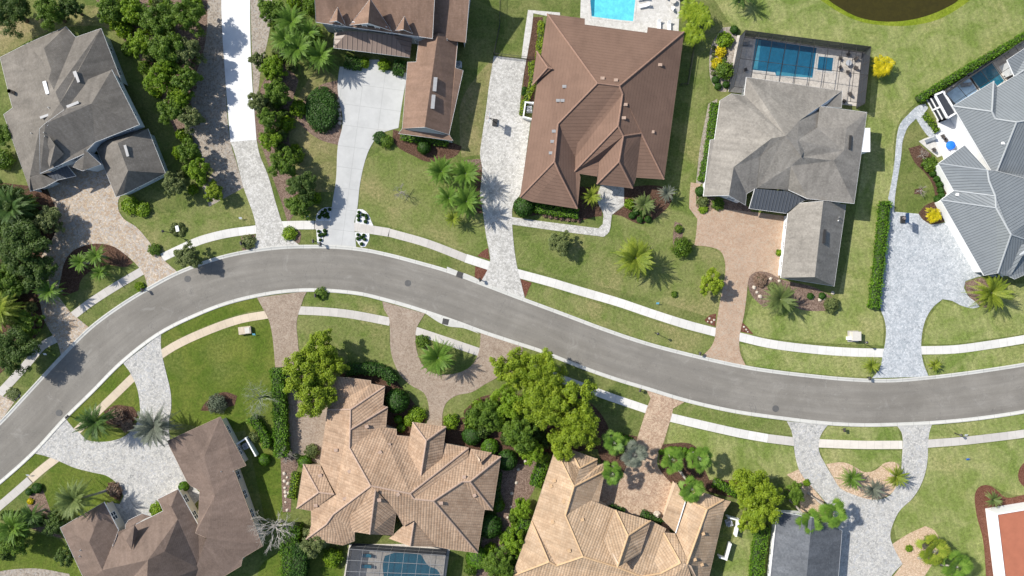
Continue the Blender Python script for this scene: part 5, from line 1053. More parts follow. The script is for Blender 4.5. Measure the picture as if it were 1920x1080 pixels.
def plant(kind, mat, px, py, R, h, label, group=None, stemmat='bark', var=None):
    rng = np.random.RandomState(abs(hash((round(px), round(py)))) % 99991 if False else int(px * 7 + py * 13) % 99991)
    top = h * (0.75 if kind != 'S' and kind != 'B' else 0.3); p = P(px, py, top); v = int(rng.randint(0, 2)) if var is None else var
    cat = {'T': 'tree', 'D': 'palm', 'F': 'palm', 'A': 'palm', 'N': 'tree', 'S': 'shrub', 'B': 'shrub'}[kind]
    rz = rng.uniform(0, 6.28)
    if kind in 'SB':
        b = bucket(R, [0.5, 0.9, 1.5, 2.3]); me = pm((kind, mat, b, v), lambda: shrub_mesh('shrub', b, mat, np.random.RandomState(v * 17 + int(b * 10)), kind == 'S'))
        o = obj('shrub' if kind == 'S' else 'clipped_shrub', me, None, (p.x, p.y, 0)); s = R / b; o.scale = (s, s, s * (h / (1.4 * R) if h else 1)); o.rotation_euler = (0, 0, rz)
        return tag(o, label, cat, group)
    name = {'T': 'broadleaf_tree', 'D': 'feather_palm', 'F': 'fan_palm', 'A': 'clump_palm', 'N': 'bare_tree'}[kind]
    t = empty(name, (p.x, p.y, 0), label, cat, group); t.rotation_euler = (0, 0, rz)
    def put(nm, me, sc):
        o = bpy.data.objects.new(nm, me); link(o); o.parent = t; o.scale = sc; WL[o] = WL[t]; return o
    if kind == 'T':
        b = bucket(R, [1.6, 2.6, 4.0, 5.6, 7.2]); s = R / b; key = (kind, mat, b, v); hz = 0.85 * b
        cr = pm(key + ('c',), lambda: crown_mesh('crown', b, hz, mat, int(1500 * b ** 1.45) + 900, 0.115 + 0.008 * b, np.random.RandomState(int(b * 10) + v * 5 + len(mat)), clumps=int(34 + b * 17), cr=0.175))
        tr = pm(('T', b, v, 't'), lambda: trunk_mesh('trunk', b, hz, np.random.RandomState(int(b * 31) + v)))
        sz = h / (hz + 0.62 * b); put('crown', cr, (s, s, sz)); put('trunk', tr, (s, s, sz))
    elif kind == 'N':
        b = bucket(R, [2.0, 5.0]); s = R / b; cr = pm((kind, mat, b), lambda: bare_crown('branches', b, b * 1.0, mat, np.random.RandomState(5), 13 if b > 3 else 6))
        put('branches', cr, (s, s, s)); m = pm(('N', b, 't', mat), lambda: MB().tube([(0, 0, -0.05), (0.05, 0, b * 0.3), (0, 0, b * 0.56)], [0.045 * b + .04, 0.035 * b + .02, 0.025 * b + 0.02], 7).me('trunk', mat)); put('trunk', m, (s, s, s))
    else:
        b = bucket(R, [1.5, 2.4, 3.6]); s = R / b; key = (kind, mat, b, v)
        if kind == 'D': f = lambda: palm_crown('crown', b, 0.0, mat, np.random.RandomState(int(b * 10) + v), fronds=74 if b > 3 else 46, leaflets=26, lw=0.032, dense=1.0)
        elif kind == 'F': f = lambda: fan_crown('crown', b, 0.0, mat, np.random.RandomState(int(b * 10) + v))
        else: f = lambda: areca_crown('crown', b, 0.0, mat, np.random.RandomState(int(b * 10) + v))
        o = put('crown', pm(key, f), (s, s, s)); hc = h * 0.8; o.location = (0, 0, hc)
        if (px, py) in LEAN:
            b0 = P(*LEAN[(px, py)]); off = Vector((p.x - b0.x, p.y - b0.y, 0)); t.location = b0; t.rotation_euler = (0, 0, 0); o.location = (off.x, off.y, hc); WL[t] = b0.copy()
            m = MB().tube([(0, 0, -.05), (off.x * .3, off.y * .3, hc * .45), (off.x * .72, off.y * .72, hc * .8), (off.x, off.y, hc)], [.3, .2, .18, .2], 8); put('trunk', m.me('trunk', 'bark_pale'), (1, 1, 1)); return t
        tk = pm(('trunkp', kind), lambda: MB().tube([(0, 0, -0.05), (0.03, 0.02, 0.33), (0.0, 0.0, 0.7), (0, 0, 1.0)], [0.26, 0.19, 0.17, 0.2], 8).me('trunk', 'bark_pale')); put('trunk', tk, (1.1 if R > 2 else .6, 1.1 if R > 2 else .6, hc))
    return t
def hedge(pts, w, h, label, mat='leaf_hedge', loose=0.12, name='hedge'):
    q = [P(x, y, h * 0.8) for x, y in smooth_poly(pts, False, 70, 10)]; V = []; F = []; n = len(q); r = np.random.RandomState(int(pts[0][0] + pts[0][1]))
    fr = []
    for i, p in enumerate(q):
        d = (q[min(i + 1, n - 1)] - q[max(i - 1, 0)]); d.z = 0; d.normalize(); s = Vector((-d.y, d.x, 0)); fr.append((Vector((p.x, p.y, 0)), d, s)); k = w / 2 * 0.86
        b0 = Vector((p.x, p.y, 0)); V += [b0 - s * k, b0 - s * k + Vector((0, 0, h * 0.9)), b0 + s * k + Vector((0, 0, h * 0.9)), b0 + s * k]
    for i in range(n - 1):
        for j in range(3): F.append((4 * i + j, 4 * i + j + 1, 4 * i + 5 + j, 4 * i + 4 + j))
    F += [(0, 3, 2, 1), (4 * n - 4, 4 * n - 3, 4 * n - 2, 4 * n - 1)]
    L = [0]
    for i in range(1, n): L.append(L[-1] + (fr[i][0] - fr[i - 1][0]).length)
    N = int(L[-1] * (w + 2 * h) * 38) + 60; N = min(N, 14000); t = r.uniform(0, L[-1], N); ii = np.clip(np.searchsorted(L, t) - 1, 0, n - 2)
    A = np.array([tuple(f[0]) for f in fr]); S = np.array([tuple(f[2]) for f in fr]); La = np.array(L); ff = ((t - La[ii]) / np.maximum(La[ii + 1] - La[ii], 1e-4))[:, None]
    base = A[ii] * (1 - ff) + A[ii + 1] * ff; side = unit(S[ii] * (1 - ff) + S[ii + 1] * ff); u = r.uniform(0, w + 2 * h, N)
    lat = np.where(u < h, -w / 2, np.where(u > w + h, w / 2, u - h - w / 2)); z = np.where(u < h, u, np.where(u > w + h, w + 2 * h - u, h)); wob = 0.1 * np.sin(t * 1.7) + 0.07 * np.sin(t * 4.1)
    C = base + side * (lat * (1 + wob * 0.8))[:, None]; C[:, 2] = z * (1 + wob * 0.6); C += r.normal(size=C.shape) * loose
    nn = unit(np.where((z >= h - 1e-6)[:, None], [0, 0, 1.0], side * np.sign(lat)[:, None]) + r.normal(size=C.shape) * 0.6)
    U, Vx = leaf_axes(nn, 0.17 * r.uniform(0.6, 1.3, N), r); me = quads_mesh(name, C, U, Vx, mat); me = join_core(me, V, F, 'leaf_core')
    o = obj(name, me); recenter(o, (fr[n // 2][0].x, fr[n // 2][0].y, 0)); return tag(o, label, 'hedge')

TREES = """
T leaf_dark 12 18 5.5 7|dark shaded tree in the top left corner of the picture
T leaf_green 92 22 3.8 6|mid green tree on the rough grass behind the taupe house
T leaf_dark 130 12 3 5|small dark tree beside the mid green tree behind the taupe house
T leaf_green 202 14 3.4 5|green tree starting the belt between the taupe house and the white drive
T leaf_bright 250 20 3.6 6|bright green tree at the top of the belt beside the white concrete drive
T leaf_green 298 36 4.8 7|full green tree in the middle of the belt at the top edge
T leaf_green 348 26 4.6 7|green tree at the top edge overhanging the dirt strip of the white drive
T leaf_bright 262 82 3.2 5|bright green tree facing the back wall of the taupe shingle house
T leaf_green 312 92 4.6 7|broad green tree half way down the tree belt
T leaf_olive 352 100 3.6 6|olive tree whose shade falls on the dirt strip and white drive
T leaf_bright 298 150 3.8 6|bright tree beside the mown strip along the blue-grey wall
T leaf_green 345 150 3.6 6|green tree throwing a leafy shadow across the dirt strip
T leaf_bright 318 122 2.6 6|bright yellow-green tree top beside the olive tree of the belt
T leaf_green 318 205 3.4 5|green tree near the narrow end of the belt above the shrubs
T leaf_bright 338 185 2.7 5|lime-tinged tree near the narrow end of the belt
T leaf_olive 355 222 3.0 5|olive tree at the narrow lower end of the belt
T leaf_green 352 282 2.8 4.5|green tree below the gap in the belt beside the garage gable
T leaf_bright 370 318 3.1 5|bright bushy tree beside the lower end of the dirt strip
T leaf_olive 322 346 3.0 4.5|grey-green tree at the corner of the taupe garage gable
T leaf_lime 400 360 2.2 3.5|small yellow-green tree where the dirt strip meets the lawn
T leaf_olive 352 480 2.9 4.2|olive street tree between the sidewalk and the kerb shading the road
T leaf_dark 30 458 6.0 7.5|very wide dark tree at the left edge below the green palm
T leaf_dark 62 510 4.2 6|dark tree leaning over the shaded paver drive at the left
T leaf_green 12 528 4 6|green tree at the left edge above the yellow-green palm
T leaf_olive 88 415 3.2 4.5|low dusky tree beside the shaded edge of the round paver court
T leaf_dark 18 655 5.4 7|dark tree at the left edge beside the grey sidewalk
T leaf_green 50 610 3.2 4.5|green bushy tree near the mouth of the left paver drive
T leaf_dark 12 372 4.4 6|dark tree at the left edge beside the taupe house corner
T leaf_green 8 250 2.8 4|green tree peeping out beside the taupe roof at the left edge
T leaf_green 508 22 3.6 6|green tree at the top edge just right of the white drive
T leaf_olive 484 112 1.9 4|small sparse tree overhanging the right edge of the white concrete drive
T leaf_olive 482 192 2.7 4.5|grey-green tree leaning over the edge of the white drive
T leaf_bright 512 128 3 5|bright tree under the feather palms beside the mansion
T leaf_green 520 170 3.2 5.5|green tree half way down the strip between drive and mansion lawn
T leaf_green 505 225 3 5|green tree beside the pale paver section of the long drive
T leaf_bright 505 262 2.8 4.5|bright tree touching the right edge of the long paver drive
T leaf_green 528 305 3.6 5.5|full green tree beside the paver drive above the street corner lawn
T leaf_dark 566 352 3.8 5.5|dark tree on the lawn between the paver drive and the concrete drive
T leaf_green 560 385 3.0 4.5|small green tree just above the white sidewalk by the paver drive
T leaf_lime 600 652 3.9 7|upper yellow-green tree beside the brown paver drive
T leaf_lime 565 702 4.6 7.5|widest yellow-green tree crown over the brown paver drive
T leaf_lime 618 690 3.6 6.5|yellow-green tree nearest the clipped hedge of the tan tile house
T leaf_lime 586 748 4.4 7|lowest yellow-green tree overhanging the tan tile roof corner
T leaf_lime 960 690 4.4 7.5|leftmost yellow-green tree crown beside the horseshoe drive
T leaf_lime 1018 700 4.8 8|topmost yellow-green tree of the big grove by the road
T leaf_lime 1078 752 4.6 8|yellow-green tree of the grove leaning over the sidewalk
T leaf_lime 1088 800 4.8 8|lowest right yellow-green tree of the grove above the peach tile roof
T leaf_lime 1018 760 5.6 8|wide yellow-green tree at the heart of the grove
T leaf_green 912 778 3.7 6|rich green tree beside the end of the horseshoe drive
T leaf_bright 955 760 4.2 6|fresh green tree between the horseshoe drive and the grove
T leaf_green 975 812 4.2 6|deep green tree in the shade below the grove
T leaf_lime 1060 832 3.6 6|yellow-green tree touching the top of the peach tile roof
T leaf_bright 1000 850 2.8 4.5|bright green tree at the head of the garden path between the tiled houses
T leaf_lime 1405 915 4.2 6.5|yellow-green tree beside the peach tile roof, upper of the pair
T leaf_lime 1432 945 4.6 7|broad yellow-green tree between the peach tile house and the peach gravel
T leaf_lime 1412 978 3.0 5|small yellow-green tree lowest beside the peach tile house
T leaf_green 1490 925 2.4 3.6|dark green bush tree on the peach gravel left of the pale drive
T leaf_olive 1052 456 2.7 3.6|small grey-green airy tree on the lawn below the pale front path
T leaf_lime 1336 532 2.8 4|round yellow-green tree at the edge of the terracotta drive
T leaf_green 20 1010 4 5|green tree in the lower left corner garden
T leaf_dark 100 985 2.6 3.5|dark small tree beside the corner of the brown shingle roof
T leaf_dark 120 1042 2.2 3.5|dark bush tree near the brown roof edge at the lower left
T leaf_green 935 1060 3.8 5|green tree at the bottom edge left of the peach tile roof
T leaf_olive 585 1020 3.0 4|grey-green tree beside the dark hedge below the tan tile house
T leaf_bright 962 1015 3.0 4|bright tree along the left side of the peach tile roof
T leaf_bright 978 955 2.4 3.5|fresh bush tree on the garden path beside the peach roof
N twig_pale 512 992 5.6 6|leafless pale grey tree between the brown shingle and tan tile roofs
N bark_pale 535 855 2.4 3|small leafless tree beside the stepping stones
N bark_pale 748 358 2.2 4|thin leafless sapling alone on the mansion front lawn
N bark_pale 1730 290 1.6 1.5|dry leafless shrub in the mulch bed by the white side patio
N bark_pale 1727 357 1.5 1.5|dry yucca in a round mulch ring on the small lawn by the motor court
N twig_grey_green 484 748 4.6 5|airy grey-green twiggy tree beside the hedge of the brown paver drive
D frond_dark 24 392 4.6 5.5|large green feather palm at the left edge beside the round paver court
D frond_yellow 2 580 4.4 6|yellow-green feather palm cut by the left edge below the dark trees
D frond_green 95 545 2.7 4|slim feather palm at the mouth of the left paver drive
D frond_green 152 492 2.2 3|feather palm in the mulch island, left of the pair
D frond_green 182 480 2.3 3.2|feather palm in the mulch island, right of the pair
D frond_green 188 512 1.8 2.4|small feather palm on the grass edge of the mulch island
D frond_green 548 42 3.4 5.5|feather palm at the top edge beside the mansion roof
D frond_green 560 92 3.6 5|lush feather palm left of the mansion porch
D frond_green 602 105 3.2 4.5|feather palm reaching the corner of the mansion porch
D frond_green 535 75 3 5|feather palm nearest the white drive in the mansion side garden
D frond_green 580 62 2.8 5|feather palm tucked against the mansion's left roof edge
D frond_green 828 322 3.1 4.5|upper left feather palm of the clump beside the pale paver drive
D frond_green 873 326 3.2 4.8|upper right feather palm of the clump beside the pale paver drive
D frond_green 875 378 3.3 4.8|lower right feather palm shading the pale paver drive
D frond_green 842 372 2.8 4.2|lower left feather palm of the clump on the mansion lawn
D frond_yellow 850 410 1.7 2.5|small yellow-green feather palm at the foot of the clump
D frond_yellow 1192 484 4.1 4|large yellow-green feather palm alone on the front lawn
D frond_yellow 1109 368 2.1 2.4|yellow-green feather palm beside the front door of the brown tile house
D frond_olive 1208 384 2.4 2.2|olive feather palm in the mulch bed of the brown tile house
D frond_grey 1251 363 1.8 2|silvery palm at the corner of the brown tile house bed
D frond_olive 1462 561 3.3 3.2|olive feather palm in the bed below the grey shingle garage wing
D frond_yellow 1858 549 3.7 3|yellow-green feather palm at the corner of the blue-grey motor court
D frond_green 822 671 3.7 4|dense green feather palm on the horseshoe drive island
D frond_dark 181 792 3.7 5|sparse dark feather palm between the pale paver drive and the road
D frond_grey 290 800 4.0 5|grey-green feather palm overhanging the pale motor court and brown roof
D frond_olive 142 936 3.8 6.5|leaning feather palm on the lawn left of the brown shingle house
D frond_green 28 988 3.4 5|green feather palm in the lower left corner garden
D frond_dark 62 965 2.6 4|dark feather palm beside the lower left mulch bed
D frond_yellow 1634 686 1.6 1.1|yellow-green cycad left of the motor court entrance
D frond_yellow 1752 684 1.4 1.1|yellow-green cycad right of the motor court entrance
D frond_dark 1392 -6 2.6 3|dark palm cut by the top edge above the pool cage
D frond_green 1596 896 2.3 2.2|arching green palm in the peach gravel between the two drive legs
D frond_grey 1636 917 2.3 2.2|grey-green palm in the middle of the peach gravel island
D frond_yellow 1680 893 2.4 2.4|yellow palm at the right side of the peach gravel island
D frond_olive 1862 936 1.7 1.6|small green palm in the red mulch near the flat roofed house
A leaf_lime 1296 14 3.2 4|yellow-green clump palm at the top edge beside the pool terrace
A leaf_lime 1318 38 3.0 4|yellow-green clump palm right of the pool terrace
A leaf_lime 1300 62 2.8 3.6|lowest yellow-green clump palm at the brown tile roof corner
A leaf_yellow 1655 120 2.6 2.6|brilliant yellow shrub palm outside the pool cage
A leaf_yellow 1750 403 1.8 1.6|brilliant yellow clump in the bed by the basketball hoop
F frond_green 1152 830 2.8 6|fan palm above the peach roof, farthest left
F frond_grey 1190 852 3.1 6.5|grey-tinged fan palm leaning over the paver court entrance
F frond_green 1148 888 2.6 6|fan palm against the inner edge of the peach tile roof
F frond_green 1262 862 2.8 6|fan palm just right of the court entrance beside round bushes
F frond_green 1312 860 2.9 6.5|fan palm overhanging the lawn right of the court entrance
F frond_green 1298 918 3.0 6.5|fan palm leaning over the right wing of the peach tile roof
F frond_green 1518 980 3.1 6|fan palm hanging over the slate-grey garage roof
F frond_green 1563 962 3.2 6.5|fan palm beside the pale driveway above the slate-grey garage
F frond_yellow 1752 1032 3.6 4.5|yellow-green fan palm in the lower peach gravel bed
F frond_green 1795 1062 3.6 5|green fan palm at the bottom edge beside the lower peach gravel bed
S leaf_bright 245 386 1.7 1.3|bright low shrub at the edge of the paver court under the garage gable
S leaf_bright 268 393 1.5 1.1|low shrub beside the bright shrub under the garage gable
S leaf_green 290 468 1.2 1|low green shrub where the round drive meets the sidewalk
S leaf_bright 683 118 1.1 1.2|bright shrub left of the mansion entrance walk
S leaf_bright 720 122 1.2 1.3|bright shrub right of the mansion entrance walk
S leaf_green 725 266 1.3 1.2|green shrub at the mulch bed corner by the mansion garage
S leaf_bright 560 205 1.6 2|bright shrub on the left of the clipped mound by the concrete court
B leaf_topiary 795 277 1.3 2|round clipped ball in the brown mulch bed below the mansion garage
B leaf_topiary 982 388 2.0 2.6|large clipped ball at the lower left corner of the brown tile house
S leaf_bright 1180 382 1.0 1|lime shrub in the bed beside the olive palm
S leaf_green 1278 464 1.9 2.4|green bush casting a dark shadow on the lawn by the terracotta drive
S leaf_green 1272 429 0.8 0.8|little bush in the mulch strip by the terracotta court
S leaf_green 1264 552 0.6 0.5|tiny plant on the front lawn
S leaf_yellow 1351 97 1.1 1|bright yellow shrub, upper of two, beside the pool cage
S leaf_yellow 1345 120 1.2 1|bright yellow shrub, lower of two, beside the pool cage
S leaf_green 1358 132 1.8 1.6|green shrub under the yellow ones beside the pool cage
S leaf_bright 1358 76 1.6 1.4|bright green shrub at the top of the bed beside the pool cage
B leaf_topiary 1376 56 0.8 1|dark clipped ball at the pool cage corner
B leaf_topiary 1341 150 0.75 .8|clipped ball lowest left in the bed beside the pool cage
B leaf_topiary 1346 162 0.7 .8|clipped ball at the bottom tip of the bed beside the pool cage
B leaf_topiary 1361 159 0.65 .8|clipped ball against the pool cage wall
B leaf_topiary 1312 359 0.95 1.2|clipped ball at the end of the hedge by the beige walk
S leaf_olive 1317 378 1.1 .9|olive shrub in the bed at the terracotta walk
S leaf_green 1346 383 1.2 .9|green shrub under the grey shingle gable
S leaf_bright 1318 392 0.9 .6|pale spiky shrub nearest the terracotta court
S leaf_olive 1558 572 1.5 1.6|olive bush at the right end of the bed below the garage wing
S leaf_pink 1425 525 1.3 .9|pinkish dry shrub in the bed beside the terracotta drive
S leaf_olive 1448 538 0.9 .8|small olive shrub beside the large palm of the garage bed
B leaf_topiary 1519 555 0.6 .6|small ball below the garage wing, left
B leaf_topiary 1541 555 0.65 .6|small ball below the garage wing, right
S leaf_bright 1460 474 0.6 .7|potted yellow-green plant on the white garage wall
S leaf_green 1742 308 1.5 1.5|green shrub in the mulch bed beside the white patio
S leaf_green 792 640 1.3 1|dark green shrub on the horseshoe island under the palm
B leaf_topiary 745 751 2.35 3|huge clipped ball beside the horseshoe drive
S leaf_bright 783 777 1.6 1.3|bright shrub left of the tan house entrance
S leaf_bright 768 788 1.2 1.2|bright shrub between the huge ball and the entrance
S leaf_bright 846 790 1.5 1.3|bright shrub right of the tan house entrance
B leaf_hedge 747 786 0.8 1.6|narrow clipped shrub below the huge ball
B leaf_hedge 752 802 0.9 1|clipped shrub in the corner of the tan roof
B leaf_topiary 885 816 1.9 2.4|clipped ball below the rich green tree
B leaf_hedge 918 838 1.7 1.5|flat clipped shrub at the bend of the path
B leaf_topiary 951 862 2.0 2.4|dark clipped ball at the right corner of the tan tile house
B leaf_topiary 918 985 2.4 2.6|dark clipped ball along the right wall of the tan house
B leaf_hedge 935 948 1.2 1.6|clipped ball above the dark ball on the right of the tan house
B leaf_hedge 895 1045 2.2 2|bright clipped ball at the bottom right corner of the tan house
B leaf_hedge 572 866 1.3 1.6|clipped shrub at the left wing of the tan house
S leaf_olive 585 846 1.4 1.2|loose shrub at the foot of the brown paver court
S leaf_bright 625 1045 1.9 1.8|bright round shrub at the lower left corner of the tan house
S leaf_grey 408 757 1.9 1.8|variegated grey-green shrub in the mulch at the vivid lawn
S leaf_pink 218 780 1.7 1.2|reddish-brown low shrub in the island beside the pale drive
S leaf_pink 240 798 1.3 1|reddish-brown shrub nearest the grey palm
S leaf_pink 215 918 1.4 1.3|reddish-brown shrub at the end of the dark lawn strip
S leaf_bright 296 955 1.5 1.2|bright shrub beside the cream entry roof
B leaf_hedge 345 912 1.0 1.2|clipped shrub in the court corner of the brown house
S leaf_yellow 57 940 0.6 .5|yellow flowering plant in the lower left bed
B leaf_topiary 70 915 1.0 1|dark ball at the end of the lower left bed
B leaf_topiary 55 922 0.7 .8|small dark ball in the lower left bed
B leaf_hedge 496 862 1.2 1.4|clipped ball at the end of the curved hedge by the brown roof
S leaf_olive 478 818 1.1 1.2|shrub behind the white equipment enclosure
S leaf_bright 1512 905 0.7 .5|tiny green plant on the peach gravel left of the drive
S leaf_bright 1704 1028 0.7 .5|tiny green plant on the lower peach gravel
S leaf_olive 1740 1012 0.9 .9|small plant at the top of the lower peach gravel
S leaf_bright 543 438 1.4 .9|yellow-green low shrub at the kerb beside the white paver drive
S leaf_olive 466 454 1.4 .9|olive low shrub at the kerb left of the white paver drive
S leaf_olive 24 738 1.2 .5|sparse plants in the gravel pocket beside the tan drive corner
S leaf_bright 262 537 0.9 .8|little shrub at the kerb beside the tan drive
S leaf_green 602 550 1.2 .8|low shrub behind the mailbox by the brown drive
S leaf_green 8 300 2.0 2|green bush at the left edge beside the taupe roof
S leaf_green 30 118 1.4 1.2|dark shrub at the upper left corner of the taupe roof
S leaf_green 55 92 1.3 1.1|shrub against the upper edge of the taupe roof
"""
for ln in TREES.strip().split('\n'):
    a, label = ln.split('|'); k, m, x, y, R, hh = a.split()
    if k == 'T' and float(x) < 600 and float(y) < 380 and float(R) > 2.5: R = float(R) * 0.88
    plant(k, m, float(x), float(y), float(R), float(hh), label)
def many(kind, mat, pts, R, h, label, group):
    for x, y in pts: plant(kind, mat, x, y, R * rnd.uniform(0.88, 1.12), h, label, group)
many('B', 'leaf_topiary', T(1, 1, [(476, 548), (488, 530), (497, 512), (520, 497), (533, 525), (540, 548), (553, 490), (515, 540)]), .33, .5, 'small round shrub in white gravel, upper left of the concrete drive apron', 'round shrubs in white gravel, upper left')
many('B', 'leaf_topiary', T(1, 1, [(772, 512), (768, 540), (770, 570), (800, 530), (825, 535), (830, 555), (822, 582)]), .33, .5, 'small round shrub in white gravel, upper right of the concrete drive apron', 'round shrubs in white gravel, upper right')
many('B', 'leaf_topiary', T(1, 1, [(470, 655), (478, 685), (515, 650), (520, 675), (500, 680), (484, 720)]), .33, .5, 'small round shrub in white gravel, lower left of the concrete drive apron', 'round shrubs in white gravel, lower left')
many('B', 'leaf_topiary', T(1, 1, [(765, 680), (808, 684), (764, 710), (790, 700), (815, 715), (792, 750)]), .33, .5, 'small round shrub in white gravel, lower right of the concrete drive apron', 'round shrubs in white gravel, lower right')
many('B', 'leaf_topiary', [(1185, 404), (1200, 412), (1215, 411), (1192, 397), (1205, 400)], .65, .7, 'small clipped ball below the olive palm of the brown tile house', 'clipped balls below the olive palm')
many('B', 'leaf_topiary', [(1748, 325), (1756, 336), (1761, 346), (1763, 357), (1765, 366), (1757, 373)], .6, .9, 'small round shrub in the row along the white wall of the metal roofed house', 'round shrubs along the white wall')
many('B', 'leaf_hedge', T(3, 2, [(830, 45), (855, 40), (885, 55), (850, 75), (880, 85), (815, 20), (905, 75)]), .5, .6, 'small round bush in the cluster left of the peach court entrance', 'round bushes left of the court entrance')
many('B', 'leaf_hedge', T(3, 2, [(1120, 150), (1158, 138), (1190, 128), (1225, 125), (1260, 130), (1297, 135), (1350, 132), (1270, 165), (1325, 150), (1230, 150), (1310, 178), (1350, 165)]), .5, .6, 'small round bush in the cluster right of the peach court entrance', 'round bushes right of the court entrance')
many('S', 'leaf_pink', T(1, 2, [(250 + 42 * i, 535 + 6 * i) for i in range(7)]), .5, .5, 'low pinkish shrub in the row edging the lawn below the brown tile house', 'row of low pinkish shrubs')
many('B', 'leaf_topiary', [(984, 168), (989, 171), (983, 175), (990, 178)], .5, .8, 'small dark ball in the cluster beside the tile house wall and pale paver drive', 'dark balls beside the tile house wall')
many('S', 'leaf_olive', [(1338, 90), (1338, 102), (1337, 112), (1336, 127), (1337, 138), (1358, 108)], .45, .4, 'tiny grey-green plant along the edge of the bed beside the pool cage', 'tiny plants edging the pool cage bed')
hedge([(1343, 193), (1337, 240), (1328, 300), (1318, 340)], 1.7, 1.2, 'clipped hedge along the left wall of the grey shingle house', loose=.1)
hedge([(1661, 378), (1657, 420), (1651, 480), (1644, 540), (1640, 578)], 1.7, 1.3, 'bright green hedge between the lawn and the blue-grey motor court')
hedge([(1722, 186), (1745, 172), (1800, 138), (1860, 103), (1935, 60)], 1.2, 1.1, 'low hedge running up to the right edge along the screened patio')
hedge([(1734, 214), (1745, 228), (1758, 246)], .9, .6, 'short low hedge beside the white screen wall', 'leaf_bright')
hedge([(520, 690), (524, 760), (527, 830), (528, 857)], 2.4, 1.9, 'tall bright hedge between the feathery tree and the brown paver drive')
hedge([(545, 985), (544, 1040), (546, 1100)], 3.2, 2.4, 'tall bright hedge at the bottom edge left of the tan tile house')
hedge([(566, 1020), (560, 1060), (556, 1105)], 2.6, 3.0, 'tall dark hedge throwing deep shade beside the bright hedge', 'leaf_topiary')
hedge([(648, 694), (690, 691), (722, 698), (738, 716)], 1.9, 1.8, 'dark clipped hedge along the top of the tan tile house', 'leaf_topiary')
hedge([(470, 782), (484, 800), (497, 818), (500, 840)], 1.5, 1.4, 'curved clipped hedge beside the white equipment enclosure')
hedge([(738, 125), (758, 129)], 2.6, 1.0, 'square clipped hedge right of the mansion porch', 'leaf_topiary', .06)
hedge([(646, 115), (678, 121)], 2.2, 1.0, 'dark clipped hedge under the mansion porch', 'leaf_topiary', .06)
hedge([(752, 256), (790, 263), (840, 268)], 1.0, .8, 'low green hedge under the gable wall of the mansion garage wing')
hedge([(1002, 388), (1040, 396), (1085, 401)], 1.6, 1.1, 'clipped hedge below the left gable of the brown tile house', 'leaf_hedge', .08)
hedge([(1014, 40), (1012, 80), (1008, 110)], .9, .9, 'lime clipped hedge along the left wall of the brown tile house, upper piece', 'leaf_lime', .07)
hedge([(996, 115), (997, 160), (985, 190), (978, 215)], 1.0, .8, 'lime clipped hedge curving past the white equipment enclosure', 'leaf_lime', .07)
hedge([(1024, 850), (1014, 880), (1003, 912)], 2.0, 1.6, 'bright hedge along the upper left edge of the peach tile roof')
hedge([(990, 975), (975, 1010), (962, 1050), (950, 1090)], 2.6, 1.8, 'wide bright hedge along the lower left edge of the peach tile roof')
hedge([(1432, 985), (1424, 1030), (1418, 1090)], 2.2, 1.6, 'bright hedge at the bottom edge left of the slate-grey garage')
hedge([(1338, 905), (1362, 915), (1382, 928)], 1.4, 1.0, 'short hedge between the peach roof wing and the lawn')
hedge([(1132, 956), (1150, 952), (1170, 962)], 1.0, .8, 'small clipped hedge in the inner corner of the peach paver court', 'leaf_topiary')
hedge([(1203, 963), (1222, 972), (1240, 982)], 1.2, .9, 'dark clipped hedge along the front wall inside the peach court', 'leaf_topiary')
hedge([(930, 885), (928, 920), (926, 940)], 1.8, 1.6, 'dark hedge against the right wall of the tan tile house', 'leaf_topiary')
hedge([(555, 885), (550, 910), (546, 935)], 1.2, .5, 'low lime hedge beside the stepping stones', 'leaf_bright')
hedge([(945, 795), (900, 790), (875, 782)], 1.4, 1.1, 'hedge under the rich green tree at the end of the horseshoe drive')
def thicket(poly, n, label, group, mats, seed, R0=1.1, R1=1.9):
    r = random.Random(seed); pl = [Vector((x, y, 0)) for x, y in poly]; k = 0
    while k < n:
        x, y = r.uniform(min(p[0] for p in poly), max(p[0] for p in poly)), r.uniform(min(p[1] for p in poly), max(p[1] for p in poly))
        if in_poly(x, y, pl): q = r.uniform(R0, R1); plant('S', r.choice(mats), x, y, q, q * 1.5, label, group); k += 1
thicket([(190, 0), (378, 0), (372, 90), (345, 200), (345, 245), (318, 235), (265, 120), (225, 70), (185, 30)], 34, 'undergrowth shrub under the tree belt left of the white drive', 'undergrowth of the tree belt left of the white drive', ['leaf_green', 'leaf_olive', 'leaf_bright', 'leaf_bright'], 3, .8, 1.6)
thicket([(335, 250), (358, 250), (385, 300), (385, 340), (410, 362), (385, 375), (335, 350)], 12, 'undergrowth shrub at the narrow end of the belt beside the dirt strip', 'undergrowth at the narrow end of the belt', ['leaf_green', 'leaf_bright', 'leaf_olive'], 4, .8, 1.4)
thicket([(495, 0), (600, 0), (600, 60), (560, 130), (530, 200), (560, 300), (600, 380), (540, 395), (510, 330), (485, 240), (492, 120)], 30, 'undergrowth shrub between the white drive and the mansion garden', 'undergrowth between the white drive and the mansion', ['leaf_green', 'leaf_olive', 'leaf_bright', 'leaf_dark'], 5, .9, 1.7)
thicket([(0, 350), (70, 370), (90, 440), (60, 520), (60, 640), (0, 720)], 28, 'undergrowth shrub in the dark garden at the left edge', 'undergrowth of the dark garden at the left edge', ['leaf_dark', 'leaf_green', 'leaf_dark', 'leaf_olive'], 6)
thicket([(870, 760), (930, 750), (1000, 790), (1060, 830), (1015, 845), (960, 835), (880, 800)], 16, 'undergrowth shrub in the shade of the grove', 'undergrowth of the grove', ['leaf_green', 'leaf_dark', 'leaf_bright'], 7)
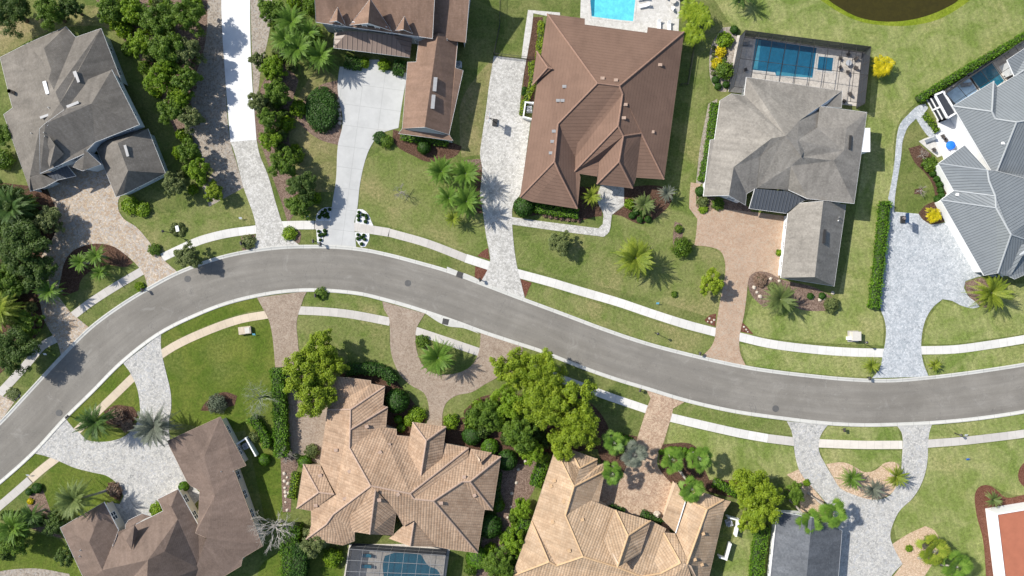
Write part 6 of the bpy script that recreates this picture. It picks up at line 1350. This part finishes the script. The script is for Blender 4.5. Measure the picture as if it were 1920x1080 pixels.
thicket([(0, 960), (60, 960), (110, 990), (60, 1010), (0, 1060)], 9, 'undergrowth shrub in the lower left corner garden', 'undergrowth of the lower left corner', ['leaf_green', 'leaf_dark'], 8, .7, 1.2)
thicket([(860, 1080), (900, 1060), (960, 1050), (975, 1000), (960, 960), (940, 1000)], 10, 'undergrowth shrub on the garden path between the tiled houses', 'undergrowth on the garden path', ['leaf_green', 'leaf_bright'], 9, .7, 1.3)
def mound(px, py, rx, ry, h, label, mat):
    r = np.random.RandomState(3); N = int(rx * ry * 160); a = r.uniform(0, 6.28, N); q = np.sqrt(r.uniform(0, 1, N)); p = P(px, py, h * .5)
    pr = np.where(q > 0.8, (1 - ((q - .8) / .2) ** 2 * 0.95), 1.0) * h; C = np.c_[q * rx * np.cos(a), q * ry * np.sin(a) , pr] + r.normal(size=(N, 3)) * .06
    nn = unit(np.c_[np.cos(a) * (q > .85), np.sin(a) * (q > .85), np.ones(N)] + r.normal(size=(N, 3)) * .5); U, V = leaf_axes(nn, 0.17 * r.uniform(.6, 1.3, N), r)
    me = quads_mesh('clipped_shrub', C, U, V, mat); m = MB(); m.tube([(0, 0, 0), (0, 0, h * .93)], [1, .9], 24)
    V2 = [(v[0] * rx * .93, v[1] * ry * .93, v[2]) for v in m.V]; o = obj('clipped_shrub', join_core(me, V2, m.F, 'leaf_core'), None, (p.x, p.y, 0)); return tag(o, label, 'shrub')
mound(603, 205, 3.2, 4.4, 1.5, 'large clipped green mound left of the white concrete court', 'leaf_topiary')
mound(712, 258, 1.3, 1.3, .7, 'low clipped green mound at the inner curve of the concrete drive', 'leaf_topiary')
# ---------------------------------------------------------------- street furniture and small things
def single(name, m, mats, loc, label, cat, group=None, smooth=False):
    o = obj(name, m.me(name, mats, smooth) if isinstance(m, MB) else m, None, loc); return tag(o, label, cat, group)
def lamp(px, py, label, h=3.0, arm=0.0, glass='purple_glass'):
    p = P(px, py); t = empty('garden_lamp', (p.x, p.y, 0), label, 'lamp'); m = MB(); m.cyl((p.x, p.y, 0), 0.11, 0.25, 10); m.cyl((p.x, p.y, 0.2), 0.055, h - 0.55, 8)
    obj('post', m.me('post', 'metal_dark'), t); m = MB(); m.tube([(p.x, p.y, h - 0.4), (p.x, p.y, h - 0.05)], [0.13, 0.2], 8); obj('lantern', m.me('lantern', glass), t)
    m = MB(); m.tube([(p.x, p.y, h - 0.05), (p.x, p.y, h + 0.02), (p.x, p.y, h + 0.17)], [0.27, 0.25, 0.04], 8); obj('cap', m.me('cap', 'metal_dark'), t)
lamp(320, 436, 'black lantern post on the lawn beside the stone circle'); lamp(1611, 640, 'black lantern post beside the beige utility cabinet', 2.9)
lamp(1228, 624, 'black lantern post on the grass strip between sidewalk and road', 2.9); lamp(1790, 812, 'lantern post by the grey sidewalk at the lower right', 2.0)
def mailbox(px, py, rz, label):
    p = P(px, py); t = empty('mailbox', (p.x, p.y, 0), label, 'mailbox'); m = MB(); m.box((p.x, p.y, .52), (.12, .12, 1.04)); m.bar((p.x, p.y, 0.75), (p.x + .3 * math.cos(rz), p.y + .3 * math.sin(rz), 1.0), .06); m.box((p.x, p.y, 1.2), (.05, .05, .5)); obj('post', m.me('post', 'metal_dark'), t)
    d = Vector((math.cos(rz), math.sin(rz), 0)); s = Vector((-d.y, d.x, 0)); V = []; F = []
    for e in (-.34, .34):
        for k in range(7): a = math.pi * k / 6; V.append(p + d * (e + .1) + s * (.19 * math.cos(a)) + Vector((0, 0, 1.2 + .17 * math.sin(a))))
        V += [p + d * (e + .1) - s * .19 + Vector((0, 0, 1.04)), p + d * (e + .1) + s * .19 + Vector((0, 0, 1.04))]
    F = [(i, (i + 1) % 9, 9 + (i + 1) % 9, 9 + i) for i in range(9)] + [tuple(range(9)), tuple(range(17, 8, -1))]
    obj('box', mesh('box', V, F, 'metal_dark'), t); m = MB(); m.box((p.x + s.x * .21, p.y + s.y * .21, 1.3), (.03, .03, .28)); obj('flag', m.me('flag', 'red_roof_membrane'), t)
mailbox(1310, 661, -1.9, 'black mailbox at the kerb left of the terracotta drive'); mailbox(594, 553, -1.5, 'black mailbox at the kerb by the brown paver drive'); mailbox(1198, 731, 1.2, 'black mailbox at the kerb left of the peach paver drive')
mailbox(1578, 805, 1.6, 'black mailbox at the kerb between the two pale drive legs'); mailbox(1625, 707, -1.6, 'black mailbox at the kerb beside the left cycad'); mailbox(272, 543, -1., 'black mailbox at the kerb beside the tan drive'); mailbox(132, 780, .8, 'black mailbox at the kerb beside the dark feather palm')
mailbox(590, 452, -1.5, 'black mailbox on the small lawn left of the white gravel'); mailbox(456, 456, -1.3, 'black mailbox at the kerb left of the white paver drive'); mailbox(900, 524, -1.2, 'black mailbox in the red mulch beside the pale paver drive'); mailbox(603, 457, -1.5, 'black mailbox in the lower left white gravel')
def hoop(px, py, rz, label, glass=False, bm='navy_plastic'):
    p = P(px, py); t = empty('basketball_hoop', (p.x, p.y, 0), label, 'basketball hoop'); d = Vector((math.cos(rz), math.sin(rz), 0)); s = Vector((-d.y, d.x, 0)); b = p - d * .9
    m = MB(); m.box((b.x, b.y, .18), (1.3, .9, .36), rz + math.pi / 2); obj('base', m.me('base', 'metal_dark'), t); m = MB(); m.bar(b + Vector((0, 0, .3)), b + d * .25 + Vector((0, 0, 2.6)), .12); m.bar(b + d * .25 + Vector((0, 0, 2.6)), p + Vector((0, 0, 3.2)), .09); m.bar(b + Vector((0, 0, .5)), p + Vector((0, 0, 2.9)), .07); obj('pole', m.me('pole', 'metal_dark'), t)
    m = MB(); q = p + d * .05; m.box((q.x, q.y, 3.3), (.06, 1.8, 1.1), rz); bb = obj('backboard', m.me('backboard', bm), t)
    m = MB(); c = p + d * .42 + Vector((0, 0, 3.05)); pts = [c + Vector((math.cos(a) * .24, math.sin(a) * .24, 0)) for a in [2 * math.pi * k / 14 for k in range(15)]]; m.tube(pts, .015, 4); obj('rim', m.me('rim', 'red_roof_membrane'), t)
    m = MB()
    for k in range(10):
        a = 2 * math.pi * k / 10; m.bar(c + Vector((math.cos(a) * .23, math.sin(a) * .23, 0)), c + Vector((math.cos(a + .4) * .14, math.sin(a + .4) * .14, -.4)), .02)
    obj('net', m.me('net', 'trim_white'), t)
hoop(919, 229, math.pi * .96, 'basketball hoop standing on the pale paver drive', bm='metal_light'); hoop(1683, 412, math.pi, 'basketball hoop with a dark backboard on the blue-grey motor court')
for x, y, l in ((765, 531, 'round manhole cover in the road below the mansion lawn'), (1454, 766, 'round manhole cover in the road at the right bend'), (352, 523, 'round manhole cover in the road beside the olive tree shadow'), (111, 774, 'round manhole cover in the road at the left bend')):
    p = P(x, y); m = MB(); m.cyl((p.x, p.y, .0), .62, .078, 24); m.cyl((p.x, p.y, .0), .5, .086, 24); m.cyl((p.x, p.y, 0), .08, .094, 8)
    for k in range(6): a = k * math.pi / 3; m.box((p.x + .28 * math.cos(a), p.y + .28 * math.sin(a), .09), (.3, .05, .008), a)
    o = single('manhole_cover', m, 'cast_iron', None, l, 'manhole cover'); recenter(o, (p.x, p.y, 0))
def inlet(pts, gx, gy, rz, label):
    t = empty('storm_drain', P(gx, gy), label, 'storm drain'); sh = smooth_poly(pts, True, 30); V = [P(x, y) for x, y in sh]; ar = sum(V[i].x * V[(i + 1) % len(V)].y - V[(i + 1) % len(V)].x * V[i].y for i in range(len(V)))
    if ar < 0: V.reverse()
    n = len(V); top = [Vector((v.x, v.y, .142)) for v in V]; bot = [Vector((v.x, v.y, 0)) for v in V]; F = [tuple(f) for f in tessellate_polygon([top])]; F = [f if (top[f[1]] - top[f[0]]).cross(top[f[2]] - top[f[0]]).z > 0 else f[::-1] for f in F]
    F += [(i, n + i, n + (i + 1) % n, (i + 1) % n) for i in range(n)]; vv = top + bot; obj('apron', mesh('apron', vv, F, 'kerb_concrete', uv=[(vv[i].x, vv[i].y) for f in F for i in f]), t)
    p = P(gx, gy); m = MB(); m.box((p.x, p.y, .15), (1.15, 1.1, .03), rz)
    for k in range(8): o_ = (k - 3.5) * .14; m.box((p.x - math.sin(rz) * o_, p.y + math.cos(rz) * o_, .17), (1.05, .05, .03), rz, 1)
    obj('grate', m.me('grate', ['metal_dark', 'cast_iron']), t)
inlet([(838, 500), (858, 508), (873, 513), (895, 523), (905, 531), (880, 523), (855, 513), (838, 505)], 862, 515, -.35, 'storm drain with a dark grate on the upper kerb below the mansion lawn')
inlet([(798, 588), (828, 607), (842, 612), (868, 615), (900, 626), (870, 610), (830, 597)], 835.5, 603, -.2, 'storm drain with a dark grate on the kerb by the horseshoe drive')
def ac(px, py, label, rz=0):
    p = P(px, py); t = empty('air_conditioner', (p.x, p.y, 0), label, 'air conditioner'); m = MB(); m.box((p.x, p.y, .5), (.95, .95, .9), rz); m.box((p.x, p.y, .03), (1.2, 1.2, .06), rz); obj('casing', m.me('casing', 'metal_light'), t)
    m = MB()
    for r_ in (.14, .24, .34, .42): m.tube([(p.x + r_ * math.cos(a), p.y + r_ * math.sin(a), .98) for a in [2 * math.pi * k / 16 for k in range(17)]], .014, 4)
    m.cyl((p.x, p.y, .95), .09, .05, 10); obj('fan_guard', m.me('fan_guard', 'metal_dark'), t)
ac(860, 122, 'air conditioner on the grass right of the mansion garage'); ac(992, 206, 'air conditioner in the white enclosure by the pale paver drive'); ac(463, 835, 'air conditioner in the white enclosure beside the brown roof', .5); ac(1366, 979, 'air conditioner in the walled recess right of the peach roof', .3)
def enclosure(pts, h, label, w=.25):
    m = MB(); q = [P(x, y) for x, y in pts]
    for i in range(len(q) - 1): m.bar(q[i] + Vector((0, 0, h / 2)), q[i + 1] + Vector((0, 0, h / 2)), w, h)
    for v in q: m.box((v.x, v.y, h / 2 + .01), (w + .04, w + .04, h + .02))
    o = single('enclosure_wall', m, 'wall_white', None, label, 'wall'); recenter(o, (q[0].x, q[0].y, 0))
enclosure([(999, 196), (985, 195), (981, 222), (997, 226)], 1.3, 'low white wall round the air conditioner by the pale paver drive')
enclosure([(450, 829), (466, 819), (484, 851)], 1.4, 'low white wall round the air conditioner beside the brown roof')
enclosure([(1362, 966), (1382, 972), (1376, 1000)], 1.4, 'low white wall, upper of two, right of the peach roof'); enclosure([(1366, 1016), (1358, 1044), (1346, 1040)], 1.4, 'low white wall, lower of two, right of the peach roof')
def fence(pts, h, label, mat='metal_dark', step=2.0):
    q = [P(x, y) for x, y in pts]; t = empty('metal_fence', (q[0].x, q[0].y, 0), label, 'fence'); m = MB()
    for i in range(len(q) - 1):
        a, b = q[i], q[i + 1]; L = (b - a).length
        for z in (.15, h): m.bar(a + Vector((0, 0, z)), b + Vector((0, 0, z)), .05)
        for k in range(int(L / .16)): c = a.lerp(b, (k + .5) / int(L / .16)); m.box((c.x, c.y, h / 2), (.02, .02, h))
    obj('railing', m.me('railing', mat), t)
    for i in range(len(q)): m = MB(); m.box((q[i].x, q[i].y, h / 2 + .05), (.08, .08, h + .1)); obj('post', m.me('post', mat), t)
fence([(938, -30), (937, 50), (926, 104)], 1.3, 'black railing fence along the lawn right of the mansion'); fence([(926, 104), (1001, 112)], 1.3, 'black railing fence across the top of the pale paver drive')
fence([(1300, 88), (1288, 160), (1275, 160)], 1.3, 'thin dark fence in the shade right of the brown tile house')
# utility cabinet
p = P(1597, 632); t = empty('utility_cabinet', (p.x, p.y, 0), 'beige utility cabinet on the lawn above the sidewalk', 'cabinet'); m = MB(); m.box((p.x + .2, p.y + .15, .05), (2.0, 2.1, .1)); obj('pad', m.me('pad', 'sidewalk_grey'), t)
m = MB(); m.box((p.x + .3, p.y + .25, .7), (1.5, 1.6, 1.2)); m.box((p.x + .3, p.y + .25, 1.34), (1.6, 1.7, .08)); obj('casing', m.me('casing', 'box_beige'), t); m = MB(); m.box((p.x - .75, p.y - .2, .35), (.7, .6, .6)); obj('meter_box', m.me('meter_box', 'trim_white'), t)
p = P(461, 619); t = empty('stone_pedestal', (p.x, p.y, 0), 'beige stone utility pedestal on the vivid green lawn', 'pedestal'); m = MB(); m.box((p.x, p.y, .3), (2.2, 1.3, .6), .12); m.box((p.x, p.y, .63), (2.3, 1.4, .06), .12); obj('casing', m.me('casing', 'stone_tan'), t); m = MB(); m.box((p.x + .5, p.y, .69), (.9, 1.1, .08), .12); obj('lid', m.me('lid', 'box_beige'), t)
def sign(px, py, mat, label, w=.55, h=.45):
    p = P(px, py); t = empty('yard_sign', (p.x, p.y, 0), label, 'sign'); m = MB()
    for s in (-.18, .18): m.box((p.x + s, p.y, .3), (.02, .02, .6))
    obj('stake', m.me('stake', 'metal_dark'), t); m = MB(); V = [(p.x - w / 2, p.y - .12, .45), (p.x + w / 2, p.y - .12, .45), (p.x + w / 2, p.y + .22, .75), (p.x - w / 2, p.y + .22, .75)]; V += [(a, b, c - .04) for a, b, c in V]; m.add(V, [(0, 1, 2, 3), (7, 6, 5, 4), (0, 4, 5, 1), (1, 5, 6, 2), (2, 6, 7, 3), (3, 7, 4, 0)]); obj('panel', m.me('panel', mat), t)
sign(1232, 569, 'cyan_plastic', 'small pale blue yard sign on the lawn above the white sidewalk'); sign(1811, 860, 'blue_plastic', 'small blue yard sign on the lower right lawn'); sign(478, 627, 'cyan_plastic', 'small pale blue sign beside the beige stone pedestal'); sign(1808, 815, 'trim_white', 'small white sign above the grey sidewalk'); sign(88, 664, 'trim_white', 'small white sign on the strip beside the left road bend'); sign(453, 410, 'trim_white', 'small white sign on the lawn beside the white paver drive'); sign(578, 408, 'trim_white', 'small white sign on the lawn beside the concrete drive'); sign(56, 890, 'trim_white', 'small white sign on the vivid strip at the lower left kerb')
# stones
def stones(name, pts, r0, mat, label, group):
    for x, y in pts:
        p = P(x, y); k = rnd.uniform(.75, 1.3) * r0; m = MB(); V, F = ico_core(1, .35); V = [(v[0] * k * rnd.uniform(.8, 1.2), v[1] * k * rnd.uniform(.8, 1.2), max(0, (v[2]) * k * .55)) for v in V]; m.add(V, F); o = single(name, m, mat, (p.x, p.y, 0), label, 'stone', group); o.rotation_euler.z = rnd.uniform(0, 6)
stones('stepping_stone', T(3, 1, [(213, 310), (235, 340), (215, 368), (240, 385), (218, 418), (222, 450), (245, 455), (225, 480), (222, 525), (235, 585)]), .28, 'stone_pale', 'pale stepping stone in the gravel strip left of the tan tile house', 'stepping stones by the tan tile house')
stones('boulder', T(1, 3, [(20, 1010), (1860, 0)][:1]) + [(1537, 562), (1545, 560), (1561, 549), (1419, 548), (1414, 539), (1425, 556), (1461, 527)], .3, 'stone_pale', 'pale boulder in the bed below the grey garage wing', 'boulders in the garage bed')
stones('boulder', [(1330, 597), (1334, 604), (1327, 603), (1339, 600)], .2, 'stone_pale', 'pale stone in the red mulch left of the terracotta drive', 'stones left of the terracotta drive')
stones('boulder', [(1395, 613), (1399, 618), (1402, 622)], .2, 'stone_pale', 'pale stone in the red mulch right of the terracotta drive', 'stones right of the terracotta drive')
stones('boulder', [(632, 190), (633, 198), (636, 206), (637, 214), (638, 222), (637, 231)], .35, 'stone_tan', 'tan stone edging the concrete court beside the clipped mound', 'stones edging the concrete court')
stones('boulder', [(968, 905), (960, 925), (958, 950), (952, 970), (950, 995), (945, 1015), (972, 880), (985, 865)], .26, 'stone_pale', 'pale stone along the shaded garden path between the tiled houses', 'stones along the garden path')
p = P(334, 429); m = MB(); m.box((p.x, p.y, .2), (.6, 1.1, .4), .2); single('garden_stone', m, 'trim_white', None, 'white stone block in a ring of plants on the lawn', 'stone')
many('S', 'leaf_olive', [(334 + 11 * math.cos(a), 430 + 9 * math.sin(a)) for a in (0, 1, 2, 3, 4, 5.2)], .55, .5, 'small plant in the ring round the white stone block', 'plants round the white stone block')
# pools
def pool(pts, mat, coping, label, name='swimming_pool', z=.08, deck=None, cw=.35):
    t = empty(name, P(sum(q[0] for q in pts) / len(pts), sum(q[1] for q in pts) / len(pts)), label, 'pool'); sheet('water', pts, z, mat, t, hard=40, skirt=.02)
    q = [P(x, y) for x, y in smooth_poly(pts, True, 40)]; ar = sum(q[i].x * q[(i + 1) % len(q)].y - q[(i + 1) % len(q)].x * q[i].y for i in range(len(q)))
    if ar < 0: q.reverse()
    n = len(q); o_ = inset(q, -cw); V = [Vector((v.x, v.y, .1)) for v in q] + [Vector((v.x, v.y, .1)) for v in o_] + [Vector((v.x, v.y, .04)) for v in q] + [Vector((v.x, v.y, .04)) for v in o_]
    F = [(i, n + i, n + (i + 1) % n, (i + 1) % n) for i in range(n)] + [(2 * n + i, i, (i + 1) % n, 2 * n + (i + 1) % n) for i in range(n)] + [(n + i, 3 * n + i, 3 * n + (i + 1) % n, n + (i + 1) % n) for i in range(n)]
    obj('coping', mesh('coping', V, F, coping), t); return t
pool([(1104, -30), (1109, 31), (1155, 37), (1187, 40), (1191, 0), (1194, -30)], 'water_cyan', 'pool_deck_stone', 'bright cyan swimming pool at the top edge behind the brown tile house')
sheet('sun_shelf', [(1191, -30), (1189, 38), (1207, 40), (1213, -30)], .07, 'pool_deck_stone', HN and None, smooth=False)['kind'] = 'structure'
pool([(1417, 73), (1531, 90), (1523, 146), (1455, 142), (1453, 136), (1409, 131)], 'water_teal', 'pool_deck_stone', 'deep blue swimming pool inside the big screened cage')
def step_shade_strip(t, pts, z, mat): o = sheet('step_shade_strip', pts, z, mat, t, smooth=False, skirt=.01); return o
step_shade_strip(bpy.data.objects['swimming_pool.001'], [(1417, 74), (1427, 76), (1420, 130), (1410, 129)], .088, 'water_step')
step_shade_strip(bpy.data.objects['swimming_pool.001'], [(1456, 134), (1522, 143), (1521, 147), (1455, 141)], .089, 'water_step')
step_shade_strip(bpy.data.objects['swimming_pool'], [(1104, -30), (1116, -30), (1114, 30), (1109, 30)], .088, 'water_edge_teal')  # no step: dark teal strip paints the shadow along the pool's left side
pool([(1535, 106), (1562, 109), (1559, 134), (1532, 131)], 'water_teal', 'pool_deck_stone', 'small square spa beside the deep blue pool', 'spa_pool', .12)
pool([(1817, 141), (1857, 115), (1882, 152), (1846, 178)], 'water_deep_teal', 'pool_deck_stone', 'teal pool in the screened patio at the right edge')
pool([(1763, 178), (1816, 144), (1832, 170), (1786, 202)], 'water_shelf', 'cage_deck_stone', 'pale blue shallow lounging pool beside the teal pool', 'wading_pool', .07)
pool([(718, 1056), (722, 1042), (745, 1035), (768, 1037), (790, 1040), (803, 1060), (820, 1068), (828, 1085), (815, 1110), (725, 1110)], 'water_deep_teal', 'cage_deck_stone', 'curved teal pool under the screen roof at the bottom edge')
# screened cages
def quad_pts(c, i, n): return c[0].lerp(c[1], i / n)
def cage(c, h, nx, ny, label, roofmat='screen_roof', wallmat='screen_wall', barmat='metal_dark', walls=(0, 1, 2, 3), bw=.07):
    """c: four ground corners in source pixels of the footprint, order round"""
    b = [P(x, y) for x, y in c]; t = empty('pool_cage', sum(b, Vector()) / 4, label, 'pool cage'); up = Vector((0, 0, h))
    m = MB(); A, B, C_, D = b
    for i in range(nx + 1): p, q = A.lerp(B, i / nx), D.lerp(C_, i / nx); m.bar(p + up, q + up, bw, bw)
    for j in range(ny + 1): p, q = A.lerp(D, j / ny), B.lerp(C_, j / ny); m.bar(p + up, q + up, bw, bw)
    obj('roof_frame', m.me('roof_frame', barmat), t); m = MB(); m.add([v + up + Vector((0, 0, -.06)) for v in b], [(0, 1, 2, 3)]); obj('screen_roof', m.me('screen_roof', roofmat), t)
    for w in walls:
        p, q = b[w], b[(w + 1) % 4]; k = max(2, int((q - p).length / 2.4)); m = MB()
        for i in range(k + 1): v = p.lerp(q, i / k); m.bar(v, v + up, bw)
        for z in (.1, h * .5): m.bar(p + Vector((0, 0, z)), q + Vector((0, 0, z)), bw * .8)
        ww = obj('wall_frame', m.me('wall_frame', barmat), t); m = MB(); m.add([p + Vector((0, 0, .05)), q + Vector((0, 0, .05)), q + up * .99, p + up * .99], [(0, 1, 2, 3)]); obj('screen', m.me('screen', wallmat), ww)
    return t
cage([(1387, 69), (1616, 99), (1605, 203), (1366, 172)], 3.3, 9, 2, 'dark framed screen cage over the deep blue pool of the grey shingle house', walls=(0, 1, 3))
cage([(662, 1018), (838, 1030), (830, 1100), (650, 1100)], 3.0, 7, 4, 'screen cage with light rails over the curved pool at the bottom edge', 'screen_roof_dense', 'screen_wall', 'metal_grey', walls=(0, 1, 3), bw=.05)
cage([(1755, 184), (1925, 70), (1965, 140), (1800, 235)], 3.0, 8, 3, 'narrow dark screen cage over the patio pools at the right edge', walls=(0, 3))
cage([(1737, 186), (1752, 179), (1776, 218), (1760, 228)], 2.6, 1, 1, 'small screened porch with white frame at the end of the right patio', 'screen_wall', 'screen_wall', 'trim_white', walls=(0, 1, 2, 3), bw=.3)
# patio furniture
def lounger(px, py, rz, label, mat='cushion_grey', frame='metal_dark'):
    p = P(px, py); t = empty('sun_lounger', (p.x, p.y, 0), label, 'sun lounger'); ca, sa = math.cos(rz), math.sin(rz)
    def w(x, y, z): return Vector((p.x + x * ca - y * sa, p.y + x * sa + y * ca, z))
    m = MB()
    for x in (-.8, .8):
        for y in (-.28, .28): m.bar(w(x, y, .05), w(x, y, .36), .06)
    for y in (-.32, .32): m.bar(w(-.95, y, .36), w(.95, y, .36), .06)
    obj('frame', m.me('frame', frame), t); m = MB(); m.box((w(-.25, 0, .44).x, w(-.25, 0, .44).y, .44), (1.35, .6, .12), rz); obj('seat', m.me('seat', mat), t)
    m = MB(); m.bar(w(.42, 0, .44), w(1.0, 0, .85), .58, .12); obj('backrest', m.me('backrest', mat), t)
def table_set(px, py, label_t, label_c, grp, n=4, R=1.3, mat='wicker_dark', tm='metal_light'):
    p = P(px, py); t = empty('patio_table', (p.x, p.y, 0), label_t, 'table'); m = MB(); m.cyl((p.x, p.y, .7), .55, .05, 20); obj('tabletop', m.me('tabletop', tm), t); m = MB(); m.cyl((p.x, p.y, .05), .06, .66, 8); m.cyl((p.x, p.y, .05), .3, .04, 12); obj('leg', m.me('leg', 'metal_dark'), t)
    for k in range(n):
        a = 2 * math.pi * k / n + .5; chair(p.x + R * math.cos(a), p.y + R * math.sin(a), a + math.pi, label_c, grp, mat)
def chair(x, y, rz, label, grp=None, mat='wicker_dark'):
    t = empty('patio_chair', (x, y, 0), label, 'chair', grp); ca, sa = math.cos(rz), math.sin(rz)
    def w(a, b, z): return Vector((x + a * ca - b * sa, y + a * sa + b * ca, z))
    m = MB(); m.box((x, y, .42), (.56, .56, .1), rz); obj('seat', m.me('seat', mat), t); m = MB(); m.bar(w(-.28, 0, .42), w(-.36, 0, .9), .54, .07); obj('backrest', m.me('backrest', mat), t)
    for a, b in ((-.23, -.23), (.23, -.23), (.23, .23), (-.23, .23)): m = MB(); m.bar(w(a, b, .06), w(a, b, .4), .04); obj('leg', m.me('leg', 'metal_dark'), t)
    for b in (-.28, .28): m = MB(); m.bar(w(-.25, b, .6), w(.25, b, .6), .06); obj('armrest', m.me('armrest', mat), t)
table_set(1588, 120, 'square-set patio table inside the big pool cage', 'dark wicker chair round the table in the big pool cage', 'chairs in the big pool cage', 6, 1.6)
chair(*P(1581, 190)[:2], 1.2, 'dark wicker chair below the table group in the big pool cage'); chair(*P(1591, 177)[:2], 2.2, 'dark wicker chair nearest the grey roof edge in the cage'); chair(*P(1397, 132)[:2], .3, 'dark wicker chair at the left wall of the big pool cage')
lounger(1393, 83, 0, 'grey sun lounger in the upper left corner of the big pool cage')
lounger(1808, 160, .1, 'grey sun lounger on the pale blue shallow pool', 'cushion_grey'); lounger(1888, 139, .9, 'brown sun lounger between the teal pool and the metal roof', 'wicker_dark')
lounger(1207, 12, .2, 'white sun lounger right of the cyan pool', 'cushion_white', 'trim_white'); lounger(1204, -2, .2, 'white sun lounger at the top edge right of the cyan pool', 'cushion_white', 'trim_white')
lounger(1235, 49, math.pi / 2, 'white sun lounger left of two at the brown tile roof edge', 'cushion_white', 'trim_white'); lounger(1254, 51, math.pi / 2, 'white sun lounger right of two at the brown tile roof edge', 'cushion_white', 'trim_white')
table_set(1261, 4, 'white round table on the terrace right of the cyan pool', 'white chair round the table right of the cyan pool', 'chairs right of the cyan pool', 3, 1.3, 'cushion_white', 'box_beige')
lounger(688, 1040, 0, 'blue sun lounger, upper of two, under the screen at the bottom edge', 'water_edge_teal'); lounger(688, 1060, 0, 'blue sun lounger, lower of two, under the screen at the bottom edge', 'water_edge_teal')
lounger(1741, 263, .35, 'white cushioned sofa on the small patio by the metal roofed house', 'cushion_grey', 'trim_white')
p = P(1778, 274); t = empty('covered_grill', (p.x, p.y, 0), 'round grill under a bright blue cover on the white patio', 'grill'); m = MB(); m.tube([(p.x, p.y, .25), (p.x, p.y, .6), (p.x, p.y, .95), (p.x, p.y, 1.1)], [.5, .85, .8, .35], 10); obj('cover', m.me('cover', 'blue_plastic'), t); m = MB()
for a in (0.5, 2.6, 4.7): m.bar((p.x + .35 * math.cos(a), p.y + .35 * math.sin(a), .05), (p.x + .3 * math.cos(a), p.y + .3 * math.sin(a), .4), .06)
obj('legs', m.me('legs', 'metal_dark'), t)
for x, y, l in ((1771, 292, 'white wicker stool left of two beside the blue covered grill'), (1784, 284, 'white wicker stool right of two beside the blue covered grill')): chair(*P(x, y)[:2], 1.0, l, None, 'cushion_white')
for x, y, l in ((1748, 281, 'dark chair on the white patio beside the shrub bed'), (1765, 256, 'dark chair at the top of the white patio'), (1770, 262, 'dark chair beside the top one on the white patio')): chair(*P(x, y)[:2], 2.0, l)
p = P(1231, 963); t = empty('stone_fountain', (p.x, p.y, 0), 'round stone fountain in the peach paver court', 'fountain'); m = MB(); m.tube([(p.x, p.y, .02), (p.x, p.y, .45), (p.x, p.y, .5)], [.6, .68, .6], 18); obj('basin', m.me('basin', 'stone_pale'), t); m = MB(); m.tube([(p.x, p.y, .4), (p.x, p.y, .9), (p.x, p.y, 1.0), (p.x, p.y, 1.3)], [.12, .1, .34, .06], 12); obj('pillar', m.me('pillar', 'stone_pale'), t)
